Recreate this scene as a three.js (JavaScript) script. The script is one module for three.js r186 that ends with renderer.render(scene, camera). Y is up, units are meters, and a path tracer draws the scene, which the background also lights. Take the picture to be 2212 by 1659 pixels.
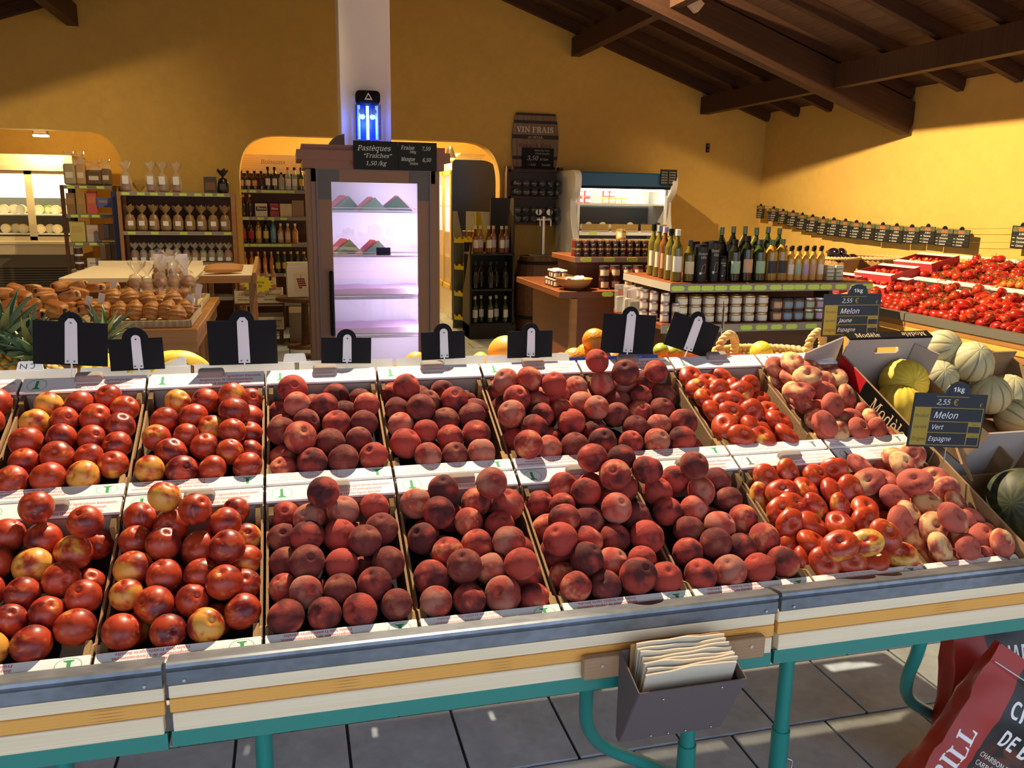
import * as THREE from 'three';
import { mergeGeometries } from 'three/addons/utils/BufferGeometryUtils.js';
import { RoundedBoxGeometry } from 'three/addons/geometries/RoundedBoxGeometry.js';
import { RectAreaLightUniformsLib } from 'three/addons/lights/RectAreaLightUniformsLib.js';

RectAreaLightUniformsLib.init();
const D2R = Math.PI / 180;
const scene = new THREE.Scene();

// ---------------------------------------------------------------- camera, sky, lamps, exposure
const camera = new THREE.PerspectiveCamera(49.145, 4 / 3, 0.05, 100);
camera.position.set(0, 1.6, 0);
camera.rotation.set(-12.3688 * D2R, -14.7376 * D2R, 0.9247 * D2R, 'YXZ');
scene.background = new THREE.Color().setRGB(0.66, 0.79, 1.0);
scene.backgroundIntensity = 2.15;
const renderer = new THREE.WebGLRenderer();
renderer.toneMapping = THREE.LinearToneMapping;
renderer.toneMappingExposure = 1.0;
renderer.shadowMap.enabled = true;

// unseen flood lamps, placed to light the walls and the stall: [x, y, z], [aim], candela, half angle, softness, colour, label
const FLOODS = [
  [[0.95, 4.17, -6.6], [1.95, 3.42, -6.24], 250, 64, 0.9, [1, 0.74, 0.40], 'unseen flood lamp under the ridge, placed to light the tomato wall'],
  [[0.35, 4.17, -6.6], [-0.65, 3.42, -6.75], 52, 64, 0.9, [1, 0.72, 0.36], 'unseen flood lamp under the ridge, placed to light the bakery side'],
  [[0.6, 3.98, -4.0], [0.5, 0.9, -2.0], 115, 54, 0.5, [1, 0.80, 0.55], 'unseen flood lamp under the ridge, placed to light the peach stall'],
];

// ---------------------------------------------------------------- helpers
let seed = 7;
const rnd = () => { seed = (seed * 1664525 + 1013904223) >>> 0; return seed / 4294967296; };
const rr = (a, b) => a + (b - a) * rnd();
const pick = (a) => a[Math.floor(rnd() * a.length)];
const hash3 = (x, y, z) => { let h = (x * 374761393 + y * 668265263 + z * 2147483647) | 0; h = Math.imul(h ^ (h >>> 13), 1274126177); h ^= h >>> 16; return (h >>> 0) / 4294967296; };
function noise3(x, y, z) {
  const xi = Math.floor(x), yi = Math.floor(y), zi = Math.floor(z); let fx = x - xi, fy = y - yi, fz = z - zi;
  fx = fx * fx * (3 - 2 * fx); fy = fy * fy * (3 - 2 * fy); fz = fz * fz * (3 - 2 * fz);
  const L = (a, b, t) => a + (b - a) * t, h = (i, j, k) => hash3(xi + i, yi + j, zi + k);
  return L(L(L(h(0, 0, 0), h(1, 0, 0), fx), L(h(0, 1, 0), h(1, 1, 0), fx), fy), L(L(h(0, 0, 1), h(1, 0, 1), fx), L(h(0, 1, 1), h(1, 1, 1), fx), fy), fz);
}
const fbm = (x, y, z, n = 4) => { let s = 0, a = 0.5, t = 0; for (let i = 0; i < n; i++) { s += a * noise3(x, y, z); t += a; a *= 0.5; x = x * 2.03 + 5.1; y = y * 2.03 + 1.7; z = z * 2.03 + 9.2; } return s / t; };
const clamp = (v, a = 0, b = 1) => Math.min(b, Math.max(a, v));
const smooth = (a, b, v) => { const t = clamp((v - a) / (b - a)); return t * t * (3 - 2 * t); };
const lerp3 = (a, b, t) => [a[0] + (b[0] - a[0]) * t, a[1] + (b[1] - a[1]) * t, a[2] + (b[2] - a[2]) * t];

const used = new Map();
const numbered = (n) => { const k = used.get(n) || 0; used.set(n, k + 1); return k ? n + '_' + String(k).padStart(3, '0') : n; };
const shade = (o) => { o.traverse((c) => { if (c.isMesh) { c.castShadow = true; c.receiveShadow = true; } }); return o; };
function tag(o, label, category, group, kind) { o.userData = { label, category }; if (group) o.userData.group = group; if (kind) o.userData.kind = kind; return o; }
function thing(name, label, category, pos = [0, 0, 0], turn = 0, group) {
  const o = new THREE.Group(); o.name = numbered(name); scene.add(o); o.position.set(...pos); o.rotation.y = turn; return tag(o, label, category, group);
}
function part(name, geo, mat, parent, label) {
  const m = new THREE.Mesh(Array.isArray(geo) ? merge(geo) : geo, mat); m.name = name; m.castShadow = m.receiveShadow = true; parent.add(m); if (label) m.userData.label = label; return m;
}
function solo(name, geo, mat, label, category, pos = [0, 0, 0], group) {
  const m = part(numbered(name), geo, mat, scene); m.position.set(...pos); return tag(m, label, category, group);
}
function struct(name, geo, mat, parent = scene) { const m = part(parent === scene ? numbered(name) : name, geo, mat, parent); if (parent === scene) m.userData = { kind: 'structure' }; return m; }
function copy(o, pos, turn, label, group) { const c = o.clone(); c.name = numbered(o.name.replace(/_\d{3}$/, '')); c.userData = { ...o.userData }; scene.add(c); if (pos) c.position.set(...pos); if (turn !== undefined) c.rotation.y = turn; if (label) c.userData.label = label; if (group) c.userData.group = group; return c; }

const merge = (list) => mergeGeometries(list.map((g) => { const q = g.index ? g.toNonIndexed() : g; for (const k of Object.keys(q.attributes)) if (!['position', 'normal', 'uv'].includes(k)) q.deleteAttribute(k); return q; }));
function xf(g, p = [0, 0, 0], r = [0, 0, 0], s) { const m = new THREE.Matrix4().compose(new THREE.Vector3(...p), new THREE.Quaternion().setFromEuler(new THREE.Euler(...r)), new THREE.Vector3(...(s || [1, 1, 1]))); return g.applyMatrix4(m); }
// box with uv in metres
function bx(w, h, d, x = 0, y = 0, z = 0, r) {
  const g = new THREE.BoxGeometry(w, h, d), uv = g.attributes.uv, dims = [[d, h], [d, h], [w, d], [w, d], [w, h], [w, h]];
  for (let i = 0; i < 24; i++) { const [a, b] = dims[i >> 2]; uv.setXY(i, uv.getX(i) * a + x * 0.37, uv.getY(i) * b + y * 0.61 + z * 0.23); }
  return xf(g, [x, y, z], r);
}
const rbx = (w, h, d, rad, x = 0, y = 0, z = 0, r) => xf(new RoundedBoxGeometry(w, h, d, 2, Math.min(rad, w / 2.01, h / 2.01, d / 2.01)), [x, y, z], r);
const cyl = (r0, r1, h, x = 0, y = 0, z = 0, r, n = 20, open = false) => xf(new THREE.CylinderGeometry(r0, r1, h, n, 1, open), [x, y, z], r);
const lathe = (pts, n = 20) => new THREE.LatheGeometry(pts.map((p) => new THREE.Vector2(p[0], p[1])), n);
const sph = (r, n = 20, m = 14) => new THREE.SphereGeometry(r, n, m);
const tube = (pts, r, seg = 24, n = 8, closed = false) => new THREE.TubeGeometry(new THREE.CatmullRomCurve3(pts.map((p) => new THREE.Vector3(...p)), closed), seg, r, n, closed);
function ext(shape, depth, bevel = 0) { return new THREE.ExtrudeGeometry(shape, { depth, bevelEnabled: bevel > 0, bevelSize: bevel, bevelThickness: bevel, bevelSegments: 2, curveSegments: 16 }); }
function poly(pts) { const s = new THREE.Shape(); pts.forEach((p, i) => (i ? s.lineTo(...p) : s.moveTo(...p))); s.closePath(); return s; }

// ---------------------------------------------------------------- textures and materials
const std = (c, roughness = 0.7, o = {}) => { const m = new THREE.MeshStandardMaterial({ roughness, ...o }); Array.isArray(c) ? m.color.setRGB(...c) : m.color.set(c); return m; };
const phy = (c, roughness = 0.5, o = {}) => { const m = new THREE.MeshPhysicalMaterial({ roughness, ...o }); Array.isArray(c) ? m.color.setRGB(...c) : m.color.set(c); return m; };
function dataTex(w, h, fn, srgb = true, rep = [1, 1]) {
  const a = new Uint8Array(w * h * 4);
  for (let y = 0; y < h; y++) for (let x = 0; x < w; x++) { const c = fn(x / w, y / h), i = (y * w + x) * 4; a[i] = clamp(c[0]) * 255; a[i + 1] = clamp(c[1]) * 255; a[i + 2] = clamp(c[2]) * 255; a[i + 3] = 255; }
  const t = new THREE.DataTexture(a, w, h); t.magFilter = THREE.LinearFilter; t.minFilter = THREE.LinearFilter; t.wrapS = t.wrapT = THREE.RepeatWrapping; t.repeat.set(...rep); if (srgb) t.colorSpace = THREE.SRGBColorSpace; t.needsUpdate = true; return t;
}
// tileable noise through a circle in 3d
const tileN = (u, v, fu, fv, n = 4, o = 0) => { const w = smooth(0.75, 1, u), q = smooth(0.75, 1, v), f = (a, b) => fbm(a * fu + o, b * fv + o * 1.3, o, n); return (f(u, v) * (1 - w) + f(u - 1, v) * w) * (1 - q) + (f(u, v - 1) * (1 - w) + f(u - 1, v - 1) * w) * q; };
function canvasTex(w, h, draw) { const c = document.createElement('canvas'); c.width = w; c.height = h; const x = c.getContext('2d'); draw(x, w, h); const t = new THREE.CanvasTexture(c); t.colorSpace = THREE.SRGBColorSpace; return t; }
const woodTex = (a, b, fu = 3, fv = 40, size = 256, knots = 0, o = 0) => dataTex(size, size, (u, v) => {
  let n = tileN(u, v, fu, fv, 3, 3 + o), m = tileN(u, v, 4, 6, 3, 9 + o); let t = clamp(n * 0.75 + m * 0.5 - 0.15);
  let c = lerp3(a, b, t);
  for (let k = 0; k < knots; k++) { const ku = (k * 0.61 + 0.23) % 1, kv = (k * 0.37 + 0.31) % 1, d = Math.hypot((u - ku) * 1.5, (v - kv) * (fu === 4 ? 0.5 : 2.2)); if (d < 0.035) c = lerp3([0.2, 0.09, 0.04], c, smooth(0.012, 0.035, d)); }
  return c;
});
const T = {
  plaster: dataTex(256, 256, (u, v) => { const n = tileN(u, v, 30, 30, 4, 2), m = tileN(u, v, 4, 4, 3, 6); const k = 0.93 + 0.07 * n + 0.06 * (m - 0.5); return [0.86 * k, 0.70 * k, 0.36 * k]; }, true, [0.5, 0.5]),
  plasterBump: dataTex(256, 256, (u, v) => { const n = tileN(u, v, 40, 40, 4, 4); return [n, n, n]; }, false, [0.5, 0.5]),
  whiteWood: woodTex([0.93, 0.83, 0.67], [0.98, 0.92, 0.80], 6, 9), orangeWood: woodTex([0.89, 0.62, 0.27], [0.96, 0.72, 0.36], 4, 7, 256, 3),
  roof: woodTex([0.20, 0.115, 0.06], [0.32, 0.19, 0.105], 3, 30, 256, 4, 5), brownWood: woodTex([0.36, 0.18, 0.09], [0.50, 0.27, 0.14], 3, 30), oakWood: woodTex([0.56, 0.38, 0.19], [0.72, 0.52, 0.29], 3, 30),
  darkWood: woodTex([0.26, 0.15, 0.08], [0.40, 0.25, 0.14], 3, 34), board: woodTex([0.60, 0.45, 0.32], [0.76, 0.62, 0.48], 3, 26, 256, 2, 7),
  slate: dataTex(256, 256, (u, v) => { const n = tileN(u, v, 6, 6, 5, 1), m = tileN(u, v, 26, 26, 3, 8); const k = 0.72 + 0.16 * (n - 0.5) + 0.08 * (m - 0.5); return [k * 0.93, k, k * 1.08]; }),
  slateBump: dataTex(256, 256, (u, v) => { const n = tileN(u, v, 7, 7, 5, 1); return [n, n, n]; }, false),
  zinc: dataTex(256, 64, (u, v) => { const n = tileN(u, v, 6, 3, 3, 2), m = tileN(u, v, 60, 40, 2, 3); const k = 0.50 + 0.16 * (n - 0.5) + 0.10 * (m - 0.5); return [k * 0.96, k * 1.01, k * 1.08]; }),
  card: dataTex(128, 128, (u, v) => { const n = tileN(u, v, 20, 60, 3, 2); const k = 0.8 + 0.3 * n; return [0.62 * k, 0.49 * k, 0.34 * k]; }),
  flute: dataTex(64, 64, (u, v) => { const w = 0.5 + 0.5 * Math.sin(v * 6.283 * 4 + Math.sin(u * 6.283 * 6) * 1.2); const n = tileN(u, v, 12, 12, 3, 4); const k = 0.45 + 0.5 * w * (0.6 + 0.6 * n); return [0.74 * k, 0.58 * k, 0.36 * k]; }),
};
const wood = (t, rough = 0.6, rep = [1, 1]) => { const q = t.clone(); q.repeat.set(...rep); q.needsUpdate = true; return std(0xffffff, rough, { map: q }); };
const M = {
  wall: std(0xffffff, 0.9, { map: T.plaster, bumpMap: T.plasterBump, bumpScale: 0.002 }),
  column: std([0.86, 0.86, 0.86], 0.85), roof: wood(T.roof, 0.75), rafter: wood(T.roof, 0.7, [1, 2.2]),
  whiteWood: wood(T.whiteWood, 0.65, [0.8, 1.3]), orangeWood: wood(T.orangeWood, 0.55, [0.9, 4]), brownWood: wood(T.brownWood, 0.45), oak: wood(T.oakWood, 0.5), darkWood: wood(T.darkWood, 0.6), board: wood(T.board, 0.7, [1.5, 6]),
  slate: std(0xffffff, 0.55, { map: T.slate, bumpMap: T.slateBump, bumpScale: 0.002 }), grout: std([0.035, 0.032, 0.03], 0.95),
  zinc: std(0xffffff, 0.42, { map: T.zinc, metalness: 0.75 }), green: phy([0.015, 0.23, 0.19], 0.35, { clearcoat: 0.4, clearcoatRoughness: 0.3 }),
  card: std(0xffffff, 0.9, { map: T.card }), flute: std(0xffffff, 0.95, { map: T.flute }), whiteCard: std([0.80, 0.80, 0.79], 0.75), greyCard: std([0.30, 0.25, 0.22], 0.9), innerCard: std([0.36, 0.31, 0.26], 0.9), darkGapLiner: std([0.012, 0.009, 0.01], 1.0),
  black: phy([0.010, 0.010, 0.012], 0.6, { specularIntensity: 0.25 }), white: std([0.82, 0.82, 0.83], 0.45), whitePlastic: std([0.78, 0.79, 0.80], 0.35), steel: std([0.6, 0.6, 0.62], 0.3, { metalness: 1 }), darkSteel: std([0.10, 0.085, 0.08], 0.5, { metalness: 0.3 }),
  brownMetal: std([0.165, 0.125, 0.125], 0.5, { metalness: 0.25 }), kraft: std([0.66, 0.58, 0.45], 0.85), gold: std([0.62, 0.48, 0.22], 0.35, { metalness: 0.9 }),
  tagGreen: std([0.56, 0.78, 0.14], 0.7), shelfGrey: std([0.30, 0.28, 0.25], 0.6), shelfDark: std([0.10, 0.085, 0.07], 0.7), cream: std([0.76, 0.68, 0.52], 0.8), glass: phy([1, 1, 1], 0.02, { transmission: 1, thickness: 0, ior: 1.45 }),
  film: phy([0.95, 0.93, 0.9], 0.12, { transmission: 0.85, thickness: 0, ior: 1.4 }), fridgeBrown: std([0.23, 0.115, 0.05], 0.5), blueDark: std([0.010, 0.024, 0.10], 0.35), yellow: std([0.72, 0.55, 0.02], 0.5), wicker: std([0.46, 0.30, 0.13], 0.8),
};

// ---------------------------------------------------------------- the room
const XR = 6.04, XL = -4.9, ZB = -10.2, ZF = 1.3, RX = 0.65, RY = 4.49, SL = 0.344, roofY = (x) => RY - SL * Math.abs(x - RX);
const scaleUV = (g, s = 1) => { const p = g.attributes.position, n = g.attributes.normal, uv = g.attributes.uv; for (let i = 0; i < p.count; i++) { const ax = Math.abs(n.getX(i)), ay = Math.abs(n.getY(i)); uv.setXY(i, (ax > 0.7 ? p.getZ(i) : p.getX(i)) * s, (ay > 0.7 ? p.getZ(i) : p.getY(i)) * s); } return g; };
function archPath(x0, x1, top, r) { const h = new THREE.Path(); h.moveTo(x0, -0.2); h.lineTo(x0, top - r); h.quadraticCurveTo(x0, top - r * 0.25, x0 + r * 0.45, top - r * 0.08); h.quadraticCurveTo(x0 + r * 0.6, top, x0 + r, top); h.lineTo(x1 - r, top); h.quadraticCurveTo(x1 - r * 0.6, top, x1 - r * 0.45, top - r * 0.08); h.quadraticCurveTo(x1, top - r * 0.25, x1, top - r); h.lineTo(x1, -0.2); h.closePath(); return h; }
{
  const gable = () => poly([[XL - 0.2, -0.25], [XR + 0.2, -0.25], [XR + 0.2, roofY(XR + 0.2) + 0.16], [RX, RY + 0.16], [XL - 0.2, roofY(XL - 0.2) + 0.16]]);
  const s = gable(); s.holes.push(archPath(-4.2, -1.74, 2.25, 0.45), archPath(-0.53, 2.49, 2.27, 0.5));
  const g = ext(s, 0.22); g.translate(0, 0, ZB - 0.22); struct('wall_back', scaleUV(g), M.wall);
  const f = gable(); f.holes.push(poly([[-4.5, -0.2], [-4.5, 2.55], [5.8, 2.55], [5.8, -0.2]]));
  const g2 = ext(f, 0.22); g2.translate(0, 0, ZF); struct('unseen_wall_front', scaleUV(g2), M.wall);  // unseen front wall, its opening placed to let daylight reach the stall
  struct('wall_right', scaleUV(bx(0.2, 3.0, ZF - ZB, XR + 0.1, 1.25, (ZF + ZB) / 2)), M.wall);
  struct('wall_left', scaleUV(bx(0.2, 3.0, ZF - ZB, XL - 0.1, 1.25, (ZF + ZB) / 2)), M.wall);
  // back rooms seen through the two arches
  struct('wall_back_room', scaleUV(bx(8.6, 3.0, 0.2, -0.8, 1.35, -13.1)), M.wall);
  struct('wall_back_room_left', scaleUV(bx(0.2, 3.0, 2.7, -5.0, 1.35, -11.72)), M.wall);
  struct('wall_back_room_right', scaleUV(bx(0.2, 3.0, 2.7, 3.3, 1.35, -11.72)), M.wall);
  struct('wall_back_room_middle', scaleUV(bx(0.15, 3.0, 2.56, -0.95, 1.35, -11.72)), M.wall);
  struct('ceiling_back_room', scaleUV(bx(8.6, 0.12, 2.78, -0.8, 2.76, -11.81)), std([0.75, 0.72, 0.66], 0.9));
}
// floor: slab with slate tiles laid in a running bond where they can be told apart
{
  const floor = struct('floor', bx(13, 0.2, 16.4, 0.55, -0.108, -5.2), M.grout);
  const P = 0.3275, tg = [0, 1, 2].map(() => { const g = rbx(P - 0.009, 0.02, P - 0.009, 0.003, 0, -0.01, 0); const uv = g.attributes.uv, o = rnd(), q = rnd(), p = g.attributes.position; for (let i = 0; i < uv.count; i++) uv.setXY(i, p.getX(i) * 2 + o, p.getZ(i) * 2 + q); return g; });
  const near = [], rest = [];
  for (let r = -3; r < 37; r++) for (let c = -16; c < 19; c++) {
    const z = -0.08 - (r + 0.5) * P - 0.005, x = 1.42 + (c + (r % 2 ? 0.5 : 0) + 0.5) * P; if (x > XR || x < XL || z > ZF) continue;
    const inView = (z < -1.5 && z > -3.2 && x > -1.0 && x < 2.6) || (z < -6.6 && z > -11.2 && x > -0.6 && x < 2.5);
    (inView && near.length < 260 ? near : rest).push([x, z]);
  }
  near.forEach(([x, z], i) => { const m = part('tile', tg[i % 3], M.slate, floor); m.position.set(x, rr(-0.0008, 0.0008), z); m.rotation.y = Math.floor(rnd() * 4) * Math.PI / 2; });
  const st = part('tile_field', rest.map(([x, z], i) => tg[i % 3].clone().translate(x, 0, z)), M.slate, floor); st.userData.kind = 'stuff';
  struct('unseen_ground_outside', bx(30, 0.2, 14, 0, -0.13, ZF + 7.2), std([0.42, 0.40, 0.37], 0.9));  // out of view, bounces daylight in through the front opening
}
// roof: planks on rafters, purlins, principal rafters and ridge
{
  const ceil = struct('ceiling', (() => { const s = poly([[XL - 0.4, roofY(XL - 0.4) + 0.15], [RX, RY + 0.15], [XR + 0.4, roofY(XR + 0.4) + 0.15], [XR + 0.4, roofY(XR + 0.4) + 0.3], [RX, RY + 0.3], [XL - 0.4, roofY(XL - 0.4) + 0.3]]); const g = ext(s, ZF - ZB + 0.3); g.translate(0, 0, ZB - 0.2); return scaleUV(g); })(), M.roof);
  const a = Math.atan(SL), cs = Math.cos(a), L = ZF - ZB, zm = (ZF + ZB) / 2;
  const slope = (side, d, off) => [RX + side * d * cs + side * off * Math.sin(a) * 0, RY - d * Math.sin(a) + off];
  const plank = bx(0.136, 0.02, L, 0, 0, 0), uv = plank.attributes.uv; for (let i = 0; i < uv.count; i++) uv.setXY(i, uv.getY(i), uv.getX(i));
  for (const side of [1, -1]) for (let i = 0; i < 41; i++) { const [x, y] = slope(side, 0.07 + i * 0.14, 0.128); const m = part('plank', plank, M.roof, ceil); m.position.set(x, y, zm); m.rotation.z = -side * a; }
  const len = (XR - RX) / cs, raf = bx(len, 0.11, 0.075, 0, 0, 0), rw = bx(len, 0.11, 0.075, 0, 0, 0);
  for (const side of [1, -1]) for (let z = ZB + 0.06; z < ZF; z += 0.66) { const m = part('rafter', z < ZB + 0.1 ? rw : raf, M.rafter, ceil); const [x, y] = slope(side, len / 2, 0.055); m.position.set(x, y, z); m.rotation.z = -side * a; }
  for (const side of [1, -1]) for (const d of [2.76, 4.5]) { const x = RX + side * d; const m = struct('beam_purlin', bx(0.11, 0.21, L, 0, 0, 0), M.rafter); const u = m.geometry.attributes.uv; for (let i = 0; i < u.count; i++) u.setXY(i, u.getY(i), u.getX(i)); m.position.set(x, roofY(x) - 0.14, zm); }
  for (const z of [-7.5, -3.1]) for (const side of [1, -1]) { const m = struct('beam_principal', bx(len + 0.02, 0.3, 0.13, 0, 0, 0), M.rafter); m.position.set(RX + side * (len / 2) * cs, RY - (len / 2) * Math.sin(a) - 0.19, z); m.rotation.z = -side * a; }  // nearer pair is unseen, added to repeat the rear one
  struct('beam_ridge', bx(0.14, 0.26, L, RX, RY - 0.1, zm), M.rafter);
  const t = struct('beam_strut', bx(0.09, 0.5, 0.09, 0, 0, 0), std([0.72, 0.60, 0.42], 0.7)); t.position.set(3.42, 3.45, -7.38); t.rotation.z = 0.9;
  // free-standing post under the ridge
  struct('column', rbx(0.42, RY - 0.2, 0.42, 0.01, RX + 0.005, (RY - 0.2) / 2, -7.66), M.column);
}
// double socket high on the back wall
{
  const s = thing('wall_socket', 'small black twin socket high on the yellow wall near the corner', 'socket', [...[5.23, 2.29], ZB]);
  part('plate', rbx(0.05, 0.11, 0.012, 0.004, 0, 0, 0.006), M.black, s); for (const y of [-0.027, 0.027]) part('outlet', cyl(0.017, 0.017, 0.012, 0, y, 0.016, [Math.PI / 2, 0, 0]), M.shelfDark, s);
}
// unseen flood lamps under the roof, out of view
{
  const shadeM = std([0.03, 0.03, 0.03], 0.5), bulbM = std([1, 0.9, 0.7], 0.5, { emissive: new THREE.Color(1, 0.75, 0.42), emissiveIntensity: 6 });
  FLOODS.forEach(([p, aim, cd, ang, pen, c, label]) => {
    const g = thing('unseen_flood_lamp', label, 'lamp', p); g.lookAt(...aim);
    part('housing', [bx(0.15, 0.11, 0.02, 0, 0, -0.05), bx(0.15, 0.008, 0.05, 0, 0.055, -0.03), bx(0.15, 0.008, 0.05, 0, -0.055, -0.03), bx(0.008, 0.11, 0.05, -0.075, 0, -0.03), bx(0.008, 0.11, 0.05, 0.075, 0, -0.03)], shadeM, g); part('bulb', cyl(0.008, 0.008, 0.11, 0, 0, -0.03, [0, 0, Math.PI / 2], 10), bulbM, g); part('bracket', bx(0.03, 0.12, 0.02, 0, 0.06, -0.075), shadeM, g);
    const l = new THREE.SpotLight(new THREE.Color().setRGB(...c), cd, 0, ang * D2R, pen, 2); l.position.set(...p); l.target.position.set(...aim); l.castShadow = true; l.shadow.mapSize.set(2048, 2048); l.shadow.radius = 1.5; scene.add(l, l.target);
  });
}

// ---------------------------------------------------------------- the peach stall
const TILT = 23.7316 * D2R, S0 = [0.757, -1.578];   // height and depth of the lower edge of the sloping display
const at = (x, s, n) => [x, S0[0] + s * Math.sin(TILT) + n * Math.cos(TILT), S0[1] - s * Math.cos(TILT) + n * Math.sin(TILT)];
const colX = (k) => -0.082 + 0.305 * k;
{
  const st = thing('market_stall', 'long sloping fruit stall with plank front and teal metal frame under the peaches', 'stall');
  const joints = [-1.75, -0.255, 1.012, 2.75], fz = -1.5;
  for (let i = 0; i < 3; i++) {
    const a = joints[i] + 0.004, b = joints[i + 1] - 0.004, w = b - a, c = (a + b) / 2, dy = [0.0, 0.003, 0.006][i];
    const rail = poly([[-0.046, 0.752], [-0.004, 0.759], [0.002, 0.757], [0.004, 0.751], [-0.002, 0.747], [0.003, 0.742], [0.004, 0.718], [0.0, 0.713], [-0.006, 0.713], [-0.006, 0.742], [-0.046, 0.745]]);
    const q = ext(rail, w); q.rotateY(Math.PI / 2); q.scale(1, 1, -1); { const ix = q.attributes.position; for (let k = 0; k < ix.count; k += 3) { const t = [0, 1, 2].map((d) => [ix.getX(k + d), ix.getY(k + d), ix.getZ(k + d)]); ix.setXYZ(k + 1, ...t[2]); ix.setXYZ(k + 2, ...t[1]); } }
    q.translate(a, dy, fz); q.computeVertexNormals(); const u = q.attributes.uv, p = q.attributes.position; for (let k = 0; k < u.count; k++) u.setXY(k, p.getX(k), p.getY(k) * 3 + p.getZ(k) * 3);
    const rm = part('metal_rail', q, M.zinc, st); for (const x of [a + 0.03, b - 0.03]) part('screw', cyl(0.003, 0.003, 0.004, x, 0.725 + dy, fz + 0.006, [Math.PI / 2, 0, 0], 10), M.steel, rm);
    [[0.6985, 0.030, M.whiteWood], [0.6695, 0.029, M.orangeWood], [0.6355, 0.039, M.whiteWood]].forEach(([y, h, m], k) => part('plank', rbx(w - (k === 2 ? 0.008 : 0), h - 0.0012, 0.024, 0.003, c, y + dy, fz - 0.016 + k * 0.0012), m, st));
    // deck boards
    for (let k = 0; k < 5; k++) { const [, y, z] = at(0, 0.06 + k * 0.205, -0.125); if (b < 1.75) part('deck_board', bx(w, 0.016, 0.17, c, y, z, [TILT, 0, 0]), M.board, st); else { part('deck_board', bx(1.74 - a, 0.016, 0.17, (a + 1.74) / 2, y, z, [TILT, 0, 0]), M.board, st); const [, y2, z2] = at(0, 0.06 + k * 0.205, -0.26); part('deck_board', bx(b - 1.75, 0.016, 0.17, (b + 1.75) / 2, y2, z2, [TILT, 0, 0]), M.board, st); } }
    // teal angle iron
    part('frame_rail', [bx(w, 0.034, 0.006, c, 0.5985 + dy, fz - 0.010), bx(w, 0.006, 0.05, c, 0.583 + dy, fz - 0.034)], M.green, st);
    const legs = [[a + 0.16, 0], [b - 0.16, 0]];
    for (const [x] of i === 1 ? [[-0.1], [0.93]] : i === 2 ? [[1.2], [2.55]] : [[-1.6], [-0.5]]) {
      const lg = part('leg', cyl(0.019, 0.019, 0.36, x, 0.42, fz - 0.22), M.green, st);
      part('leg_sleeve', cyl(0.0235, 0.0235, 0.25, x, 0.125, fz - 0.22), M.green, lg); part('lock_clip', tube([[x + 0.02, 0.16, fz - 0.22], [x + 0.04, 0.15, fz - 0.215], [x + 0.03, 0.12, fz - 0.21], [x + 0.012, 0.13, fz - 0.2]], 0.003, 12, 5), M.steel, lg);
      part('leg', cyl(0.019, 0.019, 0.8, x, 0.40, fz - 1.1), M.green, st);
      part('cross_bar', bx(0.04, 0.03, 1.4, x, 0.57, fz - 0.86), M.green, st);
    }
    for (const x of i === 1 ? [0.62] : i === 2 ? [1.53] : [-1.1]) part('curved_brace', tube([[x, 0.585, fz - 0.13], [x + 0.005, 0.47, fz - 0.15], [x + 0.03, 0.36, fz - 0.2], [x + 0.10, 0.25, fz - 0.26], [x + 0.25, 0.14, fz - 0.3], [x + 0.4, 0.04, fz - 0.32]], 0.017, 30, 10), M.green, st);
  }
  // rear slope of the double-sided stall
  for (let k = 0; k < 4; k++) part('deck_board', bx(3.7, 0.016, 0.2, 0.0, 0.93 - k * 0.075, -2.58 - k * 0.22, [-0.33, 0, 0]), M.board, st);
  part('ridge_board', bx(3.7, 0.02, 0.1, 0, 0.985, -2.43), M.board, st);
}

// printed ledges of the fruit crates
const ledgeTex = (green, faded) => canvasTex(576, 90, (x, w, h) => {
  x.fillStyle = '#f3f3f1'; x.fillRect(0, 0, w, h);
  x.strokeStyle = 'rgba(190,190,196,0.5)'; x.lineWidth = 1; for (let i = 0; i < w; i += 7) { x.globalAlpha = 0.25; x.beginPath(); x.moveTo(i, 0); x.lineTo(i, h); x.stroke(); } x.globalAlpha = 1;
  const c = green ? '#2f9a5a' : '#6d7f7c'; x.strokeStyle = c; x.globalAlpha = 0.9; x.lineWidth = 4; x.setLineDash([4, 3]); x.beginPath(); x.ellipse(70, 45, 44, 36, 0, 0, 7); x.stroke(); x.setLineDash([]); x.globalAlpha = 1;
  x.fillStyle = c; x.beginPath(); x.moveTo(60, 20); x.lineTo(74, 16); x.lineTo(76, 60); x.lineTo(88, 66); x.lineTo(88, 71); x.lineTo(52, 71); x.lineTo(52, 66); x.lineTo(62, 60); x.lineTo(62, 28); x.closePath(); x.fill();
  x.fillStyle = faded ? '#dc9a9a' : '#c2343c'; x.font = 'bold 20px serif'; x.textAlign = 'left';
  x.fillText("Produits Issus de l'Agriculture Raisonnée,", 236, 34, 326); x.fillText("Respectueuse de l'Environnement.", 252, 57, 270); x.fillText('Fruits Non Traités Après Récolte.', 252, 80, 262);
});
const ledgeMats = [ledgeTex(true, false), ledgeTex(true, true), ledgeTex(false, true)].map((t) => std(0xffffff, 0.7, { map: t }));
function ledgeGeo(w, d, flip) { const g = new RoundedBoxGeometry(w, 0.007, d, 2, 0.002), p = g.attributes.position, uv = g.attributes.uv; for (let i = 0; i < p.count; i++) { let u = p.getX(i) / w + 0.5, v = 0.5 - p.getZ(i) / d; if (flip) { u = 1 - u; v = 1 - v; } uv.setXY(i, u, v); } return g; }
const CR = { w: 0.301, len: 0.457 };
const ORD = ['first', 'second', 'third', 'fourth', 'fifth', 'sixth', 'seventh', 'eighth'];
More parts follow.
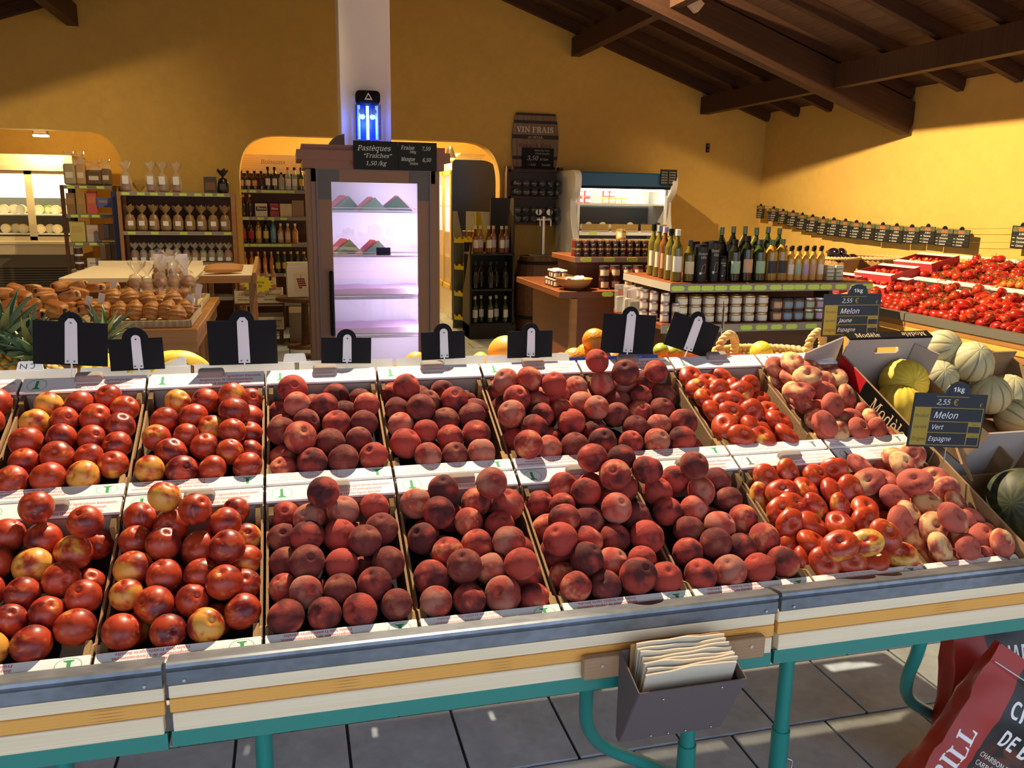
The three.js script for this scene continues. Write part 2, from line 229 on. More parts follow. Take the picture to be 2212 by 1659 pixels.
const ordn = (i) => i < 8 ? ORD[i] : ['ninth', 'tenth', 'eleventh', 'twelfth', 'thirteenth', 'fourteenth', 'fifteenth', 'sixteenth', 'seventeenth', 'eighteenth', 'nineteenth', 'twentieth'][i - 8] || 'twenty-' + ORD[(i - 20) % 8];
function crateFor(k, row) {           // row 0 = front, 1 = rear
  const flat = k >= 4, fruitName = k < 0 ? 'nectarine' : k < 4 ? 'peach' : k === 4 ? 'flat nectarine' : 'flat peach';
  const w = k === 5 ? 0.272 : CR.w, cx = k === 5 ? colX(5) + 0.14 : colX(k) + 0.1525, s0 = row ? 0.43 : -0.04, sm = s0 + 0.2285 + (row ? 0.006 : 0), D = row ? 0.468 : 0.465;
  const where = k < 0 ? `${['second', 'third', 'first'][((k % 3) + 3) % 3 === 1 ? 0 : ((k % 3) + 3) % 3 === 2 ? 1 : 2]} nectarine crate counted from the photo's edge` : k < 4 ? `${ORD[k]} peach crate counted from the nectarines` : k === 4 ? 'crate of shiny flat nectarines' : 'crate of fuzzy flat peaches';
  const rowName = row ? 'rear row' : 'front row';
  const g = thing('fruit_crate', `white-edged cardboard ${fruitName} crate, ${rowName}, ${where.replace('crate of ', 'holding ')}`, 'crate', at(cx, sm, 0)); g.rotation.x = TILT;
  const H = D / 2, inner0 = row ? 0.038 : 0.04, inner1 = row ? 0.063 : 0.05, n0 = -0.108;
  const lm = ledgeMats[flat ? 2 : (k === 0 && row) || k === 1 ? 1 : 0];
  part('base', bx(w, 0.006, D, 0, n0, 0), M.card, g);
  part('added_dark_liner', bx(w - 0.016, 0.004, D - 0.09, 0, -0.085, inner1 / 2 - inner0 / 2), M.darkGapLiner, g);  // added sheet, near-black to give the shade between the fruits
  for (const sx of [-1, 1]) { const sd = part('side_panel', (() => { const pts = [[-H, n0], [H, n0], [H, -0.004], [H - 0.055, -0.004], [H - 0.075, -0.022], [-H + 0.085, -0.022], [-H + 0.065, -0.004], [-H, -0.004]]; const q = ext(poly(pts), 0.0055); q.rotateY(-Math.PI / 2); q.translate(0.00275, 0, 0); q.computeVertexNormals(); return scaleUV(q, 8); })(), M.card, g); sd.position.x = sx * (w / 2 - 0.004); sd.rotation.y = Math.PI;
    for (const [z0, dz] of [[H - inner0 - 0.02, 0.036], [-H + inner1 + 0.02, 0.036]]) part('corner_post', (() => { const q = bx(0.011, 0.1, dz, sx * (w / 2 - 0.0125), -0.053, z0); return q; })(), M.flute, g); }
  part('end_wall', bx(w, 0.1, 0.005, 0, -0.055, H - inner0), M.innerCard, g); part('end_wall', bx(w, 0.1, 0.005, 0, -0.055, -H + inner1), M.innerCard, g);
  part('end_wall', bx(w, 0.1, 0.004, 0, -0.055, H - 0.003), M.whiteCard, g); part('end_wall', bx(w, 0.1, 0.004, 0, -0.055, -H + 0.003), M.whiteCard, g);
  part('ledge', ledgeGeo(w - 0.003, inner0, true), lm, g, 'white printed front ledge').position.set(0, 0, H - inner0 / 2); part('ledge', ledgeGeo(w - 0.003, inner1, false), lm, g, 'white printed back ledge').position.set(0, 0.001, -H + inner1 / 2);
  if (k !== 5) part('hand_grip', rbx(0.068, 0.022, 0.028, 0.009, 0.01, row ? 0.012 : 0.01, row ? -H + 0.012 : -H + 0.02), M.greyCard, g, 'grey-brown rounded hand grip');
  return { where, rowName, fruitName };
}
const FRUIT = {
  NB_m3: [[-736,801,1,39,1],[-734,726,1,37,1],[-733,654,1,36,1],[-730,586,1,33,1],[-733,519,1,36,1],[-924,512,-50,34,0],[-867,716,-50,34,0],[-779,587,-50,34,0],[-920,777,-50,34,0],[-951,651,-50,34,0],[-819,650,-50,34,0],[-790,510,-50,34,0],[-842,785,-50,34,0],[-795,734,-50,34,0],[-895,591,-50,34,0],[-858,536,-50,34,0]],
  NB_m2: [[-609,783,1,36,1],[-539,783,1,36,1],[-473,805,1,35,1],[-428,753,1,36,1],[-628,713,1,35,1],[-561,718,1,34,1],[-491,720,1,38,1],[-430,680,1,38,1],[-631,639,1,39,1],[-557,650,1,36,1],[-488,640,1,35,1],[-427,609,1,35,1],[-622,568,1,33,1],[-553,578,1,38,1],[-483,571,1,34,1],[-426,537,1,34,1],[-632,501,1,36,1],[-559,504,1,39,1],[-485,502,1,37,1],[-523,682,-50,34,0],[-519,542,-50,34,0]],
  NB_m1: [[-302,774,1,34,1],[-234,774,0,35,1],[-165,769,18,37,1],[-123,805,-28,36,0],[-328,699,1,35,1],[-260,709,1,36,1],[-158,695,24,38,1],[-127,731,-34,40,0],[-213,660,-1,34,1],[-123,659,-27,35,0],[-340,630,1,35,1],[-271,632,1,32,1],[-160,621,16,35,1],[-122,591,-31,34,0],[-301,570,1,38,1],[-224,585,1,36,1],[-164,555,6,33,1],[-271,503,1,37,1],[-343,511,1,36,1],[-202,502,1,33,1],[-122,503,1,35,1],[-237,537,-50,34,0],[-294,667,-50,34,0]],
  NF_m2: [[-541,345,60,35,2],[-438,292,59,36,2],[-604,326,1,38,1],[-532,309,-1,38,1],[-467,263,0,38,1],[-611,252,1,38,1],[-537,234,1,39,1],[-541,162,1,34,1],[-476,189,1,38,1],[-487,108,1,33,1],[-427,138,1,35,1],[-550,97,1,33,1],[-499,35,1,38,1],[-430,65,1,39,1],[-571,33,1,36,1],[-612,175,1,39,1],[-437,330,-50,34,0],[-641,121,-50,34,0],[-577,137,-50,34,0],[-643,44,-50,34,0],[-644,291,-50,34,0],[-437,218,-50,34,0],[-645,214,-50,34,0]],
  NF_m1: [[-288,347,63,35,2],[-223,308,58,36,2],[-145,354,0,32,1],[-347,352,1,35,1],[-281,323,-2,36,1],[-163,293,23,36,1],[-348,284,0,34,1],[-288,253,15,37,1],[-216,247,-3,40,1],[-122,297,-32,34,0],[-156,214,30,38,1],[-123,228,-32,36,0],[-343,206,-1,39,1],[-279,169,6,37,1],[-207,172,-2,37,1],[-158,123,23,37,1],[-124,157,-31,37,0],[-348,135,0,34,1],[-291,96,7,39,1],[-221,103,0,34,1],[-123,63,1,37,1],[-345,42,1,37,1],[-260,32,0,35,1],[-190,36,1,36,1],[-183,335,-50,34,0],[-177,90,-50,34,0],[-256,205,-50,34,0],[-262,130,-50,34,0],[-334,88,-50,34,0]],
  PB_0: [[-10,802,8,39,0],[105,803,-24,37,0],[43,768,-28,36,0],[171,789,-26,32,0],[-41,757,-37,35,0],[0,727,11,36,1],[69,716,12,36,1],[182,716,8,35,1],[125,733,-31,38,0],[-40,688,-32,36,0],[23,660,1,37,1],[97,649,1,38,1],[169,648,1,36,1],[-41,628,4,37,0],[4,572,26,41,1],[78,576,0,39,1],[150,581,1,35,1],[-40,569,-37,37,0],[30,504,0,38,1],[106,505,3,39,1],[181,511,1,37,1],[-40,502,-18,36,0]],
  PB_1: [[264,805,-27,36,0],[267,706,-5,38,1],[295,767,26,38,1],[334,791,-29,36,0],[405,804,-26,37,0],[351,728,0,36,1],[422,717,11,39,1],[264,633,-1,36,1],[321,667,28,38,1],[385,641,-1,39,1],[459,652,3,38,1],[325,600,1,36,1],[267,554,1,40,1],[386,568,1,36,1],[458,577,1,38,1],[318,501,1,36,1],[387,500,1,34,1],[457,503,1,38,1],[485,714,-29,38,0],[340,548,-50,34,0],[424,540,-50,34,0],[472,788,-50,34,0]],
  PB_2: [[570,804,-31,37,0],[579,767,31,38,1],[637,736,61,36,2],[700,704,61,36,2],[645,772,0,37,1],[574,728,-36,41,0],[593,688,28,39,1],[659,702,0,36,1],[726,733,-1,38,1],[792,763,2,36,1],[570,654,-33,36,0],[561,619,30,39,1],[652,632,10,36,1],[720,662,1,34,1],[569,584,-33,36,0],[614,568,20,37,1],[666,575,-31,37,0],[726,590,12,40,1],[808,627,30,36,1],[572,512,-36,39,0],[575,486,33,38,1],[639,502,0,37,1],[713,504,1,39,1],[788,689,-2,39,1],[793,572,-8,34,1],[789,503,11,40,1],[700,788,-50,34,0]],
  PB_3: [[876,803,-33,38,0],[856,795,72,36,2],[927,741,65,39,2],[1024,745,62,35,2],[868,751,18,37,1],[948,768,-2,37,1],[1021,778,-1,38,1],[1045,710,1,36,1],[902,691,-3,37,1],[973,700,2,37,1],[873,626,3,36,1],[945,632,2,37,1],[1019,643,1,37,1],[981,571,1,35,1],[1056,576,1,42,1],[910,566,1,37,1],[873,505,1,35,1],[948,503,1,38,1],[1024,504,1,39,1],[1092,761,-50,34,0],[1073,523,-50,34,0]],
  PF_0: [[50,332,58,36,2],[-36,351,-26,36,0],[16,310,0,36,1],[93,325,1,37,1],[167,331,1,34,1],[-42,281,-26,35,0],[10,240,16,37,1],[82,251,-2,39,1],[175,260,0,38,1],[-36,208,-33,40,0],[8,166,14,38,1],[80,164,0,36,1],[133,205,25,37,1],[-43,136,-27,33,0],[3,95,2,35,1],[72,94,1,35,1],[144,97,4,38,1],[-39,36,1,38,1],[37,34,1,36,1],[108,34,1,36,1],[184,39,1,34,1],[180,159,-4,37,1],[128,184,-50,34,0],[34,130,-50,34,0],[136,295,-50,34,0]],
  PF_1: [[265,335,-1,37,1],[332,355,19,38,1],[438,316,66,38,2],[408,322,0,36,1],[482,304,1,41,1],[309,278,19,39,1],[265,221,-1,37,1],[378,257,1,36,1],[447,237,2,37,1],[313,167,2,37,1],[384,185,0,38,1],[450,161,27,39,1],[268,107,-5,40,1],[336,101,30,39,1],[402,113,-2,37,1],[459,87,35,38,1],[266,34,3,36,1],[337,34,0,36,1],[412,38,-1,41,1],[348,311,-35,36,0],[482,108,-35,41,0],[485,34,-24,37,0],[485,185,-33,38,0],[315,226,-50,34,0],[343,105,-50,34,0],[282,283,-50,34,0],[424,276,-50,34,0]],
  PF_2: [[713,385,62,39,2],[793,385,55,37,2],[636,351,2,37,1],[708,352,-3,36,1],[751,317,62,40,2],[574,323,-31,40,0],[613,280,9,32,1],[675,298,31,37,1],[737,286,-7,38,1],[791,333,1,37,1],[570,248,-32,37,0],[596,216,28,38,1],[665,231,-5,42,1],[729,228,39,38,1],[790,234,-2,38,1],[575,171,-36,42,0],[566,147,37,39,1],[639,159,7,38,1],[713,169,-4,39,1],[789,158,6,41,1],[614,91,27,38,1],[682,97,-6,40,1],[753,95,2,33,1],[570,94,-32,37,0],[574,33,6,36,1],[644,33,-2,36,1],[716,32,23,42,1],[790,36,-1,38,1],[727,225,-50,34,0],[723,50,-50,34,0]],
  PF_3: [[841,329,62,38,2],[971,333,62,37,2],[939,351,0,36,1],[1054,334,1,37,1],[877,312,-1,39,1],[990,298,0,38,1],[874,238,2,36,1],[946,238,2,37,1],[1053,263,1,35,1],[1060,193,1,37,1],[905,172,0,38,1],[986,173,0,41,1],[1083,123,1,39,1],[874,106,-1,36,1],[943,110,16,38,1],[1013,103,0,36,1],[875,34,2,37,1],[949,37,0,40,1],[1023,34,2,37,1],[1094,47,1,39,1],[1006,248,-50,34,0]],
  FNB_4: [[1173,790,1,30,1],[1212,760,1,30,1],[1286,810,-26,30,0],[1321,775,-26,30,0],[1348,737,1,30,1],[1173,731,1,30,1],[1227,713,1,30,1],[1294,699,1,30,1],[1173,682,1,30,1],[1209,649,1,30,1],[1258,656,1,30,1],[1370,702,-26,30,0],[1173,614,1,30,1],[1220,602,5,30,1],[1285,605,1,30,1],[1339,606,1,30,1],[1172,546,4,30,1],[1217,565,-27,30,0],[1259,546,1,30,1],[1353,555,3,30,1],[1201,495,8,30,1],[1264,496,1,30,1],[1347,496,1,30,1],[1174,510,-29,30,0],[1316,566,-27,30,0],[1197,725,-59,29,0],[1335,737,-59,29,0],[1184,676,-59,29,0],[1363,531,-59,29,0],[1201,618,-59,29,0],[1262,507,-59,29,0],[1286,758,-59,29,0],[1216,521,-59,29,0],[1197,801,-59,29,0],[1181,552,-59,29,0],[1316,523,-59,29,0]],
  FNF_4: [[1194,327,2,30,1],[1267,341,1,30,1],[1341,323,1,30,1],[1407,344,1,30,1],[1174,292,-26,30,0],[1212,273,1,30,1],[1282,275,1,30,1],[1353,260,1,30,1],[1408,258,1,30,1],[1173,210,1,30,1],[1220,224,1,30,1],[1278,213,1,30,1],[1343,202,1,30,1],[1408,189,1,30,1],[1172,159,4,30,1],[1232,152,1,30,1],[1303,144,1,30,1],[1379,149,1,30,1],[1174,122,-27,30,0],[1200,92,2,30,1],[1229,43,43,30,2],[1300,44,43,30,2],[1368,64,43,30,2],[1194,28,3,30,1],[1262,28,1,30,1],[1332,28,1,30,1],[1407,28,1,30,1],[1174,61,-27,30,0],[1407,91,-26,30,0],[1197,164,-59,29,0],[1398,187,-59,29,0],[1274,61,-59,29,0],[1304,347,-59,29,0],[1319,221,-59,29,0],[1319,170,-59,29,0],[1323,53,-59,29,0],[1228,36,-59,29,0],[1399,37,-59,29,0],[1184,346,-59,29,0],[1181,255,-59,29,0]],
  FPB_5: [[1474,812,12,30,1],[1510,790,43,30,2],[1607,810,1,30,1],[1500,760,4,30,1],[1520,713,43,30,2],[1682,810,-26,30,0],[1666,760,1,30,1],[1479,788,-30,30,0],[1602,731,1,30,1],[1478,686,1,30,1],[1454,639,44,30,2],[1580,684,1,30,1],[1644,660,3,30,1],[1478,637,1,30,1],[1507,598,1,30,1],[1523,569,43,30,2],[1631,624,-27,30,0],[1478,558,1,30,1],[1451,482,48,30,2],[1584,548,1,30,1],[1676,604,-26,30,0],[1660,542,1,30,1],[1471,511,14,30,1],[1516,495,5,30,1],[1577,494,11,30,1],[1644,496,5,30,1],[1682,496,-26,30,0],[1482,496,-30,30,0],[1550,496,-30,30,0],[1607,496,-28,30,0],[1510,591,-59,29,0],[1581,766,-59,29,0],[1533,787,-59,29,0],[1487,713,-59,29,0],[1504,669,-59,29,0],[1626,670,-59,29,0],[1533,632,-59,29,0],[1590,715,-59,29,0],[1502,529,-59,29,0],[1677,534,-59,29,0]],
  FPF_5: [[1613,358,9,30,1],[1662,360,14,30,1],[1495,349,1,30,1],[1582,357,-28,30,0],[1579,299,43,30,2],[1478,286,1,30,1],[1528,286,1,30,1],[1571,233,43,30,2],[1683,279,1,30,1],[1682,353,-30,30,0],[1519,223,1,30,1],[1683,230,1,30,1],[1603,196,1,30,1],[1683,181,1,30,1],[1478,135,1,30,1],[1524,163,1,30,1],[1556,107,1,30,1],[1588,96,43,30,2],[1683,115,1,30,1],[1642,90,-26,30,0],[1526,38,4,30,1],[1598,27,7,30,1],[1693,23,17,30,1],[1683,67,0,30,1],[1562,28,-27,30,0],[1633,28,-27,30,0],[1682,28,-30,30,0],[1514,105,-26,30,0],[1599,211,-59,29,0],[1484,81,-59,29,0],[1651,231,-59,29,0],[1574,116,-59,29,0],[1599,311,-59,29,0],[1519,279,-59,29,0],[1492,197,-59,29,0],[1662,308,-59,29,0],[1526,60,-59,29,0],[1506,332,-59,29,0],[1565,248,-59,29,0],[1602,161,-59,29,0],[1632,344,-59,29,0],[1666,183,-59,29,0],[1612,257,-59,29,0]],
};
// ---------------------------------------------------------------- stone fruit
function fruitGeo(kind, v) {
  const flat = kind === 'fn' || kind === 'fp', g = new THREE.SphereGeometry(1, flat ? 36 : 34, flat ? 24 : 24), p = g.attributes.position, col = new Float32Array(p.count * 3), o = v * 7.31 + { n: 3, p: 41, fn: 83, fp: 127 }[kind];
  const blush = rr(0.25, 0.75), deep = rr(0, 1), pale = kind === 'fp' ? rr(-0.1, 0.25) : v % 2 ? rr(0.12, 0.36) : 0;
  for (let i = 0; i < p.count; i++) {
    let x = p.getX(i), y = p.getY(i), z = p.getZ(i); const th = Math.atan2(x, z), rho = Math.hypot(x, z), n1 = fbm(x * 1.1 + o, y * 1.1, z * 1.1 + o, 3), n2 = fbm(x * 5 + o, y * 5 + o, z * 5, 3), n3 = fbm(x * 15 + o, y * 15, z * 15 + o, 2);
    let s = 1 + 0.09 * (n1 - 0.5);
    const suture = Math.exp(-Math.pow(th / 0.16, 2)) * smooth(-0.9, 0.3, y);
    let Y = y, R = s;
    if (flat) {
      const dent = Math.exp(-Math.pow(rho / 0.24, 2)); Y = Math.sign(y) * Math.pow(Math.abs(y), 0.92) * 0.62; Y -= (y > 0 ? 0.26 : -0.15) * dent; R = s * (1 + 0.1 * Math.sin(th * 2 + o)) * (1 - 0.07 * suture);
      p.setXYZ(i, x * R * 1.06, Y * s, z * R * 1.06);
    } else {
      const dent = Math.exp(-Math.pow(rho / 0.2, 2)) * (y > 0 ? 1 : 0); const tip = Math.exp(-Math.pow(rho / 0.25, 2)) * (y < 0 ? 1 : 0);
      Y = y * 0.96 - dent * 0.17 - tip * 0.02; R = s * (1 - 0.05 * suture); p.setXYZ(i, x * R, Y * s, z * R);
    }
    let c; const b = n1 * 1.3 + n2 * 0.45 - 0.38;
    if (kind === 'n') { c = lerp3([0.74, 0.34, 0.05], [0.46, 0.045, 0.013], smooth(blush - 0.22 - 0.32 + pale, blush + 0.02 - 0.30 + pale, b)); c = lerp3(c, [0.14, 0.008, 0.011], smooth(0.42 + 0.15 * deep, 0.85, b + 0.18 * deep - pale * 0.5)); if (n3 > 0.72) c = lerp3(c, [0.7, 0.3, 0.09], 0.3); }
    else if (kind === 'p') { c = lerp3([0.60, 0.21, 0.10], [0.39, 0.047, 0.033], smooth(blush - 0.62 + pale * 0.75, blush - 0.34 + pale * 0.75, b)); c = lerp3(c, [0.07, 0.012, 0.014], smooth(0.05 + 0.6 * deep, 0.6 + 0.45 * deep, b)); if (v % 4 === 1) c = lerp3(c, [0.075, 0.016, 0.018], 0.55 + 0.3 * n1); if (v % 5 === 2) c = lerp3(c, [0.62, 0.24, 0.16], 0.55 * smooth(0.35, 0.6, n1)); c = lerp3(c, [0.55, 0.26, 0.18], 0.07 * n3); }
    else if (kind === 'fn') { c = lerp3([0.78, 0.42, 0.07], [0.46, 0.045, 0.012], smooth(blush - 0.42, blush - 0.18, b)); c = lerp3(c, [0.22, 0.008, 0.012], smooth(0.55, 1.0, b + 0.15 * deep)); if (n3 > 0.66) c = lerp3(c, [0.66, 0.13, 0.03], 0.4); if (rho < 0.13) c = lerp3(c, [0.14, 0.08, 0.02], 0.8); }
    else { c = lerp3([0.70, 0.45, 0.20], [0.46, 0.11, 0.075], smooth(blush - 0.45 + pale, blush - 0.1 + pale, b)); c = lerp3(c, [0.20, 0.028, 0.03], smooth(0.5, 0.95, b)); if (rho < 0.11) c = lerp3(c, [0.2, 0.1, 0.04], 0.7); }
    c.forEach((q, k) => (col[i * 3 + k] = clamp(q)));
  }
  g.setAttribute('color', new THREE.BufferAttribute(col, 3)); g.computeVertexNormals(); return g;
}
const fuzzBump = dataTex(128, 64, (u, v) => { const n = tileN(u, v, 60, 40, 2, 5); return [n, n, n]; }, false);
const FM = {
  n: phy(0xffffff, 0.42, { vertexColors: true, specularIntensity: 0.7, clearcoat: 0.2, clearcoatRoughness: 0.25 }), fn: phy(0xffffff, 0.4, { vertexColors: true, specularIntensity: 0.7, clearcoat: 0.3, clearcoatRoughness: 0.22 }),
  p: phy(0xffffff, 0.8, { vertexColors: true, specularIntensity: 0.4, sheen: 0.2, sheenRoughness: 0.5, sheenColor: new THREE.Color(0.7, 0.4, 0.32), bumpMap: fuzzBump, bumpScale: 0.0006 }), fp: phy(0xffffff, 0.8, { vertexColors: true, specularIntensity: 0.4, sheen: 0.2, sheenRoughness: 0.5, sheenColor: new THREE.Color(0.8, 0.5, 0.42), bumpMap: fuzzBump, bumpScale: 0.0006 }),
};
const FG = {}; for (const [k, n] of [['n', 14], ['p', 16], ['fn', 12], ['fp', 12]]) FG[k] = Array.from({ length: n }, (_, i) => fruitGeo(k, i));
{
  const info = {}; for (const k of [-3, -2, -1, 0, 1, 2, 3, 4, 5]) for (const row of [0, 1]) if (!(k === -3 && row === 0)) info[k + '_' + row] = crateFor(k, row);
  const lead = { n: 'nectarine', p: 'peach', fn: 'flat_nectarine', fp: 'flat_peach' };
  for (const [key, list] of Object.entries(FRUIT)) {
    const [, kk, rw, kc] = key.match(/^(FN|FP|N|P)([BF])_(m?\d)$/), k = Number(kc.replace('m', '-')), row = rw === 'B' ? 1 : 0, kind = kk.toLowerCase(), f = info[k + '_' + row];
    const look = { n: 'smooth red-orange nectarine', p: 'dusky red peach', fn: 'shiny flat nectarine', fp: 'fuzzy flat peach' }[kind];
    // number the lines of fruit up the slope and the fruits along each line, so that each label points to one
    const byS = list.map((q, i) => i).sort((p, q) => list[p][1] - list[q][1]), lines = []; for (const i of byS) { const l = lines[lines.length - 1]; if (l && list[i][1] - list[l[0]][1] < 52) l.push(i); else lines.push([i]); }
    const place = []; lines.forEach((l, li) => l.sort((p, q) => list[p][0] - list[q][0]).forEach((i, j) => (place[i] = `line ${ordn(li)}, fruit ${ordn(j)}`)));
    const crate = k < 0 ? `nectarine crate ${['one', 'two', 'three'][k + 3]}` : k < 4 ? `peach crate ${['one', 'two', 'three', 'four'][k]}` : 'its crate';
    let fi = -1;
    for (const [x, s, n, r, lay] of list) { fi++;
      const m = part(numbered(lead[kind]), pick(FG[kind]), FM[kind], scene); m.position.set(...at(x / 1000, s / 1000, n / 1000)); const R = r / 1000;
      const flat = kind[0] === 'f'; const sc = flat ? 0.0375 * rr(0.93, 1.06) : R; m.scale.set(sc * rr(0.96, 1.04), sc * rr(0.95, 1.02), sc * rr(0.96, 1.04));
      m.rotation.set(flat ? TILT + rr(-0.15, 0.75) : rr(-0.3, 1.25), rr(0, 6.28), flat ? rr(-0.6, 0.6) : rr(-0.7, 0.7), 'XZY');
      const top = lay === 2 ? ' high on the heap' : lay === 0 ? ' lying low' : '';
      tag(m, `${look}${top}, ${f.rowName}, ${crate}, ${place[fi]}`, 'fruit', `${kind[0] === 'f' ? look : kind === 'n' ? 'nectarine' : 'peach'} pile, ${f.rowName}, ${crate}`);
    }
  }
}

// ---------------------------------------------------------------- price cards on the ridge
function cardShape(w, h, r) { const s = new THREE.Shape(); s.moveTo(-w / 2, -h / 2); s.lineTo(w / 2, -h / 2); s.lineTo(w / 2, h / 2); s.lineTo(r, h / 2); s.absarc(0, h / 2 - r * 0.12, r, 0.1, Math.PI - 0.1, false); s.lineTo(-w / 2, h / 2); s.closePath(); return s; }
[[-0.58, 1.206, 0.182, 0.118, -4.5, 0.03, 1, 'large black price card, tilted, behind the first nectarine crates'], [-0.419, 1.172, 0.138, 0.088, 1, 0.034, 0, 'small black price card in front of the bananas'], [-0.141, 1.197, 0.185, 0.125, 0, 0.034, 1, 'large upright black price card left of the refrigerator'], [0.144, 1.166, 0.142, 0.076, -2, 0.028, 0, 'small black price card at the refrigerator door'], [0.428, 1.173, 0.132, 0.083, 1.5, 0.028, 0, 'small black price card beside the apricot-coloured fruit'], [0.697, 1.169, 0.142, 0.083, 0, 0.028, 0, 'small black price card between the orange melon and the oranges'], [1.019, 1.193, 0.178, 0.125, -3.5, 0.028, 1, 'large black price card in front of the oranges'], [1.238, 1.183, 0.17, 0.11, -18, 0.028, 1, 'black price card leaning strongly to one side over the lemons']].forEach(([x, y, w, h, a, r, big, label]) => {
  const g = thing('price_card', label, 'price card', [x, y, -2.442]); g.rotation.z = a * D2R;
  part('panel', ext(cardShape(w, h, r), 0.002), M.black, g);
  const cw = big ? 0.030 : 0.024, ch = h * 1.0, cs = new THREE.Shape(); cs.moveTo(-cw / 2, -ch / 2); cs.lineTo(cw / 2, -ch / 2); cs.lineTo(cw / 2 - 0.001, ch / 2 - 0.008); if (big) { cs.lineTo(cw / 2 - 0.009, ch / 2 + 0.003); cs.lineTo(-cw / 2 + 0.009, ch / 2 + 0.003); } else cs.absarc(0, ch / 2 - 0.008, cw / 2 - 0.001, 0, Math.PI, false); cs.lineTo(-cw / 2 + 0.001, ch / 2 - 0.008); cs.closePath();
  const c = part('clip', (() => { const q = ext(cs, 0.003, 0.0008); q.translate(0.002, 0.006, 0.0035); return q; })(), M.whitePlastic, g, 'white plastic clip');
  for (const [px, py] of [[0.002, ch / 2 - 0.002], [-0.006, -ch / 2 + 0.012], [0.01, -ch / 2 + 0.012]]) part('rivet', cyl(0.0022, 0.0022, 0.003, px, py, 0.0085, [Math.PI / 2, 0, 0], 10), M.darkSteel, c);
  part('stem', bx(0.004, 0.045, 0.002, 0.002, -h / 2 - 0.018, 0.002), M.whitePlastic, g);
});
// ---------------------------------------------------------------- crates on the far side of the stall (seen edge on)
{
  const xs = [[-0.90, -0.585], [-0.575, -0.29], [-0.28, -0.003], [0.01, 0.283], [0.294, 0.566], [0.572, 0.842]];
  const what = ['pineapples', 'bananas', 'nothing in view', 'dark passion fruit', 'mangoes', 'an orange melon'];
  const nj = canvasTex(128, 64, (x, w, h) => { x.fillStyle = '#eceef2'; x.fillRect(0, 0, w, h); x.strokeStyle = '#222'; x.lineWidth = 4; x.beginPath(); x.moveTo(18, 52); x.lineTo(22, 20); x.lineTo(46, 50); x.lineTo(50, 18); x.stroke(); x.beginPath(); x.moveTo(66, 22); x.lineTo(96, 16); x.moveTo(84, 20); x.quadraticCurveTo(88, 58, 66, 48); x.stroke(); });
  xs.forEach(([a, b], i) => {
    const w = b - a, g = thing('white_carton', i === 2 ? 'low white carton edge behind the large upright price card' : `low white carton holding ${what[i]} behind the crate ridge`, 'carton', [(a + b) / 2, 1.01, -2.46]); g.rotation.x = -0.33;
    part('near_wall', bx(w, 0.122, 0.005, 0, 0.063, 0), M.whiteCard, g); part('far_wall', bx(w, 0.06, 0.005, 0, 0.03, -0.42), M.whiteCard, g); part('base', bx(w, 0.005, 0.42, 0, 0, -0.21), M.whiteCard, g); for (const s of [-1, 1]) part('side_wall', bx(0.005, 0.06, 0.42, s * (w / 2 - 0.003), 0.03, -0.21), M.whiteCard, g);
    const tx = [0.14 - w / 2 + 0.06, 0.10, 0.14, 0.0, 0.0, 0.0][i] - (i === 0 ? 0.0 : 0);
    const tabS = new THREE.Shape(); tabS.moveTo(-0.034, 0); tabS.lineTo(0.034, 0); tabS.lineTo(0.03, 0.02); tabS.quadraticCurveTo(0.029, 0.026, 0.022, 0.026); tabS.lineTo(-0.022, 0.026); tabS.quadraticCurveTo(-0.029, 0.026, -0.03, 0.02); tabS.closePath();
    const tb = part('tab', (() => { const q = ext(tabS, 0.003); const p = q.attributes.position, uv = q.attributes.uv; for (let k = 0; k < p.count; k++) uv.setXY(k, p.getX(k) / 0.068 + 0.5, p.getY(k) / 0.026); q.translate(tx, 0.121, 0.001); return q; })(), i === 0 ? std(0xffffff, 0.7, { map: nj }) : M.whiteCard, g);
  });
}
// fruit on the far side
const orangeM = phy([0.80, 0.30, 0.02], 0.42, { bumpMap: fuzzBump, bumpScale: 0.002, clearcoat: 0.2 });
const blobGeo = (sx, sy, sz, amp = 0.05, o = 0, n = 24) => { const g = sph(1, n, Math.round(n * 0.7)), p = g.attributes.position; for (let i = 0; i < p.count; i++) { const x = p.getX(i), y = p.getY(i), z = p.getZ(i), k = 1 + amp * (fbm(x * 1.5 + o, y * 1.5, z * 1.5 + o, 3) - 0.5) * 2; p.setXYZ(i, x * sx * k, y * sy * k, z * sz * k); } g.computeVertexNormals(); return g; };
const orangeG = blobGeo(0.043, 0.041, 0.043, 0.03, 3);
[[0.938, 1.062, -2.72, 'round orange, largest, in the blue crate'], [1.0, 1.07, -2.76, 'orange next to the leaning pile in the blue crate'], [1.017, 1.125, -2.74, 'orange at the top of the pile in the blue crate'], [0.885, 1.05, -2.70, 'orange at the pile edge near the small price card'], [1.08, 1.05, -2.72, 'orange half hidden under the large price card']].forEach(([x, y, z, l]) => solo('orange', orangeG, orangeM, l, 'fruit', [x, y, z], 'oranges in the blue crate'));
const mangoM = phy([0.80, 0.42, 0.06], 0.45), mangoG = blobGeo(0.042, 0.036, 0.034, 0.08, 9);
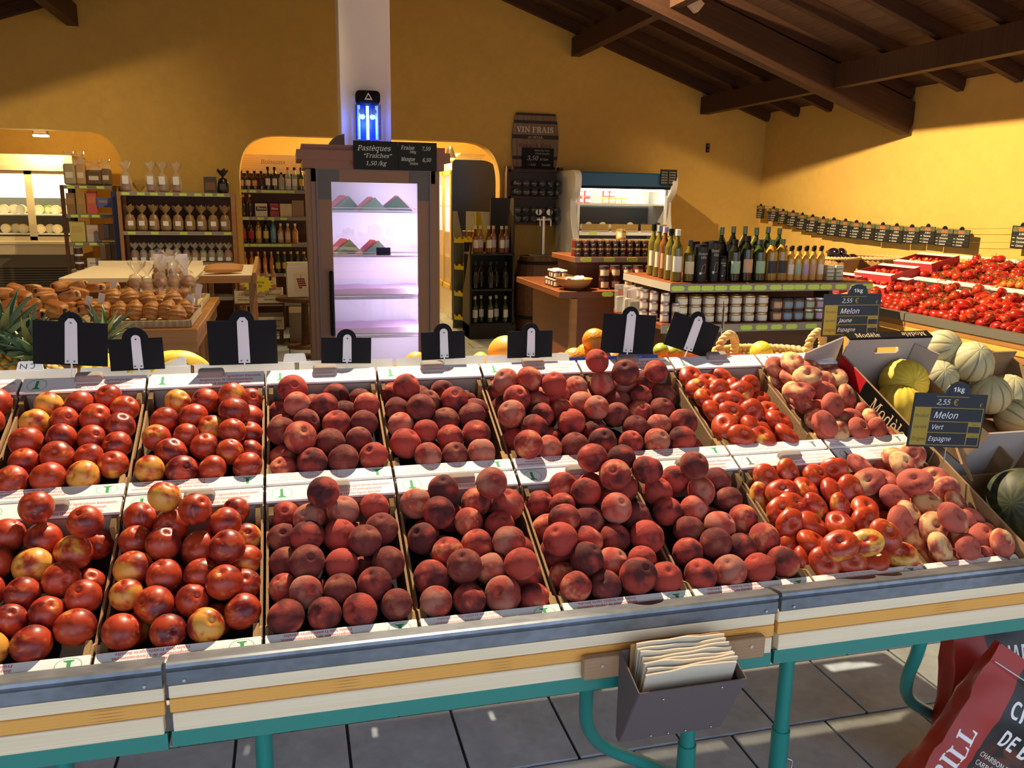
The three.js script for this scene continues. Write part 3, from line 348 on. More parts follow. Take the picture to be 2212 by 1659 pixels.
[[0.377, 1.075, -2.68, 0.4], [0.44, 1.09, -2.71, 1.1], [0.50, 1.065, -2.68, 2.0], [0.34, 1.06, -2.66, 0.2], [0.56, 1.058, -2.66, 0.5], [0.60, 1.062, -2.70, 1.4], [0.64, 1.058, -2.66, 2.4]].forEach(([x, y, z, a], i) => { const m = solo('mango', mangoG, mangoM, i < 4 ? `orange mango behind the price card beside the refrigerator, ${['low front', 'topmost', 'nearest the melon', 'outermost'][i]} one` : `yellow-orange mango lying beside the big orange melon, ${['farthest from', 'second to', 'touching'][i - 4]} it`, 'fruit', [x, y, z], i < 4 ? 'mangoes behind the price card' : 'mangoes beside the orange melon'); m.rotation.set(0.3, a, 0.5); });
solo('charentais_melon', blobGeo(0.062, 0.06, 0.062, 0.04, 5), mangoM, 'big yellow-orange melon beside the small price card', 'fruit', [0.695, 1.09, -2.73]);
const darkFruitM = phy([0.07, 0.012, 0.018], 0.35, { clearcoat: 0.4 });
[[0.07, 1.07, -2.62, 0.034, 'dark purple passion fruit beside the small price card'], [0.205, 1.056, -2.6, 0.03, 'dark purple passion fruit half hidden below the price card'], [0.135, 1.055, -2.6, 0.032, 'dark purple passion fruit behind the white carton tab']].forEach(([x, y, z, r, l], i) => { solo('passion_fruit', blobGeo(r, r * 0.95, r, 0.05, 11 + i), darkFruitM, l, 'fruit', [x, y, z]); });
const citrus = (sx, col, o) => { const g = lathe(Array.from({ length: 17 }, (_, i) => { const t = i / 16, a = t * Math.PI; return [Math.max(0.0005, Math.sin(a) * 0.028 * (1 + 0.1 * Math.cos(a))), -Math.cos(a) * sx]; }), 18); return g; };
const lemonM = phy([0.80, 0.62, 0.05], 0.4, { bumpMap: fuzzBump, bumpScale: 0.0015 }), limeM = phy([0.38, 0.48, 0.05], 0.4);
[[1.262, 1.083, -2.72, limeM, 0.035, 'yellow-green lime above the red box, nearest the large price card'], [1.312, 1.072, -2.74, limeM, 0.034, 'green lime behind the leaning price card'], [1.43, 1.062, -2.7, lemonM, 0.038, 'yellow lemon on the end of the red box'], [1.36, 1.07, -2.75, limeM, 0.034, 'lime in the middle of the red box']].forEach(([x, y, z, m, s, l]) => { const o = solo('citrus_fruit', citrus(s), m, l, 'fruit', [x, y, z]); o.rotation.set(0.2, rr(0, 3), 1.3); });
{ const m = solo('yellow_grapefruit', blobGeo(0.042, 0.041, 0.042, 0.03, 21), lemonM, 'round yellow grapefruit in the wicker basket', 'fruit', [1.70, 1.055, -2.78]); }
[[1.58, 1.02, -2.78], [1.78, 1.015, -2.78], [1.84, 1.02, -2.80]].forEach(([x, y, z], i) => { const o = solo('lemon', citrus(0.04), lemonM, ['yellow lemon near the front handle of the wicker basket', 'yellow lemon in the basket just beside the grapefruit', 'yellow lemon in the basket near the second handle'][i], 'fruit', [x, y, z]); o.rotation.set(0, rr(0, 3), 1.4); });
{ // blue crate and red-orange box
  const b = thing('blue_crate', 'blue plastic crate edge holding oranges behind the peaches', 'crate', [1.0, 1.0, -2.48]); b.rotation.x = -0.3; const blue = std([0.01, 0.02, 0.22], 0.4);
  part('near_wall', rbx(0.31, 0.11, 0.008, 0.003, 0, 0.06, 0), blue, b); part('base', bx(0.31, 0.006, 0.4, 0, 0, -0.2), blue, b); for (const s of [-1, 1]) part('side_wall', bx(0.006, 0.09, 0.4, s * 0.152, 0.045, -0.2), blue, b); part('far_wall', bx(0.31, 0.08, 0.006, 0, 0.04, -0.4), blue, b); part('handle', rbx(0.08, 0.03, 0.02, 0.008, 0.06, 0.118, 0.0), blue, b);
  const r = thing('red_box', 'orange-red cardboard box of lemons and limes', 'box', [1.33, 1.0, -2.5]); r.rotation.x = -0.3; const red = std([0.62, 0.09, 0.015], 0.6);
  part('near_wall', bx(0.30, 0.105, 0.006, 0, 0.055, 0), red, r); part('base', bx(0.30, 0.006, 0.36, 0, 0, -0.18), red, r); for (const s of [-1, 1]) part('side_wall', bx(0.006, 0.085, 0.36, s * 0.147, 0.04, -0.18), red, r); part('far_wall', bx(0.30, 0.08, 0.006, 0, 0.04, -0.36), red, r); part('fold', bx(0.1, 0.05, 0.006, 0.02, 0.10, -0.06, [0.9, 0, 0]), red, r);
}
// wicker basket with twisted handles
const ropeM = std([0.62, 0.43, 0.19], 0.8);
function rope(pts, r, turns, seg = 80) { const c = new THREE.CatmullRomCurve3(pts.map((p) => new THREE.Vector3(...p))), fr = c.computeFrenetFrames(seg); const out = []; for (let k = 0; k < 2; k++) { const q = []; for (let i = 0; i <= seg; i++) { const p = c.getPointAt(i / seg), a = i / seg * turns * 6.283 + k * Math.PI; q.push(p.clone().addScaledVector(fr.normals[i], Math.cos(a) * r).addScaledVector(fr.binormals[i], Math.sin(a) * r)); } out.push(new THREE.TubeGeometry(new THREE.CatmullRomCurve3(q), seg * 2, r * 1.15, 6)); } return out; }
{
  const b = thing('wicker_basket', 'wicker basket with twisted rope handles holding lemons', 'basket', [1.76, 0.84, -2.86]);
  const ring = (rx, rz, y) => Array.from({ length: 33 }, (_, i) => [Math.cos(i / 32 * 6.283) * rx, y, Math.sin(i / 32 * 6.283) * rz]);
  part('rim', rope(ring(0.215, 0.14, 0.19), 0.009, 26, 120), ropeM, b); part('rim', rope(ring(0.205, 0.13, 0.165), 0.008, 22, 120), ropeM, b);
  part('body', lathe([[0.001, 0], [0.15, 0], [0.19, 0.09], [0.205, 0.18], [0.198, 0.18], [0.183, 0.09], [0.145, 0.012], [0.001, 0.012]], 40).scale(1, 1, 0.64), std([0.46, 0.31, 0.14], 0.85, { bumpMap: dataTex(128, 128, (u, v) => { const k = 0.5 + 0.5 * Math.sin(u * 6.283 * 30) * Math.sin(v * 6.283 * 10); return [k, k, k]; }, false), bumpScale: 0.006 }), b);
  for (const s of [-1, 1]) part('handle', rope([[s * 0.19 - 0.035, 0.19, 0.06], [s * 0.19 - 0.03, 0.25, 0.06], [s * 0.19 + 0.01, 0.28, 0.05], [s * 0.19 + 0.045, 0.25, 0.03], [s * 0.19 + 0.05, 0.18, 0.02]], 0.008, 7, 50), ropeM, b);
}
// pineapples
{
  const leafS = new THREE.Shape(); leafS.moveTo(-0.013, 0); leafS.quadraticCurveTo(-0.014, 0.05, 0, 0.13); leafS.quadraticCurveTo(0.014, 0.05, 0.013, 0); leafS.closePath();
  const leaf = ext(leafS, 0.0015); { const p = leaf.attributes.position; for (let i = 0; i < p.count; i++) { const y = p.getY(i), x = p.getX(i); p.setZ(i, p.getZ(i) + 6 * y * y * 0.55 + x * x * 22); } leaf.computeVertexNormals(); }
  const leafM = [phy([0.05, 0.11, 0.06], 0.5), phy([0.09, 0.16, 0.075], 0.5), phy([0.20, 0.22, 0.08], 0.55)], bodyM = std(0xffffff, 0.6, { vertexColors: true });
  const body = (() => { const g = new THREE.SphereGeometry(1, 96, 64), p = g.attributes.position, c = new Float32Array(p.count * 3); for (let i = 0; i < p.count; i++) { const x = p.getX(i), y = p.getY(i), z = p.getZ(i), th = Math.atan2(x, z), a = th * 4 + y * 9, b = th * 4 - y * 9, d = Math.abs(Math.sin(a) * Math.sin(b)), e = Math.pow(d, 0.5), k = 1 + 0.07 * e; p.setXYZ(i, x * 0.058 * k, y * 0.088 * k, z * 0.058 * k); lerp3([0.10, 0.06, 0.012], [0.62, 0.33, 0.035], smooth(0.2, 0.75, e)).forEach((q, j) => (c[i * 3 + j] = q)); } g.setAttribute('color', new THREE.BufferAttribute(c, 3)); g.computeVertexNormals(); return g; })();
  [[-0.835, 1.06, -2.72, -0.1, 0.12, 1.0, 'tall pineapple with blue-green crown at the edge of the photo'], [-0.70, 1.03, -2.70, 0.35, 0.05, 0.85, 'pineapple with drooping dark crown beside the tilted price card'], [-0.60, 1.045, -2.74, -0.25, -0.3, 0.75, 'golden pineapple partly hidden behind the tilted price card']].forEach(([x, y, z, rz, rx, sc, l]) => {
    const g = thing('pineapple', l, 'fruit', [x, y, z]); g.rotation.set(rx, 0, rz); part('body', body, bodyM, g);
    for (let i = 0; i < 34; i++) { const t = i / 34, m = part('leaf', leaf, leafM[i % 5 === 4 ? 2 : i % 2], g); m.position.y = 0.075 + t * 0.055; m.rotation.set(1.25 - t * 1.15, 0, 0); const w = new THREE.Group(); m.rotation.order = 'YXZ'; m.rotation.y = i * 2.4; m.scale.setScalar(sc * (0.75 + 0.5 * t)); }
  });
}
// bananas
{
  const ban = (() => { const pts = Array.from({ length: 9 }, (_, i) => { const a = -0.9 + i / 8 * 1.8; return [Math.sin(a) * 0.1, -Math.cos(a) * 0.1 + 0.1, 0]; }); const c = new THREE.CatmullRomCurve3(pts.map((p) => new THREE.Vector3(...p))), g = new THREE.TubeGeometry(c, 24, 1, 6), p = g.attributes.position; for (let i = 0; i < p.count; i++) { const t = Math.floor(i / 7) / 24, q = c.getPointAt(t), r = 0.017 * Math.pow(Math.sin(Math.PI * clamp(t * 0.9 + 0.05)), 0.45); p.setXYZ(i, q.x + (p.getX(i) - q.x) * r, q.y + (p.getY(i) - q.y) * r, q.z + (p.getZ(i) - q.z) * r); } g.computeVertexNormals(); return g; })();
  const bm = phy([0.78, 0.55, 0.06], 0.5);
  [[-0.50, 1.15, -2.58, 1.4, 'yellow banana bunch pointing away behind the small price card'], [-0.335, 1.15, -2.58, 0.25, 'curved banana bunch with brown stem ends right of the small price card']].forEach(([x, y, z, a, l], k) => {
    const g = thing('banana_bunch', l, 'fruit', [x, y, z], a); for (let i = 0; i < 5; i++) { const m = part('banana', ban, bm, g); m.position.set(0, 0.004 * i - 0.02, (i - 2) * 0.031); m.rotation.set(rr(-0.2, 0.2), 0, Math.PI + rr(-0.1, 0.1)); } part('stem', rbx(0.03, 0.024, 0.1, 0.01, 0.075, -0.055, 0), std([0.32, 0.22, 0.07], 0.8), g);
  });
}
// ---------------------------------------------------------------- melons to the right
const tiltGroup = (name, label, cat, x, s, n) => { const g = thing(name, label, cat, at(x, s, n)); g.rotation.x = TILT; return g; };
{
  const modele = (w, h, big) => canvasTex(w, h, (x) => { x.fillStyle = '#0d0b0b'; x.fillRect(0, 0, w, h); if (big) { x.fillStyle = '#c4202a'; x.beginPath(); x.moveTo(0, 0); x.lineTo(w * 0.3, 0); x.quadraticCurveTo(w * 0.26, h * 0.75, w * 0.36, h); x.lineTo(0, h); x.fill(); } x.fillStyle = '#d8c7a6'; x.font = `italic ${Math.round(h * (big ? 0.62 : 0.9))}px serif`; if (big) x.fillText('Modèle', w * 0.4, h * 0.62, w * 0.36); else { x.fillText('Modèle', w * 0.08, h * 0.85, w * 0.34); x.save(); x.translate(w * 0.95, h * 0.2); x.rotate(Math.PI); x.fillText('Modèle', 0, 0, w * 0.36); x.restore(); } });
  const sideM = phy(0xffffff, 0.6, { map: modele(512, 128, true), specularIntensity: 0.3 }), rimM = std(0xffffff, 0.5, { map: modele(512, 48, false) }), inner = std([0.42, 0.36, 0.32], 0.85);
  const uvBox = (w, h, d) => new THREE.BoxGeometry(w, h, d);
  // box A: yellow melons
  const A = tiltGroup('melon_box', 'tall cardboard melon box with black and red printed side holding yellow melons', 'box', 1.885, 0.60, -0.25), W = 0.315, L = 0.485, H = 0.28, HB = 0.34;
  part('base', bx(W, 0.006, L), M.card, A); 
  const lp = part('side_panel', (() => { const g = bx(0.006, H, L, 0, H / 2, 0); return g; })(), M.card, A); lp.position.x = -W / 2 + 0.002;
  part('print', (() => { const g = new THREE.PlaneGeometry(L, 0.11); g.rotateY(-Math.PI / 2); g.translate(-0.0035, H - 0.056, 0); return g; })(), sideM, lp, 'black and red print with cursive lettering');
  part('side_panel', bx(0.006, H - 0.06, L, W / 2 - 0.002, (H - 0.06) / 2, 0), M.card, A);
  const bs = poly([[-W / 2, 0], [W / 2, 0], [W / 2, HB], [-W / 2, HB]]); const hole = new THREE.Path(); hole.moveTo(-0.035, HB - 0.056); hole.lineTo(0.035, HB - 0.056); hole.absarc(0.035, HB - 0.044, 0.012, -Math.PI / 2, Math.PI / 2); hole.lineTo(-0.035, HB - 0.032); hole.absarc(-0.035, HB - 0.044, 0.012, Math.PI / 2, Math.PI * 1.5); bs.holes.push(hole);
  part('end_wall', (() => { const g = ext(bs, 0.006); g.translate(0.0, 0, -L / 2); return g; })(), inner, A, 'grey-brown end wall with hand hole');
  const rim = part('rim', uvBox(W, 0.006, 0.035), M.black, A); rim.position.set(0, HB + 0.003, -L / 2 - 0.012); part('open_flap', bx(0.15, 0.12, 0.005, -W / 2 - 0.07, HB - 0.075, -L / 2 - 0.01, [0.15, 0.25, 0.2]), inner, A, 'grey open side flap'); part('print', (() => { const g = new THREE.PlaneGeometry(W, 0.035); g.rotateX(-Math.PI / 2); g.translate(0, 0.0036, 0); return g; })(), rimM, rim, 'cursive lettering on black rim');
  part('fold_flap', bx(0.08, 0.22, 0.005, W / 2 - 0.035, HB - 0.13, -L / 2 + 0.04, [0, -0.9, 0]), inner, A); part('end_wall', bx(W, 0.17, 0.006, 0, 0.085, L / 2 - 0.003), M.card, A);
  // box B: watermelon, front row
  const B = tiltGroup('melon_box', 'worn brown cardboard box holding the dark watermelon', 'box', 1.945, 0.2, -0.25);
  part('base', bx(0.42, 0.006, 0.46), inner, B); part('side_panel', bx(0.007, 0.275, 0.46, -0.205, 0.138, 0), M.card, B); part('side_panel', bx(0.007, 0.26, 0.46, 0.205, 0.13, 0), M.card, B); part('end_wall', bx(0.42, 0.27, 0.006, 0, 0.135, -0.228), inner, B); part('end_wall', bx(0.42, 0.15, 0.006, 0, 0.075, 0.228), M.card, B);
  part('torn_flap', bx(0.13, 0.006, 0.1, -0.10, 0.29, -0.20, [0.3, 0.5, 0.35]), M.card, B); part('torn_flap', bx(0.09, 0.006, 0.12, -0.12, 0.26, -0.15, [0.2, -0.3, -0.75]), M.card, B);
  // box C: cantaloupes
  const Cc = tiltGroup('melon_box', 'low cardboard tray with lettered black edge holding ribbed cantaloupes', 'box', 2.37, 0.75, -0.25);
  part('base', bx(0.5, 0.006, 0.5), M.card, Cc); part('side_panel', bx(0.006, 0.13, 0.5, -0.247, 0.065, 0), M.card, Cc); part('side_panel', bx(0.006, 0.13, 0.5, 0.247, 0.065, 0), M.card, Cc); part('end_wall', bx(0.5, 0.16, 0.006, 0, 0.08, -0.247), M.card, Cc); part('end_wall', bx(0.5, 0.17, 0.006, 0, 0.085, 0.247), M.card, Cc);
  const rc = part('rim', uvBox(0.5, 0.006, 0.04), M.black, Cc); rc.position.set(0, 0.175, 0.262); part('print', (() => { const g = new THREE.PlaneGeometry(0.5, 0.04); g.rotateX(-Math.PI / 2); g.translate(0, 0.0036, 0); return g; })(), rimM, rc, 'cursive lettering on black rim'); part('red_edge', bx(0.5, 0.01, 0.006, 0, 0.168, 0.284), std([0.5, 0.02, 0.05], 0.5), Cc);
}
function melonGeo(kind, o) {
  const g = new THREE.SphereGeometry(1, 72, 40), p = g.attributes.position, c = new Float32Array(p.count * 3);
  for (let i = 0; i < p.count; i++) {
    const x = p.getX(i), y = p.getY(i), z = p.getZ(i), th = Math.atan2(x, z), n = fbm(x * 2 + o, y * 2, z * 2 + o, 3), f = fbm(x * 14 + o, y * 14, z * 14, 3); let k, q;
    if (kind === 'green') { const gr = Math.pow(Math.abs(Math.cos(th * 5)), 0.35), line = smooth(0.97, 1.0, Math.abs(Math.sin(th * 5))); k = 0.972 + 0.028 * gr + 0.02 * (n - 0.5); q = lerp3([0.46, 0.43, 0.22], [0.58, 0.51, 0.29], f); q = lerp3(q, [0.07, 0.11, 0.045], line * smooth(0.98, 0.8, Math.abs(y)) * 0.9); }
    else if (kind === 'yellow') { const w = Math.abs(Math.sin(th * 9 + n * 2)); k = 0.97 + 0.03 * w + 0.05 * (n - 0.5); q = lerp3([0.70, 0.46, 0.02], [0.82, 0.62, 0.07], w * 0.6 + n * 0.4); }
    else { k = 1 + 0.02 * (n - 0.5); const st = smooth(0.45, 0.75, Math.abs(Math.sin(th * 6 + f * 1.6))); q = lerp3([0.016, 0.026, 0.012], [0.085, 0.085, 0.025], (1 - st) * 0.6 + f * 0.25); }
    p.setXYZ(i, x * k, y * k * 0.94, z * k); q.forEach((v, j) => (c[i * 3 + j] = v));
  }
  g.setAttribute('color', new THREE.BufferAttribute(c, 3)); g.computeVertexNormals(); return g;
}
{
  const mm = std(0xffffff, 0.6, { vertexColors: true }), mg = [0, 1, 2].map((i) => melonGeo('green', i * 5)), yg = [0, 1].map((i) => melonGeo('yellow', i * 7));
  const put = (name, geo, l, pos, r, rot, gr) => { const m = solo(name, geo, mm, l, 'fruit', pos, gr); m.scale.setScalar(r); m.rotation.set(...rot); };
  [[2.24, 1.105, -2.475, 0.068, 'ribbed cantaloupe at the back of the pile, top one'], [2.30, 1.07, -2.40, 0.073, 'largest ribbed cantaloupe at the pile top, in front'], [2.205, 1.015, -2.43, 0.060, 'ribbed cantaloupe resting beside the tall melon box'], [2.365, 0.955, -2.37, 0.073, 'ribbed cantaloupe just above the lower price board'], [2.45, 0.875, -2.33, 0.068, 'ribbed cantaloupe nearest the lettered tray edge'], [2.50, 0.945, -2.42, 0.07, 'ribbed cantaloupe at the edge of the photo behind the tray'], [2.16, 1.085, -2.53, 0.058, 'cantaloupe peeking out behind the hand-hole box wall'], [2.41, 1.03, -2.50, 0.068, 'cantaloupe tucked behind the pile'], [2.56, 0.885, -2.33, 0.066, 'ribbed cantaloupe cut by the edge of the photo']].forEach(([x, y, z, r, l], i) => put('cantaloupe', mg[i % 3], l, [x, y, z], r, [rr(0.2, 1.3), rr(0, 6), rr(-0.6, 0.6)], 'cantaloupes in the lettered tray'));
  [[1.945, 1.03, -2.30, 0.078, 'wrinkled yellow melon at the back of the box', [1.2, 0.4, 0.3]], [1.885, 0.955, -2.24, 0.088, 'big yellow melon in the middle of the box', [0.3, 1.2, -0.5]], [1.99, 0.90, -2.14, 0.08, 'yellow melon behind the lower price board', [0.5, 2, 0.6]]].forEach(([x, y, z, r, l, ro], i) => put('yellow_melon', yg[i % 2], l, [x, y, z], r, ro, 'yellow melons in the printed box'));
  put('watermelon', melonGeo('water', 4), 'dark green striped watermelon lying in the worn brown box', [1.985, 0.775, -1.82], 0.105, [0.5, 0.3, 1.1]);
}
// the two lettered price boards
function priceBoard(variety, label, pos, rz, ry) {
  const t = canvasTex(512, 360, (x, w, h) => {
    const navy = '#141a26', gold = '#a58f24'; x.fillStyle = navy; x.fillRect(0, 0, w, h); x.fillStyle = gold; x.fillRect(14, 94, 110, 252); x.strokeStyle = gold; x.lineWidth = 5; x.strokeRect(12, 92, w - 24, h - 104); x.beginPath(); x.moveTo(124, 94); x.lineTo(124, 346); x.moveTo(12, 186); x.lineTo(w - 12, 186); x.moveTo(12, 262); x.lineTo(w - 12, 262); x.stroke();
    x.fillStyle = gold; x.fillRect(414, 190, 86, 26); x.fillRect(414, 266, 86, 26); x.fillRect(408, 188, 6, 156); x.fillRect(150, 14, 230, 4);
    x.fillStyle = '#2a2812'; x.font = '30px sans-serif'; x.fillText('Produit', 20, 160, 98); x.fillText('Variété', 20, 236, 96); x.font = '34px sans-serif'; x.fillText('Origine', 20, 320, 100); x.font = '17px sans-serif'; x.fillText('Calibre', 430, 209); x.fillText('Catégorie', 424, 285, 70);
    x.fillStyle = '#a58f24'; x.font = 'bold 62px serif'; x.fillText('€', 276, 74); x.font = 'bold 36px serif'; x.fillText('€', 466, 80);
    x.fillStyle = '#f4f6fa'; x.strokeStyle = '#f4f6fa'; x.font = 'italic 50px sans-serif'; x.fillText('2,55', 156, 70); x.font = 'italic 62px sans-serif'; x.fillText('Melon', 148, 164); x.font = 'italic 46px sans-serif'; x.fillText(variety, 146, 240); x.font = 'italic 44px sans-serif'; x.fillText('Espagne', 136, 320);
  });
  const t2 = canvasTex(128, 80, (x, w, h) => { x.fillStyle = '#141a26'; x.fillRect(0, 0, w, h); x.fillStyle = '#f4f6fa'; x.font = 'bold 46px sans-serif'; x.textAlign = 'center'; x.fillText('1kg', 64, 58); });
  const g = thing('price_board', label, 'price board', pos); g.rotation.set(0, ry, rz); const W = 0.215, H = 0.15, bm = std([0.014, 0.019, 0.03], 0.45);
  part('panel', rbx(W, H, 0.003, 0.0012), bm, g); part('print', xf(new THREE.PlaneGeometry(W - 0.004, H - 0.004), [0, 0, 0.0021]), std(0xffffff, 0.45, { map: t }), g, 'navy and gold price print');
  const s = new THREE.Shape(); s.moveTo(-0.038, 0); s.absarc(0, 0, 0.038, Math.PI, 0, true); s.closePath(); const cap = part('round_tab', xf(ext(s, 0.003), [0.018, H / 2 - 0.004, -0.0015]), bm, g); part('print', xf(new THREE.PlaneGeometry(0.056, 0.03), [0.018, H / 2 + 0.0125, 0.0021]), std(0xffffff, 0.45, { map: t2 }), cap, 'white 1kg lettering');
  part('spike', cyl(0.0016, 0.0016, 0.16, 0.012, -H / 2 - 0.07, 0, undefined, 6), M.steel, g);
}
priceBoard('Jaune', 'dark price board reading Melon Jaune above the hand-hole box', [1.90, 1.222, -2.545], 0.01, -0.12);
priceBoard('Vert', 'dark price board reading Melon Vert in front of the cantaloupes', [1.70, 1.035, -1.83], -0.05, -0.12);
[[2.04, 1.17, -2.70, 'black price card seen from behind beside the Melon Jaune board'], [1.76, 1.12, -3.2, 'slim dark price card with pale clip left of the Melon Jaune board']].forEach(([x, y, z, l], i) => { const g = thing('price_card', l, 'price card', [x, y, z], i ? 1.1 : 0.6); g.rotation.z = i ? -0.25 : -0.1; part('panel', ext(cardShape(0.14, 0.1, 0.03), 0.002), M.black, g); part('clip', rbx(0.02, 0.1, 0.004, 0.002, 0, 0, 0.006), M.whitePlastic, g, 'white plastic clip'); part('stem', bx(0.004, 0.06, 0.002, 0, -0.07, 0), M.whitePlastic, g); });
// ---------------------------------------------------------------- paper bag holder under the rail
{
  const b = thing('wooden_batten', 'rough wooden batten screwed to the stall front behind the bag holder', 'batten', [0.762, 0.652, -1.487]); part('board', rbx(0.42, 0.05, 0.02, 0.004), M.board, b); for (const x of [-0.17, 0.175]) part('screw', cyl(0.004, 0.004, 0.003, x, 0.006, 0.011, [Math.PI / 2, 0, 0], 10), M.steel, b);
  const h = thing('bag_holder', 'brown sheet-metal holder for paper bags hanging on the stall front', 'holder', [0.748, 0.49, -1.475]);
  const side = poly([[0, 0.0], [0.016, -0.005], [0.105, 0.165], [0, 0.2]]), wz = 0.235;
  for (const s of [-1, 1]) part('side_plate', (() => { const g = ext(side, 0.002); g.rotateY(-Math.PI / 2); g.translate(s * wz / 2, 0, 0); return g; })(), M.brownMetal, h);
  part('back_plate', bx(wz, 0.2, 0.002, 0, 0.1, 0.001), M.brownMetal, h);
  const fl = Math.hypot(0.089, 0.17), fa = Math.atan2(0.089, 0.17), fr = part('front_plate', bx(wz, fl, 0.002, 0, 0.08, 0.0605, [fa, 0, 0]), M.brownMetal, h); part('bottom_plate', bx(wz, 0.002, 0.016, 0, -0.003, 0.008), M.brownMetal, h);
  for (const [x, y] of [[-0.06, 0.136], [0.065, 0.15], [-0.05, 0.005], [-0.01, 0.005], [0.03, 0.005], [0.09, 0.005]]) part('rivet', sph(0.0025, 8, 6), M.steel, fr).position.set(x, y, 0.0185 + (y + 0.005) * 0.5235 + 0.001);
  for (let i = 0; i < 9; i++) { const g = new THREE.BoxGeometry(0.2, 0.125, 0.0035, 14, 8, 1), p = g.attributes.position; for (let k = 0; k < p.count; k++) { const x = p.getX(k), y = p.getY(k); p.setY(k, y + (y > 0 ? 0.0025 * Math.sin(x * 30 + i * 1.7) + 0.0012 * Math.sin(x * 80 + i) : 0)); p.setZ(k, p.getZ(k) + 0.0015 * Math.sin(x * 28 + i * 2.1) * (y + 0.1) * 5); } g.computeVertexNormals();
    const m = solo('paper_bag', g, i === 0 ? std([0.50, 0.27, 0.10], 0.85) : M.kraft, i === 0 ? 'rearmost brown paper bag in the metal holder' : i === 8 ? 'foremost pale kraft paper bag in the metal holder' : `flat kraft paper bag in the holder, ${ORD[i - 1]} in front of the brown one`, 'paper bag', [0.752 + rr(-0.006, 0.006), 0.652 + rr(-0.004, 0.004) - i * 0.0035, -1.467 + i * 0.0072], 'paper bags in the holder'); m.rotation.set(0.08 + i * 0.03, 0, rr(-0.02, 0.02)); }
}
// charcoal bags on the floor
{
  const tex = (l) => canvasTex(512, 640, (x, w, h) => {
    x.fillStyle = '#15100f'; x.fillRect(0, 0, w, h); for (let i = 0; i < 260; i++) { const a = hash3(i, 1, l), b = hash3(i, 2, l), c = hash3(i, 3, l); x.fillStyle = `rgba(${90 + c * 120},${30 + c * 50},10,${0.06 + c * 0.12})`; x.beginPath(); x.ellipse(a * w, h * 0.45 + b * h * 0.5, 10 + c * 40, 6 + c * 16, a * 6, 0, 7); x.fill(); }
    x.fillStyle = '#a5200f'; x.beginPath(); x.moveTo(0, 0); x.lineTo(w * 0.28, 0); x.lineTo(w * 0.24, h); x.lineTo(0, h); x.fill(); x.fillRect(w * 0.94, 0, w * 0.06, h);
    x.fillStyle = '#f2f0ee'; x.save(); x.translate(w * 0.19, h * 0.92); x.rotate(-Math.PI / 2); x.font = 'bold 92px serif'; x.fillText('GRILL', 0, 0); x.restore();
    x.font = 'bold 84px sans-serif'; x.fillText('CHARBON', w * 0.31, h * 0.3, w * 0.6); x.fillText('DE BOIS', w * 0.36, h * 0.46, w * 0.5); x.font = '26px sans-serif';
    ['CHARBON DE BOIS ÉPURÉ', 'CARBÓN DE BARBACOA', 'HOLZKOHLE', 'CARBONE DI LEGNA', 'RESTAURANT CHARCOAL'].forEach((t, i) => x.fillText(t, w * 0.3, h * (0.56 + i * 0.05), w * 0.6)); x.fillStyle = '#d8dde2'; x.fillRect(w * 0.6, h * 0.84, w * 0.32, h * 0.13);
  });
  const bag = (W, H, D, o) => { const g = new THREE.BoxGeometry(W, H, D, 14, 18, 6), p = g.attributes.position; for (let i = 0; i < p.count; i++) { const x = p.getX(i), y = p.getY(i), z = p.getZ(i), t = y / H + 0.5, sq = 1 - smooth(0.72, 1, t) * 0.93 - 0.2 * smooth(0.1, 0, t), n = fbm(x * 9 + o, y * 9, z * 9 + o, 3) - 0.5, bulge = 1 - Math.pow(Math.abs(x / (W / 2)), 3) * 0.5; p.setXYZ(i, x * (1 - 0.05 * n) + 0.02 * n, y, z * sq * bulge + n * 0.05); g.attributes.uv.setXY(i, x / W + 0.5, t); } g.computeVertexNormals(); return g; };
  [[1.66, 0.27, -1.50, -0.2, -0.62, 0.30, 0.46, 'crumpled red and black charcoal bag, front one, leaning over'], [1.88, 0.275, -1.72, -0.15, 0.05, 0.32, 0.55, 'upright red and black charcoal bag standing behind the leaning one']].forEach(([x, y, z, ry, rz, W, H, l], i) => {
    const g = thing('charcoal_bag', l, 'bag', [x, y, z]); g.rotation.set(-0.15 + i * 0.15, ry, rz); part('sack', bag(W, H, 0.13, i * 9), std(0xffffff, 0.42, { map: tex(i + 1) }), g);
    part('strap', tube([[0.02, H / 2 - 0.01, 0.02], [0.05, H / 2 + 0.03, 0.03], [0.09, H / 2 - 0.02, 0.05], [0.10, H / 2 - 0.12, 0.07]], 0.007, 16, 6), M.white, g, 'white carrying strap'); part('stitching', tube([[-W * 0.48, H * 0.40, 0.02], [0, H * 0.405, 0.035], [W * 0.48, H * 0.40, 0.02]], 0.0015, 20, 5), M.white, g);
  });
}

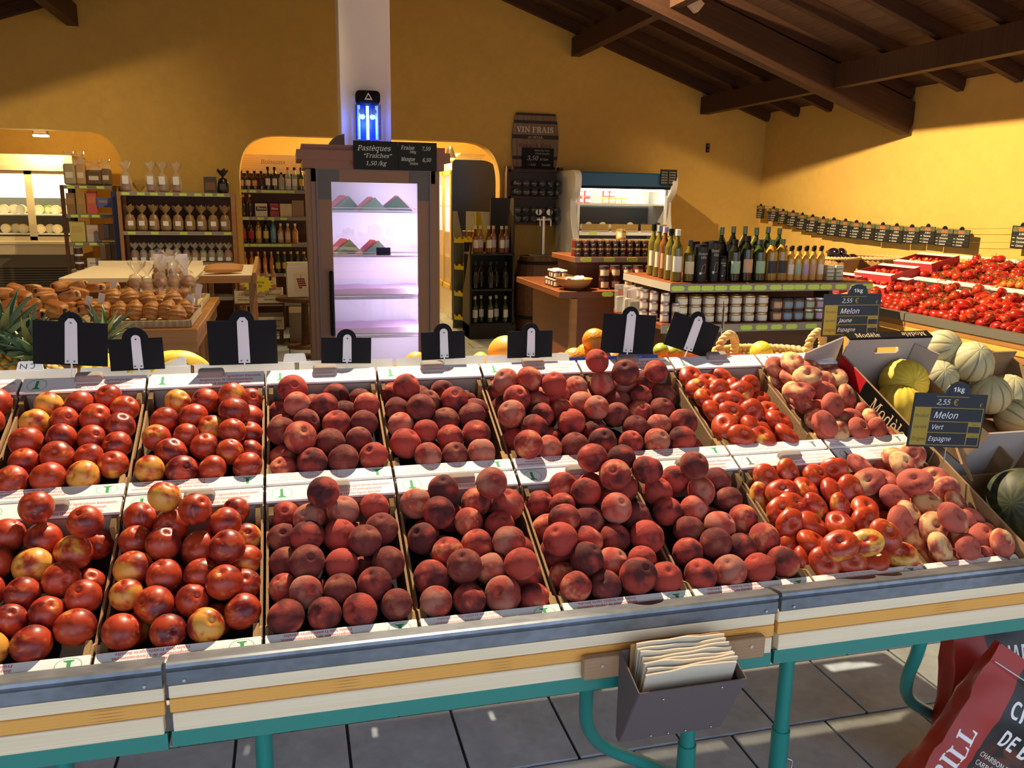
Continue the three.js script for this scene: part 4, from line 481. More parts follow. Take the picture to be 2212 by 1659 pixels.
// ---------------------------------------------------------------- tall glass refrigerator in front of the post
const glowMat = (c, k) => std([0.9, 0.9, 0.9], 0.5, { emissive: new THREE.Color(...c), emissiveIntensity: k });
{
  const f = thing('display_refrigerator', 'tall brown glass-door refrigerator with wedges of watermelon and violet-white light', 'refrigerator', [0.63, 0, -6.95]), z0 = 0.35;
  part('side_panel', bx(0.04, 1.8, 0.7, -0.48, 0.9, 0), M.fridgeBrown, f); part('side_panel', bx(0.04, 1.8, 0.7, 0.48, 0.9, 0), M.fridgeBrown, f);
  part('back_panel', bx(0.92, 1.72, 0.03, 0, 0.94, -0.33), M.white, f); part('floor_panel', bx(0.92, 0.12, 0.68, 0, 0.06, 0), M.fridgeBrown, f); part('ceiling_panel', bx(0.92, 0.08, 0.68, 0, 1.76, 0), M.white, f);
  part('inner_wall', bx(0.01, 1.6, 0.64, -0.45, 0.92, 0), M.white, f); part('inner_wall', bx(0.01, 1.6, 0.64, 0.45, 0.92, 0), M.white, f);
  const d = part('door', [bx(0.145, 1.68, 0.04, -0.3925, 0.96, z0 - 0.01), bx(0.135, 1.68, 0.04, 0.3975, 0.96, z0 - 0.01), bx(0.93, 0.09, 0.04, 0, 1.755, z0 - 0.01), bx(0.93, 0.1, 0.04, 0, 0.17, z0 - 0.01)], std([0.24, 0.12, 0.062], 0.5), f);
  part('corner_bracket', [bx(0.10, 0.22, 0.006, -0.375, 1.69, z0 + 0.012), bx(0.16, 0.085, 0.006, -0.34, 1.757, z0 + 0.0125)], M.darkSteel, d); part('corner_bracket', [bx(0.095, 0.22, 0.006, 0.38, 1.69, z0 + 0.012), bx(0.16, 0.085, 0.006, 0.345, 1.757, z0 + 0.0125)], M.darkSteel, d);
  part('glass_pane', bx(0.65, 1.5, 0.006, 0.003, 0.965, z0), M.glass, d); part('handle', rbx(0.035, 0.5, 0.035, 0.014, -0.34, 0.8, z0 + 0.045), M.black, d, 'black upright door handle'); part('frame_strip', [bx(0.012, 1.68, 0.012, -0.425, 0.96, z0 + 0.02), bx(0.012, 1.68, 0.012, 0.425, 0.96, z0 + 0.02), bx(0.87, 0.012, 0.012, 0, 1.805, z0 + 0.02)], M.brownMetal, f);
  part('cornice', [bx(1.05, 0.06, 0.8, 0, 1.835, 0.02), bx(1.13, 0.07, 0.86, 0, 1.90, 0.03), bx(1.06, 0.04, 0.82, 0, 1.955, 0.02)], std([0.25, 0.10, 0.058], 0.5), f, 'stepped red-brown cornice');
  const sh = phy([0.75, 0.7, 0.8], 0.2, { transmission: 0.6, thickness: 0 });
  for (const y of [1.49, 1.15, 0.82, 0.51]) { const s = part('shelf', bx(0.86, 0.012, 0.55, 0, y, -0.02), sh, f); part('wire_front', [cyl(0.004, 0.004, 0.86, 0, y + 0.03, 0.25, [0, 0, Math.PI / 2], 6), cyl(0.004, 0.004, 0.86, 0, y, 0.25, [0, 0, Math.PI / 2], 6)], M.steel, s); }
  const lc = [0.82, 0.68, 1.0]; part('light_tube', cyl(0.012, 0.012, 1.4, 0.425, 0.98, 0.26), glowMat(lc, 14), f); 
  const l = new THREE.RectAreaLight(new THREE.Color(...lc), 75, 0.05, 1.35); l.position.set(0.63 + 0.40, 0.98, -6.95 + 0.25); l.lookAt(0.63 - 0.3, 0.98, -6.95 - 0.25); scene.add(l);
  // pink-lined trays and watermelon wedges
  const flesh = std([0.72, 0.10, 0.13], 0.4), rind = std([0.06, 0.13, 0.05], 0.5), wrap = std([0.75, 0.55, 0.70], 0.5);
  const wedge = (x, y, z, r, a, l) => { const g = thing('watermelon_wedge', l, 'fruit', [x, y, z], a); const s = poly([[-r, 0], [r, 0], [0, r * 0.8]]); part('flesh', xf(ext(s, r * 0.7, 0.004), [0, 0.005, 0]), flesh, g); const c = new THREE.Shape(); c.moveTo(-r * 1.02, -0.006); c.lineTo(r * 1.02, -0.006); c.lineTo(0.02, r * 0.78); c.closePath(); part('rind', xf(ext(c, 0.012), [0, 0.008, r * 0.7 + 0.006]), rind, g); };
  wedge(0.38, 1.5, -6.86, 0.13, 0.5, 'wrapped watermelon wedge at the top shelf, nearest the handle side'); wedge(0.60, 1.5, -6.84, 0.12, 0.3, 'wrapped watermelon wedge in the middle of the top shelf'); wedge(0.84, 1.5, -6.88, 0.14, -0.3, 'dark green backed watermelon wedge on the top shelf by the light tube'); wedge(0.38, 1.16, -6.86, 0.14, 0.45, 'pink watermelon wedge on the second shelf by the handle'); wedge(0.61, 1.16, -6.84, 0.13, 0.4, 'pink watermelon wedge in the middle of the second shelf');
  for (const [y, l] of [[0.52, 'pink paper-lined tray on the lowest refrigerator shelf'], [0.83, 'pink paper-lined tray on the third refrigerator shelf']]) { const g = thing('lined_tray', l, 'tray', [0.63, y, -6.93]); part('tray', bx(0.78, 0.012, 0.42, 0, 0.006, 0), M.steel, g); const q = new THREE.BoxGeometry(0.76, 0.05, 0.4, 20, 1, 6), p = q.attributes.position; for (let i = 0; i < p.count; i++) if (p.getY(i) > 0) p.setY(i, p.getY(i) + 0.03 * (fbm(p.getX(i) * 8, y * 9, p.getZ(i) * 8, 3) - 0.5)); q.computeVertexNormals(); part('paper', xf(q, [0, 0.038, 0]), wrap, g); }
  solo('black_label', rbx(0.11, 0.06, 0.004, 0.002), M.black, 'small black label on the second refrigerator shelf', 'label', [0.70, 1.19, -6.68]);
  // chalk boards hung on the cornice
  const chalk = (w, h, draw) => canvasTex(w, h, (x) => { x.fillStyle = '#16181a'; x.fillRect(0, 0, w, h); x.fillStyle = '#dfe3e2'; x.strokeStyle = '#dfe3e2'; draw(x); });
  const b1 = thing('chalk_board', 'black chalk board reading Pastèques Fraîches on the refrigerator', 'chalk board', [0.635, 1.905, -6.485]), b2 = thing('chalk_board', 'black chalk board reading Fraise and Mangue on the refrigerator', 'chalk board', [0.945, 1.905, -6.485]);
  const p1 = part('panel', bx(0.328, 0.205, 0.006), M.black, b1), p2 = part('panel', bx(0.29, 0.205, 0.006), M.black, b2);
  part('lettering', xf(new THREE.PlaneGeometry(0.324, 0.2), [0, 0, 0.0036]), std(0xffffff, 0.8, { map: chalk(384, 240, (x) => { x.font = 'italic 62px serif'; x.fillText('Pastèques', 30, 80, 290); x.font = 'italic 50px serif'; x.fillText('“Fraîches”', 80, 140, 250); x.fillText('1,50 /kg', 100, 205, 190); }) }), b1, 'white chalk lettering');
  part('lettering', xf(new THREE.PlaneGeometry(0.286, 0.2), [0, 0, 0.0036]), std(0xffffff, 0.8, { map: chalk(384, 240, (x) => { x.font = 'italic 46px serif'; x.fillText('Fraise', 24, 62); x.font = 'italic 30px serif'; x.fillText('500g', 110, 92); x.font = 'italic 46px serif'; x.fillText('→ 7,50', 200, 66, 160); x.fillText('Mangue', 24, 160, 140); x.font = 'italic 30px serif'; x.fillText('Avion', 110, 192); x.font = 'italic 46px serif'; x.fillText('→ 6,50', 206, 164, 160); }) }), b2, 'white chalk lettering');
  tag(solo('brass_bell', lathe([[0.001, 0.05], [0.015, 0.048], [0.025, 0.02], [0.04, -0.02], [0.045, -0.035], [0.001, -0.035]], 20), M.gold, 'small brass-coloured bell hanging at the refrigerator cornice corner', 'bell', [1.215, 1.945, -6.6]), 'small brass-coloured bell at the refrigerator cornice corner', 'bell');
  // insect lamp on the post
  const il = thing('insect_lamp', 'black-capped insect lamp glowing blue on the white post', 'lamp', [0.662, 2.07, -7.36]);
  part('cap', rbx(0.2, 0.11, 0.14, 0.035, 0, 0.335, 0), M.black, il); const tri = (r) => poly([[-r, -r * 0.7], [r, -r * 0.7], [0, r]]); const ts = tri(0.034); ts.holes.push(new THREE.Path(tri(0.018).getPoints())); part('triangle_mark', xf(ext(ts, 0.002), [0, 0.335, 0.071]), M.white, il, 'white triangle mark');
  const blue = glowMat([0.02, 0.10, 1.0], 3.5), cyan = glowMat([0.2, 0.65, 1.0], 4); for (const x of [-0.075, 0.075]) part('glow_tube', cyl(0.012, 0.012, 0.27, x, 0.14, -0.02), blue, il); part('glow_tube', cyl(0.012, 0.012, 0.27, 0, 0.14, -0.04), cyan, il); part('backplate', bx(0.19, 0.28, 0.006, 0, 0.14, -0.065), std([0.02, 0.05, 0.5], 0.4), il);
  for (const x of [-0.05, 0.042]) { const k = part('reflector', cyl(0.026, 0.026, 0.008, x, 0.225, 0.03, [Math.PI / 2, 0, 0], 24), std([0.35, 0.35, 0.36], 0.5), il); part('bulb', sph(0.022), cyan, k).position.set(x * 0.9, 0.185, 0.0); }
  const bars = []; for (let i = 0; i < 24; i++) bars.push(bx(0.196, 0.002, 0.002, 0, 0.012 + i * 0.0115, 0.062)); for (let i = 0; i < 4; i++) bars.push(bx(0.003, 0.28, 0.003, -0.097 + i * 0.0647, 0.14, 0.063)); for (const s of [-1, 1]) for (let i = 0; i < 24; i++) bars.push(bx(0.002, 0.002, 0.12, s * 0.098, 0.012 + i * 0.0115, 0)); part('cage', bars, M.black, il);
  const pl = new THREE.PointLight(new THREE.Color(0.05, 0.15, 1), 0.5, 0, 2); pl.position.set(0.662, 2.2, -7.30); pl.castShadow = true; scene.add(pl);
  { const b = solo('dark_hat', (() => { const s = new THREE.Shape(); s.moveTo(-0.1, 0); s.quadraticCurveTo(-0.08, 0.08, 0.0, 0.11); s.lineTo(0.04, 0.12); s.lineTo(0.04, 0); s.closePath(); return ext(s, 0.08); })(), M.shelfDark, 'dark rounded object on top of the refrigerator beside the post', 'object', [0.41, 1.975, -7.2]); }
}
// ---------------------------------------------------------------- bread table
const crumbM = std(0xffffff, 0.5, { vertexColors: true });
function breadGeo(kind, o) {
  const g = new THREE.SphereGeometry(1, 40, 24), p = g.attributes.position, c = new Float32Array(p.count * 3);
  for (let i = 0; i < p.count; i++) {
    let x = p.getX(i), y = p.getY(i), z = p.getZ(i); const n = fbm(x * 3 + o, y * 3, z * 3 + o, 3); let k = 1, q;
    if (kind === 'croissant') { const rib = Math.abs(Math.sin(z * 9)); k = 0.9 + 0.12 * rib * (1 - z * z * 0.5); const t = 1 - 0.55 * z * z; p.setXYZ(i, x * 0.062 * t * k + z * z * 0.012, y * 0.05 * t * k, z * 0.082); q = lerp3([0.62, 0.33, 0.10], [0.36, 0.14, 0.03], smooth(0.2, 0.9, rib * 0.8 + n * 0.4)); }
    else if (kind === 'pain') { const bx_ = (v) => Math.sign(v) * Math.pow(Math.abs(v), 0.6); p.setXYZ(i, bx_(x) * 0.066, bx_(y) * 0.034, bx_(z) * 0.045); q = lerp3([0.64, 0.36, 0.12], [0.38, 0.13, 0.03], smooth(0.35, 0.75, y * 0.4 + n)); if (Math.abs(x) > 0.82) q = Math.hypot(y, z - 0.3) < 0.3 ? [0.05, 0.02, 0.015] : [0.55, 0.36, 0.17]; }
    else { p.setXYZ(i, x * 0.055, y * 0.035, z * 0.05); q = lerp3([0.36, 0.16, 0.06], [0.20, 0.075, 0.03], n); }
    q.forEach((v, j) => (c[i * 3 + j] = v));
  }
  g.setAttribute('color', new THREE.BufferAttribute(c, 3)); g.computeVertexNormals(); return g;
}
const pinch = (h, r, top = 0.5) => { const g = lathe([[0.001, 0], [r * 0.8, 0], [r, h * 0.08], [r * 0.97, h * 0.4], [r * 0.62, h * 0.60], [r * 0.16, h * 0.66], [r * 0.2, h * 0.70], [r * 0.85, h * 0.9], [r * 0.95, h]], 18), p = g.attributes.position; for (let i = 0; i < p.count; i++) { const x = p.getX(i), y = p.getY(i), z = p.getZ(i), th = Math.atan2(x, z), k = 1 + (y > h * 0.55 ? 0.2 * Math.sin(th * 7) : 0.05 * Math.sin(th * 3 + y * 40)); p.setXYZ(i, x * k, y + (y > h * 0.9 ? 0.015 * Math.sin(th * 5) : 0), z * k * 0.7); } g.computeVertexNormals(); return g; };
{
  const t = thing('bread_table', 'orange-brown wooden bakery table carrying croissants', 'table', [-1.3, 0, -6.25]);
  part('top', rbx(1.46, 0.05, 1.75, 0.008, 0, 0.775, 0), M.oak, t); part('apron', bx(1.4, 0.10, 0.03, 0.02, 0.70, 0.83), M.oak, t); part('apron', bx(0.03, 0.10, 1.66, 0.69, 0.70, 0), M.oak, t); for (const [x, z] of [[-0.66, 0.78], [0.64, 0.78], [-0.66, -0.78], [0.64, -0.78]]) part('leg', bx(0.07, 0.66, 0.07, x, 0.33, z), M.oak, t); part('lower_panel', bx(1.2, 0.5, 0.02, 0, 0.36, 0.5), M.oak, t);
  const tray = (x, z, w, d, l) => { const g = thing('wicker_tray', l, 'tray', [x, 0.80, z]); const wm = std([0.62, 0.50, 0.31], 0.85, { bumpMap: dataTex(64, 64, (u, v) => { const k = 0.5 + 0.5 * Math.sin(u * 6.283 * 8) * Math.cos(v * 6.283 * 8); return [k, k, k]; }, false), bumpScale: 0.004 }); part('base', bx(w, 0.012, d, 0, 0.006, 0), wm, g); for (const s of [-1, 1]) { part('rim', rbx(w, 0.045, 0.022, 0.008, 0, 0.024, s * d / 2), wm, g); part('rim', rbx(0.022, 0.045, d, 0.008, s * w / 2, 0.024, 0), wm, g); } };
  tray(-0.93, -5.78, 0.62, 0.62, 'pale wicker tray holding the croissants'); tray(-1.60, -6.0, 0.66, 0.9, 'pale wicker tray holding the chocolate rolls'); tray(-0.95, -6.62, 0.62, 0.7, 'pale wicker tray holding the bagged biscuits');
  const cg = [0, 1, 2].map((i) => breadGeo('croissant', i * 4)), pg = [0, 1, 2].map((i) => breadGeo('pain', i * 6)), kg = [0, 1].map((i) => breadGeo('cookie', i * 3));
  const CRO = [[-1.168, 0.868, -5.75], [-1.07, 0.869, -5.75], [-0.98, 0.872, -5.75], [-0.879, 0.869, -5.75], [-0.785, 0.873, -5.75], [-0.715, 0.85, -5.64], [-1.132, 0.93, -5.92], [-1.032, 0.93, -5.92], [-0.923, 0.917, -5.9], [-0.855, 0.895, -5.97], [-0.764, 0.915, -5.9], [-0.685, 0.871, -5.80]];
  CRO.forEach((p, i) => { const m = solo('croissant', cg[i % 3], crumbM, i < 6 ? `golden croissant, ${ORD[i]} from the chocolate rolls in the near line` : `golden croissant, ${ORD[i - 6]} from the chocolate rolls in the upper line`, 'pastry', p, 'croissants in the wicker tray'); m.rotation.set(rr(-0.15, 0.15) + 0.95, rr(-0.25, 0.25), rr(-0.2, 0.2)); });
  const PAI = [[-1.719, 0.903, -5.80], [-1.585, 0.906, -5.80], [-1.439, 0.898, -5.80], [-1.687, 0.946, -6.0], [-1.394, 0.948, -5.95], [-1.545, 0.938, -6.0], [-1.823, 0.96, -6.1], [-1.77, 0.961, -6.22], [-1.686, 0.964, -6.25], [-1.608, 0.947, -6.2], [-1.533, 0.977, -6.35], [-1.427, 0.97, -6.35], [-1.32, 0.963, -6.35], [-1.237, 0.95, -6.4], [-1.394, 0.944, -6.2], [-1.27, 0.868, -5.85]];
  PAI.forEach((p, i) => { const m = solo('chocolate_roll', pg[i % 3], crumbM, `browned chocolate roll, ${i < 3 ? ORD[i] + ' in the nearest line' : i < 6 ? ORD[i - 3] + ' in the second line' : i < 10 ? ORD[i - 6] + ' in the third line' : ORD[i - 10] + ' in the rear of the pile'} beside the croissants`, 'pastry', p, 'chocolate rolls in the wicker tray'); m.rotation.set(rr(-0.4, 0.4), rr(-0.8, 0.8), rr(-0.35, 0.35)); });
  // filler rolls that carry the upper ones
  for (let i = 0; i < 14; i++) { const m = solo('chocolate_roll', pg[i % 3], crumbM, `browned chocolate roll under the pile, ${ORD[i % 5]} along in the ${ORD[Math.floor(i / 5)]} lowest line`, 'pastry', [-1.84 + (i % 5) * 0.13, 0.852 + (i > 4 ? 0.02 : 0), -5.86 - Math.floor(i / 5) * 0.2], 'chocolate rolls at the bottom of the pile'); m.rotation.set(0, rr(-0.5, 0.5), 0); }
  const CK = [[-1.138, 0.90, -6.75], [-1.049, 0.89, -6.70], [-0.957, 0.92, -6.75], [-0.858, 0.91, -6.75], [-0.752, 0.93, -6.75], [-0.98, 0.98, -6.95], [-0.864, 0.98, -6.95], [-1.172, 0.86, -6.45], [-1.088, 0.85, -6.45], [-0.998, 0.855, -6.45], [-0.84, 0.865, -6.45], [-0.759, 0.86, -6.45], [-0.921, 0.865, -6.45]];
  CK.forEach((p, i) => { const g = thing('biscuit_bag', i < 5 ? `clear bag of brown biscuits, ${ORD[i]} from the rolls in the middle line` : i < 7 ? `clear bag of biscuits at the top, ${ORD[i - 5]} of two` : `clear bag of round biscuits, ${ORD[i - 7]} in the lowest line behind the croissants`, 'bag', p, 0, 'biscuit bags in the tray'); for (let k = 0; k < 3; k++) { const m = part('biscuit', kg[k % 2], crumbM, g); m.position.set(rr(-0.012, 0.012), -0.02 + k * 0.028, rr(-0.01, 0.01)); m.rotation.set(rr(0.1, 1.1), rr(0, 3), 0); m.scale.setScalar(0.98); } const f = part('cellophane', pinch(i < 7 ? 0.26 : 0.13, 0.068), M.film, g, 'clear crinkled cellophane'); f.position.y = -0.05; f.rotation.set(rr(-0.2, 0.2), rr(0, 3), rr(-0.3, 0.3)); if (i < 5) part('label', bx(0.03, 0.02, 0.001, 0.01, 0.0, 0.045), std([0.6, 0.08, 0.02], 0.6), g); });
  [[-1.259, 0.913, -5.82], [-1.184, 0.93, -5.82], [-1.167, 0.978, -6.12], [-0.653, 0.913, -5.82], [-0.630, 0.95, -6.15]].forEach((p, i) => { const g = thing('price_flag', ['white price flag between rolls and croissants, lower one', 'white price flag at the first croissant', 'white price flag standing among the rear rolls', 'pinkish white price flag at the end of the croissants', 'white price flag at the corner of the biscuit tray'][i], 'price flag', p); g.rotation.set(-0.1, -0.4, -0.25); part('card', bx(0.045, 0.10, 0.002), M.white, g); part('foot', bx(0.02, 0.05, 0.006, 0, -0.07, 0), M.whitePlastic, g); });
  { const s = thing('paper_sheet', 'white paper sheet standing behind the biscuit bags', 'paper', [-0.91, 1.02, -7.02]); s.rotation.set(-0.2, 0, 0); part('sheet', bx(0.25, 0.26, 0.002), std([0.66, 0.66, 0.82], 0.7), s); part('support', bx(0.08, 0.28, 0.004, 0, 0, -0.03, [0.25, 0, 0]), M.card, s); }
  const cb = thing('cream_counter', 'cream-topped low counter behind the bakery table', 'counter', [-1.26, 0, -7.85]); part('body', bx(0.9, 0.9, 1.1, 0, 0.45, 0), M.oak, cb); part('top', rbx(1.0, 0.04, 1.25, 0.006, 0, 0.93, 0), M.cream, cb); part('back_lip', bx(0.9, 0.05, 0.02, 0, 0.97, -0.6), M.cream, cb);
  const rs = thing('bread_rack', 'slanted wooden bread tray rack at the end of the bakery table', 'rack', [-0.52, 0, -7.6]); part('tray', bx(0.42, 0.02, 0.7, 0, 0.95, 0, [0.1, 0, 0]), M.cream, rs); part('side_board', bx(0.03, 0.09, 0.8, 0.22, 0.98, 0, [0.1, 0, 0]), M.oak, rs); part('front_board', bx(0.42, 0.06, 0.02, 0, 0.93, 0.36), M.oak, rs); for (const [x, z] of [[-0.18, 0.3], [0.19, 0.3], [-0.18, -0.3], [0.19, -0.3]]) part('leg', bx(0.04, 0.92, 0.04, x, 0.46, z), M.oak, rs);
  for (let i = 0; i < 3; i++) { const m = solo('baguette', xf(sph(1, 20, 12), [0, 0, 0], undefined, [0.16, 0.028, 0.035]), std([0.42, 0.20, 0.06], 0.6), ['baguette lying on the slanted bread rack, nearest one', 'baguette lying on the slanted bread rack, middle one', 'baguette lying on the slanted bread rack, rear one'][i], 'bread', [-0.56, 0.985 + i * 0.008, -7.5 - i * 0.09], 'baguettes on the rack'); m.rotation.y = 0.15; }
}

// ---------------------------------------------------------------- shelving along the back
const tagGeo = bx(0.075, 0.028, 0.003);
function shelfUnit(name, label, pos, W, D, H, levels, opt = {}) {
  const u = thing(name, label, opt.cat || 'shelf', pos), pm = opt.post || M.oak, sm = opt.shelf || M.shelfGrey;
  for (const sx of [-1, 1]) for (const sz of [-1, 1]) part('post', bx(opt.pw || 0.035, H, opt.pw || 0.035, sx * (W / 2), H / 2, sz * D / 2), pm, u);
  if (opt.back) part('back_panel', bx(W, H, 0.01, 0, H / 2, -D / 2), opt.back, u);
  levels.forEach(([y, tags]) => { const s = part('shelf', bx(W, 0.02, D, 0, y - 0.01, 0), opt.board || M.shelfDark, u); part('edge_strip', bx(W, 0.04, 0.006, 0, y - 0.02, D / 2 + 0.003), sm, s); (tags || []).forEach((x) => { part('price_label', tagGeo, M.tagGreen, s).position.set(x, y - 0.02, D / 2 + 0.008); }); });
  return u;
}
// bread shelf between the arches: centre x -1.165
{
  shelfUnit('bread_shelf', 'wooden shelf with grey price strips and bagged rusks between the arches', [-1.165, 0, -9.98], 1.14, 0.34, 1.62, [[1.62, [-0.5, -0.35, -0.22, -0.07, 0.07, 0.22, 0.33, 0.45]], [1.21, [-0.47, -0.24, 0.05, 0.3, 0.5]], [0.88], [0.5], [0.15]], { back: M.darkWood });
  const brown = (c) => std(c, 0.55), bag = pinch(0.31, 0.062), bag2 = pinch(0.27, 0.058), bag3 = pinch(0.2, 0.045);
  const mk = (name, label, geo, mat, pos, lab, group, inner) => { const g = thing(name, label, 'bag', pos, 0, group); part('wrap', geo, mat, g); if (inner) part('contents', inner, std([0.28, 0.11, 0.05], 0.7), g); part('label', lab, M.white, g, 'white paper label'); return g; };
  [[-1.665, 'second'], [-1.421, 'b'], [-1.304, 'c'], [-1.164, 'd']].forEach(([x], i) => mk('rusk_bag', `clear bag of rusks with white label on the top shelf, ${ORD[i]} from the arch`, bag, M.film, [x, 1.622, -9.9], bx(0.06, 0.085, 0.002, 0, 0.12, 0.048), 'rusk bags on the top shelf', rbx(0.085, 0.09, 0.06, 0.02, 0, 0.047, 0)));
  const bx1 = thing('pasta_box', 'dark illustrated box standing on the top shelf end', 'box', [-0.822, 1.622, -9.92]); part('carton', bx(0.13, 0.17, 0.05, 0, 0.085, 0), std([0.07, 0.055, 0.04], 0.6), bx1); part('picture', bx(0.1, 0.08, 0.002, 0, 0.07, 0.026), std([0.2, 0.1, 0.045], 0.6), bx1);
  { const g = thing('coffee_packet', 'glossy black packet leaning on the top shelf end', 'packet', [-0.69, 1.622, -9.92]); part('packet', pinch(0.25, 0.06), phy([0.015, 0.015, 0.02], 0.25), g); part('label', bx(0.06, 0.06, 0.002, 0, 0.07, 0.045), M.shelfDark, g); }
  const tan = phy([0.30, 0.18, 0.075], 0.35, { clearcoat: 0.3 });
  for (let i = 0; i < 9; i++) mk('biscuit_sack', `brown paper-gold biscuit sack on the second shelf, ${i < 8 ? ORD[i] : 'ninth'} from the blue post`, bag2, tan, [-1.66 + i * 0.121, 1.212, -9.9 + rr(-0.02, 0.02)], bx(0.055, 0.05, 0.002, 0, 0.08, 0.045), 'biscuit sacks on the second shelf').rotation.y = rr(-0.3, 0.3);
  const cs = [[0.35, 0.04, 0.02], [0.3, 0.28, 0.25], [0.35, 0.1, 0.04], [0.04, 0.03, 0.03], [0.5, 0.16, 0.05], [0.3, 0.28, 0.2], [0.5, 0.17, 0.05], [0.5, 0.17, 0.05], [0.42, 0.45, 0.1], [0.3, 0.28, 0.22], [0.2, 0.28, 0.1], [0.45, 0.12, 0.06]];
  cs.forEach((c, i) => { const g = thing('sweet_bag', `small clear bag of ${['red', 'pale', 'rust', 'dark', 'orange', 'white', 'amber', 'orange', 'yellow-green', 'grey', 'green', 'pinkish'][i]} sweets on the third shelf, number ${ORD[i] || ['ninth', 'tenth', 'eleventh', 'twelfth'][i - 8]} along`, 'bag', [-1.63 + i * 0.087, 0.882, -9.87], 0, 'sweet bags on the third shelf'); part('contents', rbx(0.05, 0.1, 0.04, 0.015, 0, 0.052, 0), std(c, 0.5), g); part('wrap', bag3, M.film, g); part('label', bx(0.05, 0.04, 0.002, 0, 0.03, 0.034), M.white, g); });
  const bp = struct('trim_1', bx(0.05, 1.62, 0.12, -1.80, 0.81, -9.95), std([0.02, 0.03, 0.10], 0.5));
}
// grocery rack in the opening of the first arch
{
  shelfUnit('grocery_rack', 'narrow metal grocery rack with bags and boxes in the first arch', [-2.09, 0, -10.32], 0.52, 0.34, 1.68, [[1.68, [-0.17, -0.05, 0.12]], [1.375, [-0.16, -0.06, 0.05]], [1.075, [-0.14, 0.0, 0.12]], [0.775, [-0.15, -0.04]], [0.4]], { post: M.darkWood, shelf: std([0.25, 0.22, 0.16], 0.6) });
  const pk = [[-2.28, 'pasta bag with green ruffled top', [0.42, 0.36, 0.18], 0.12, 0.3], [-2.17, 'orange printed pasta bag', [0.55, 0.33, 0.12], 0.1, 0.3], [-2.04, 'dark wicker gift basket bag', [0.14, 0.08, 0.03], 0.16, 0.22], [-1.92, 'yellow topped dark bag', [0.2, 0.12, 0.04], 0.1, 0.24]];
  pk.forEach(([x, l, c, w, h]) => { const g = thing('pasta_bag', `${l} on top of the grocery rack`, 'bag', [x, 1.682, -10.26]); part('bag', rbx(w, h * 0.75, 0.1, 0.025, 0, h * 0.375, 0), std(c, 0.5), g); part('ruffle', xf(pinch(h * 0.5, w * 0.5), [0, h * 0.65, 0]), M.film, g); part('label', bx(w * 0.6, h * 0.2, 0.002, 0, h * 0.35, 0.051), M.cream, g); });
  const boxes = [[-2.29, 1.377, 0.085, 0.22, [0.28, 0.17, 0.07], 'brown biscuit carton'], [-2.19, 1.377, 0.09, 0.22, [0.40, 0.26, 0.08], 'carton with yellow label'], [-2.08, 1.377, 0.1, 0.24, [0.62, 0.12, 0.08], 'red and white biscuit box'], [-1.95, 1.45, 0.17, 0.1, [0.10, 0.14, 0.40], 'blue and pink sweets box'], [-2.25, 1.077, 0.15, 0.22, [0.62, 0.55, 0.16], 'yellow chocolate box'], [-2.09, 1.077, 0.13, 0.18, [0.60, 0.52, 0.46], 'cream-coloured biscuit box'], [-2.10, 0.777, 0.16, 0.12, [0.66, 0.62, 0.58], 'white spread carton']];
  boxes.forEach(([x, y, w, h, c, l]) => { const g = thing('grocery_box', `${l} on the narrow grocery rack`, 'box', [x, y, -10.24]); part('carton', bx(w, h, 0.07, 0, h / 2, 0), std(c, 0.6), g); part('print', bx(w * 0.7, h * 0.3, 0.002, 0, h * 0.62, 0.036), std([c[0] * 0.5 + 0.3, c[1] * 0.5 + 0.15, c[2] * 0.5 + 0.05], 0.6), g); if (l[0] === 'w') part('lettering', xf(new THREE.PlaneGeometry(0.13, 0.05), [0, h * 0.55, 0.0375]), std(0xffffff, 0.6, { map: canvasTex(128, 48, (q) => { q.fillStyle = '#e9e4dc'; q.fillRect(0, 0, 128, 48); q.font = 'bold 34px sans-serif'; q.fillStyle = '#222'; q.fillText('n', 8, 34); q.fillStyle = '#c01818'; q.fillText('utella', 28, 34); }) }), g); });
  for (let i = 0; i < 3; i++) { const g = thing('spread_jar', `white-lidded dark spread jar in a stack, ${['lowest', 'middle', 'topmost'][i]} one, on the grocery rack`, 'jar', [-2.26, 0.777 + i * 0.085, -10.22], 0, 'spread jars stacked'); part('jar', cyl(0.042, 0.042, 0.06, 0, 0.03, 0), std([0.09, 0.04, 0.025], 0.3), g); part('lid', cyl(0.044, 0.044, 0.022, 0, 0.071, 0), M.white, g); }
  for (let i = 0; i < 9; i++) { const g = thing('snack_packet', `dark hanging snack packet on the rack side, ${['top', 'middle', 'bottom'][Math.floor(i / 3)]} hook, ${ORD[i % 3]} one`, 'packet', [-1.99 + (i % 3) * 0.055, 1.13 - Math.floor(i / 3) * 0.22, -10.10], rr(-0.4, 0.4), 'snack packets on hooks'); part('packet', rbx(0.06, 0.17, 0.02, 0.01, 0, 0.06, 0), phy([0.10 + 0.1 * rnd(), 0.06 + 0.05 * rnd(), 0.04], 0.3), g); part('hook', cyl(0.003, 0.003, 0.1, 0, 0.15, -0.05, [Math.PI / 2, 0, 0], 5), M.steel, g); }
}
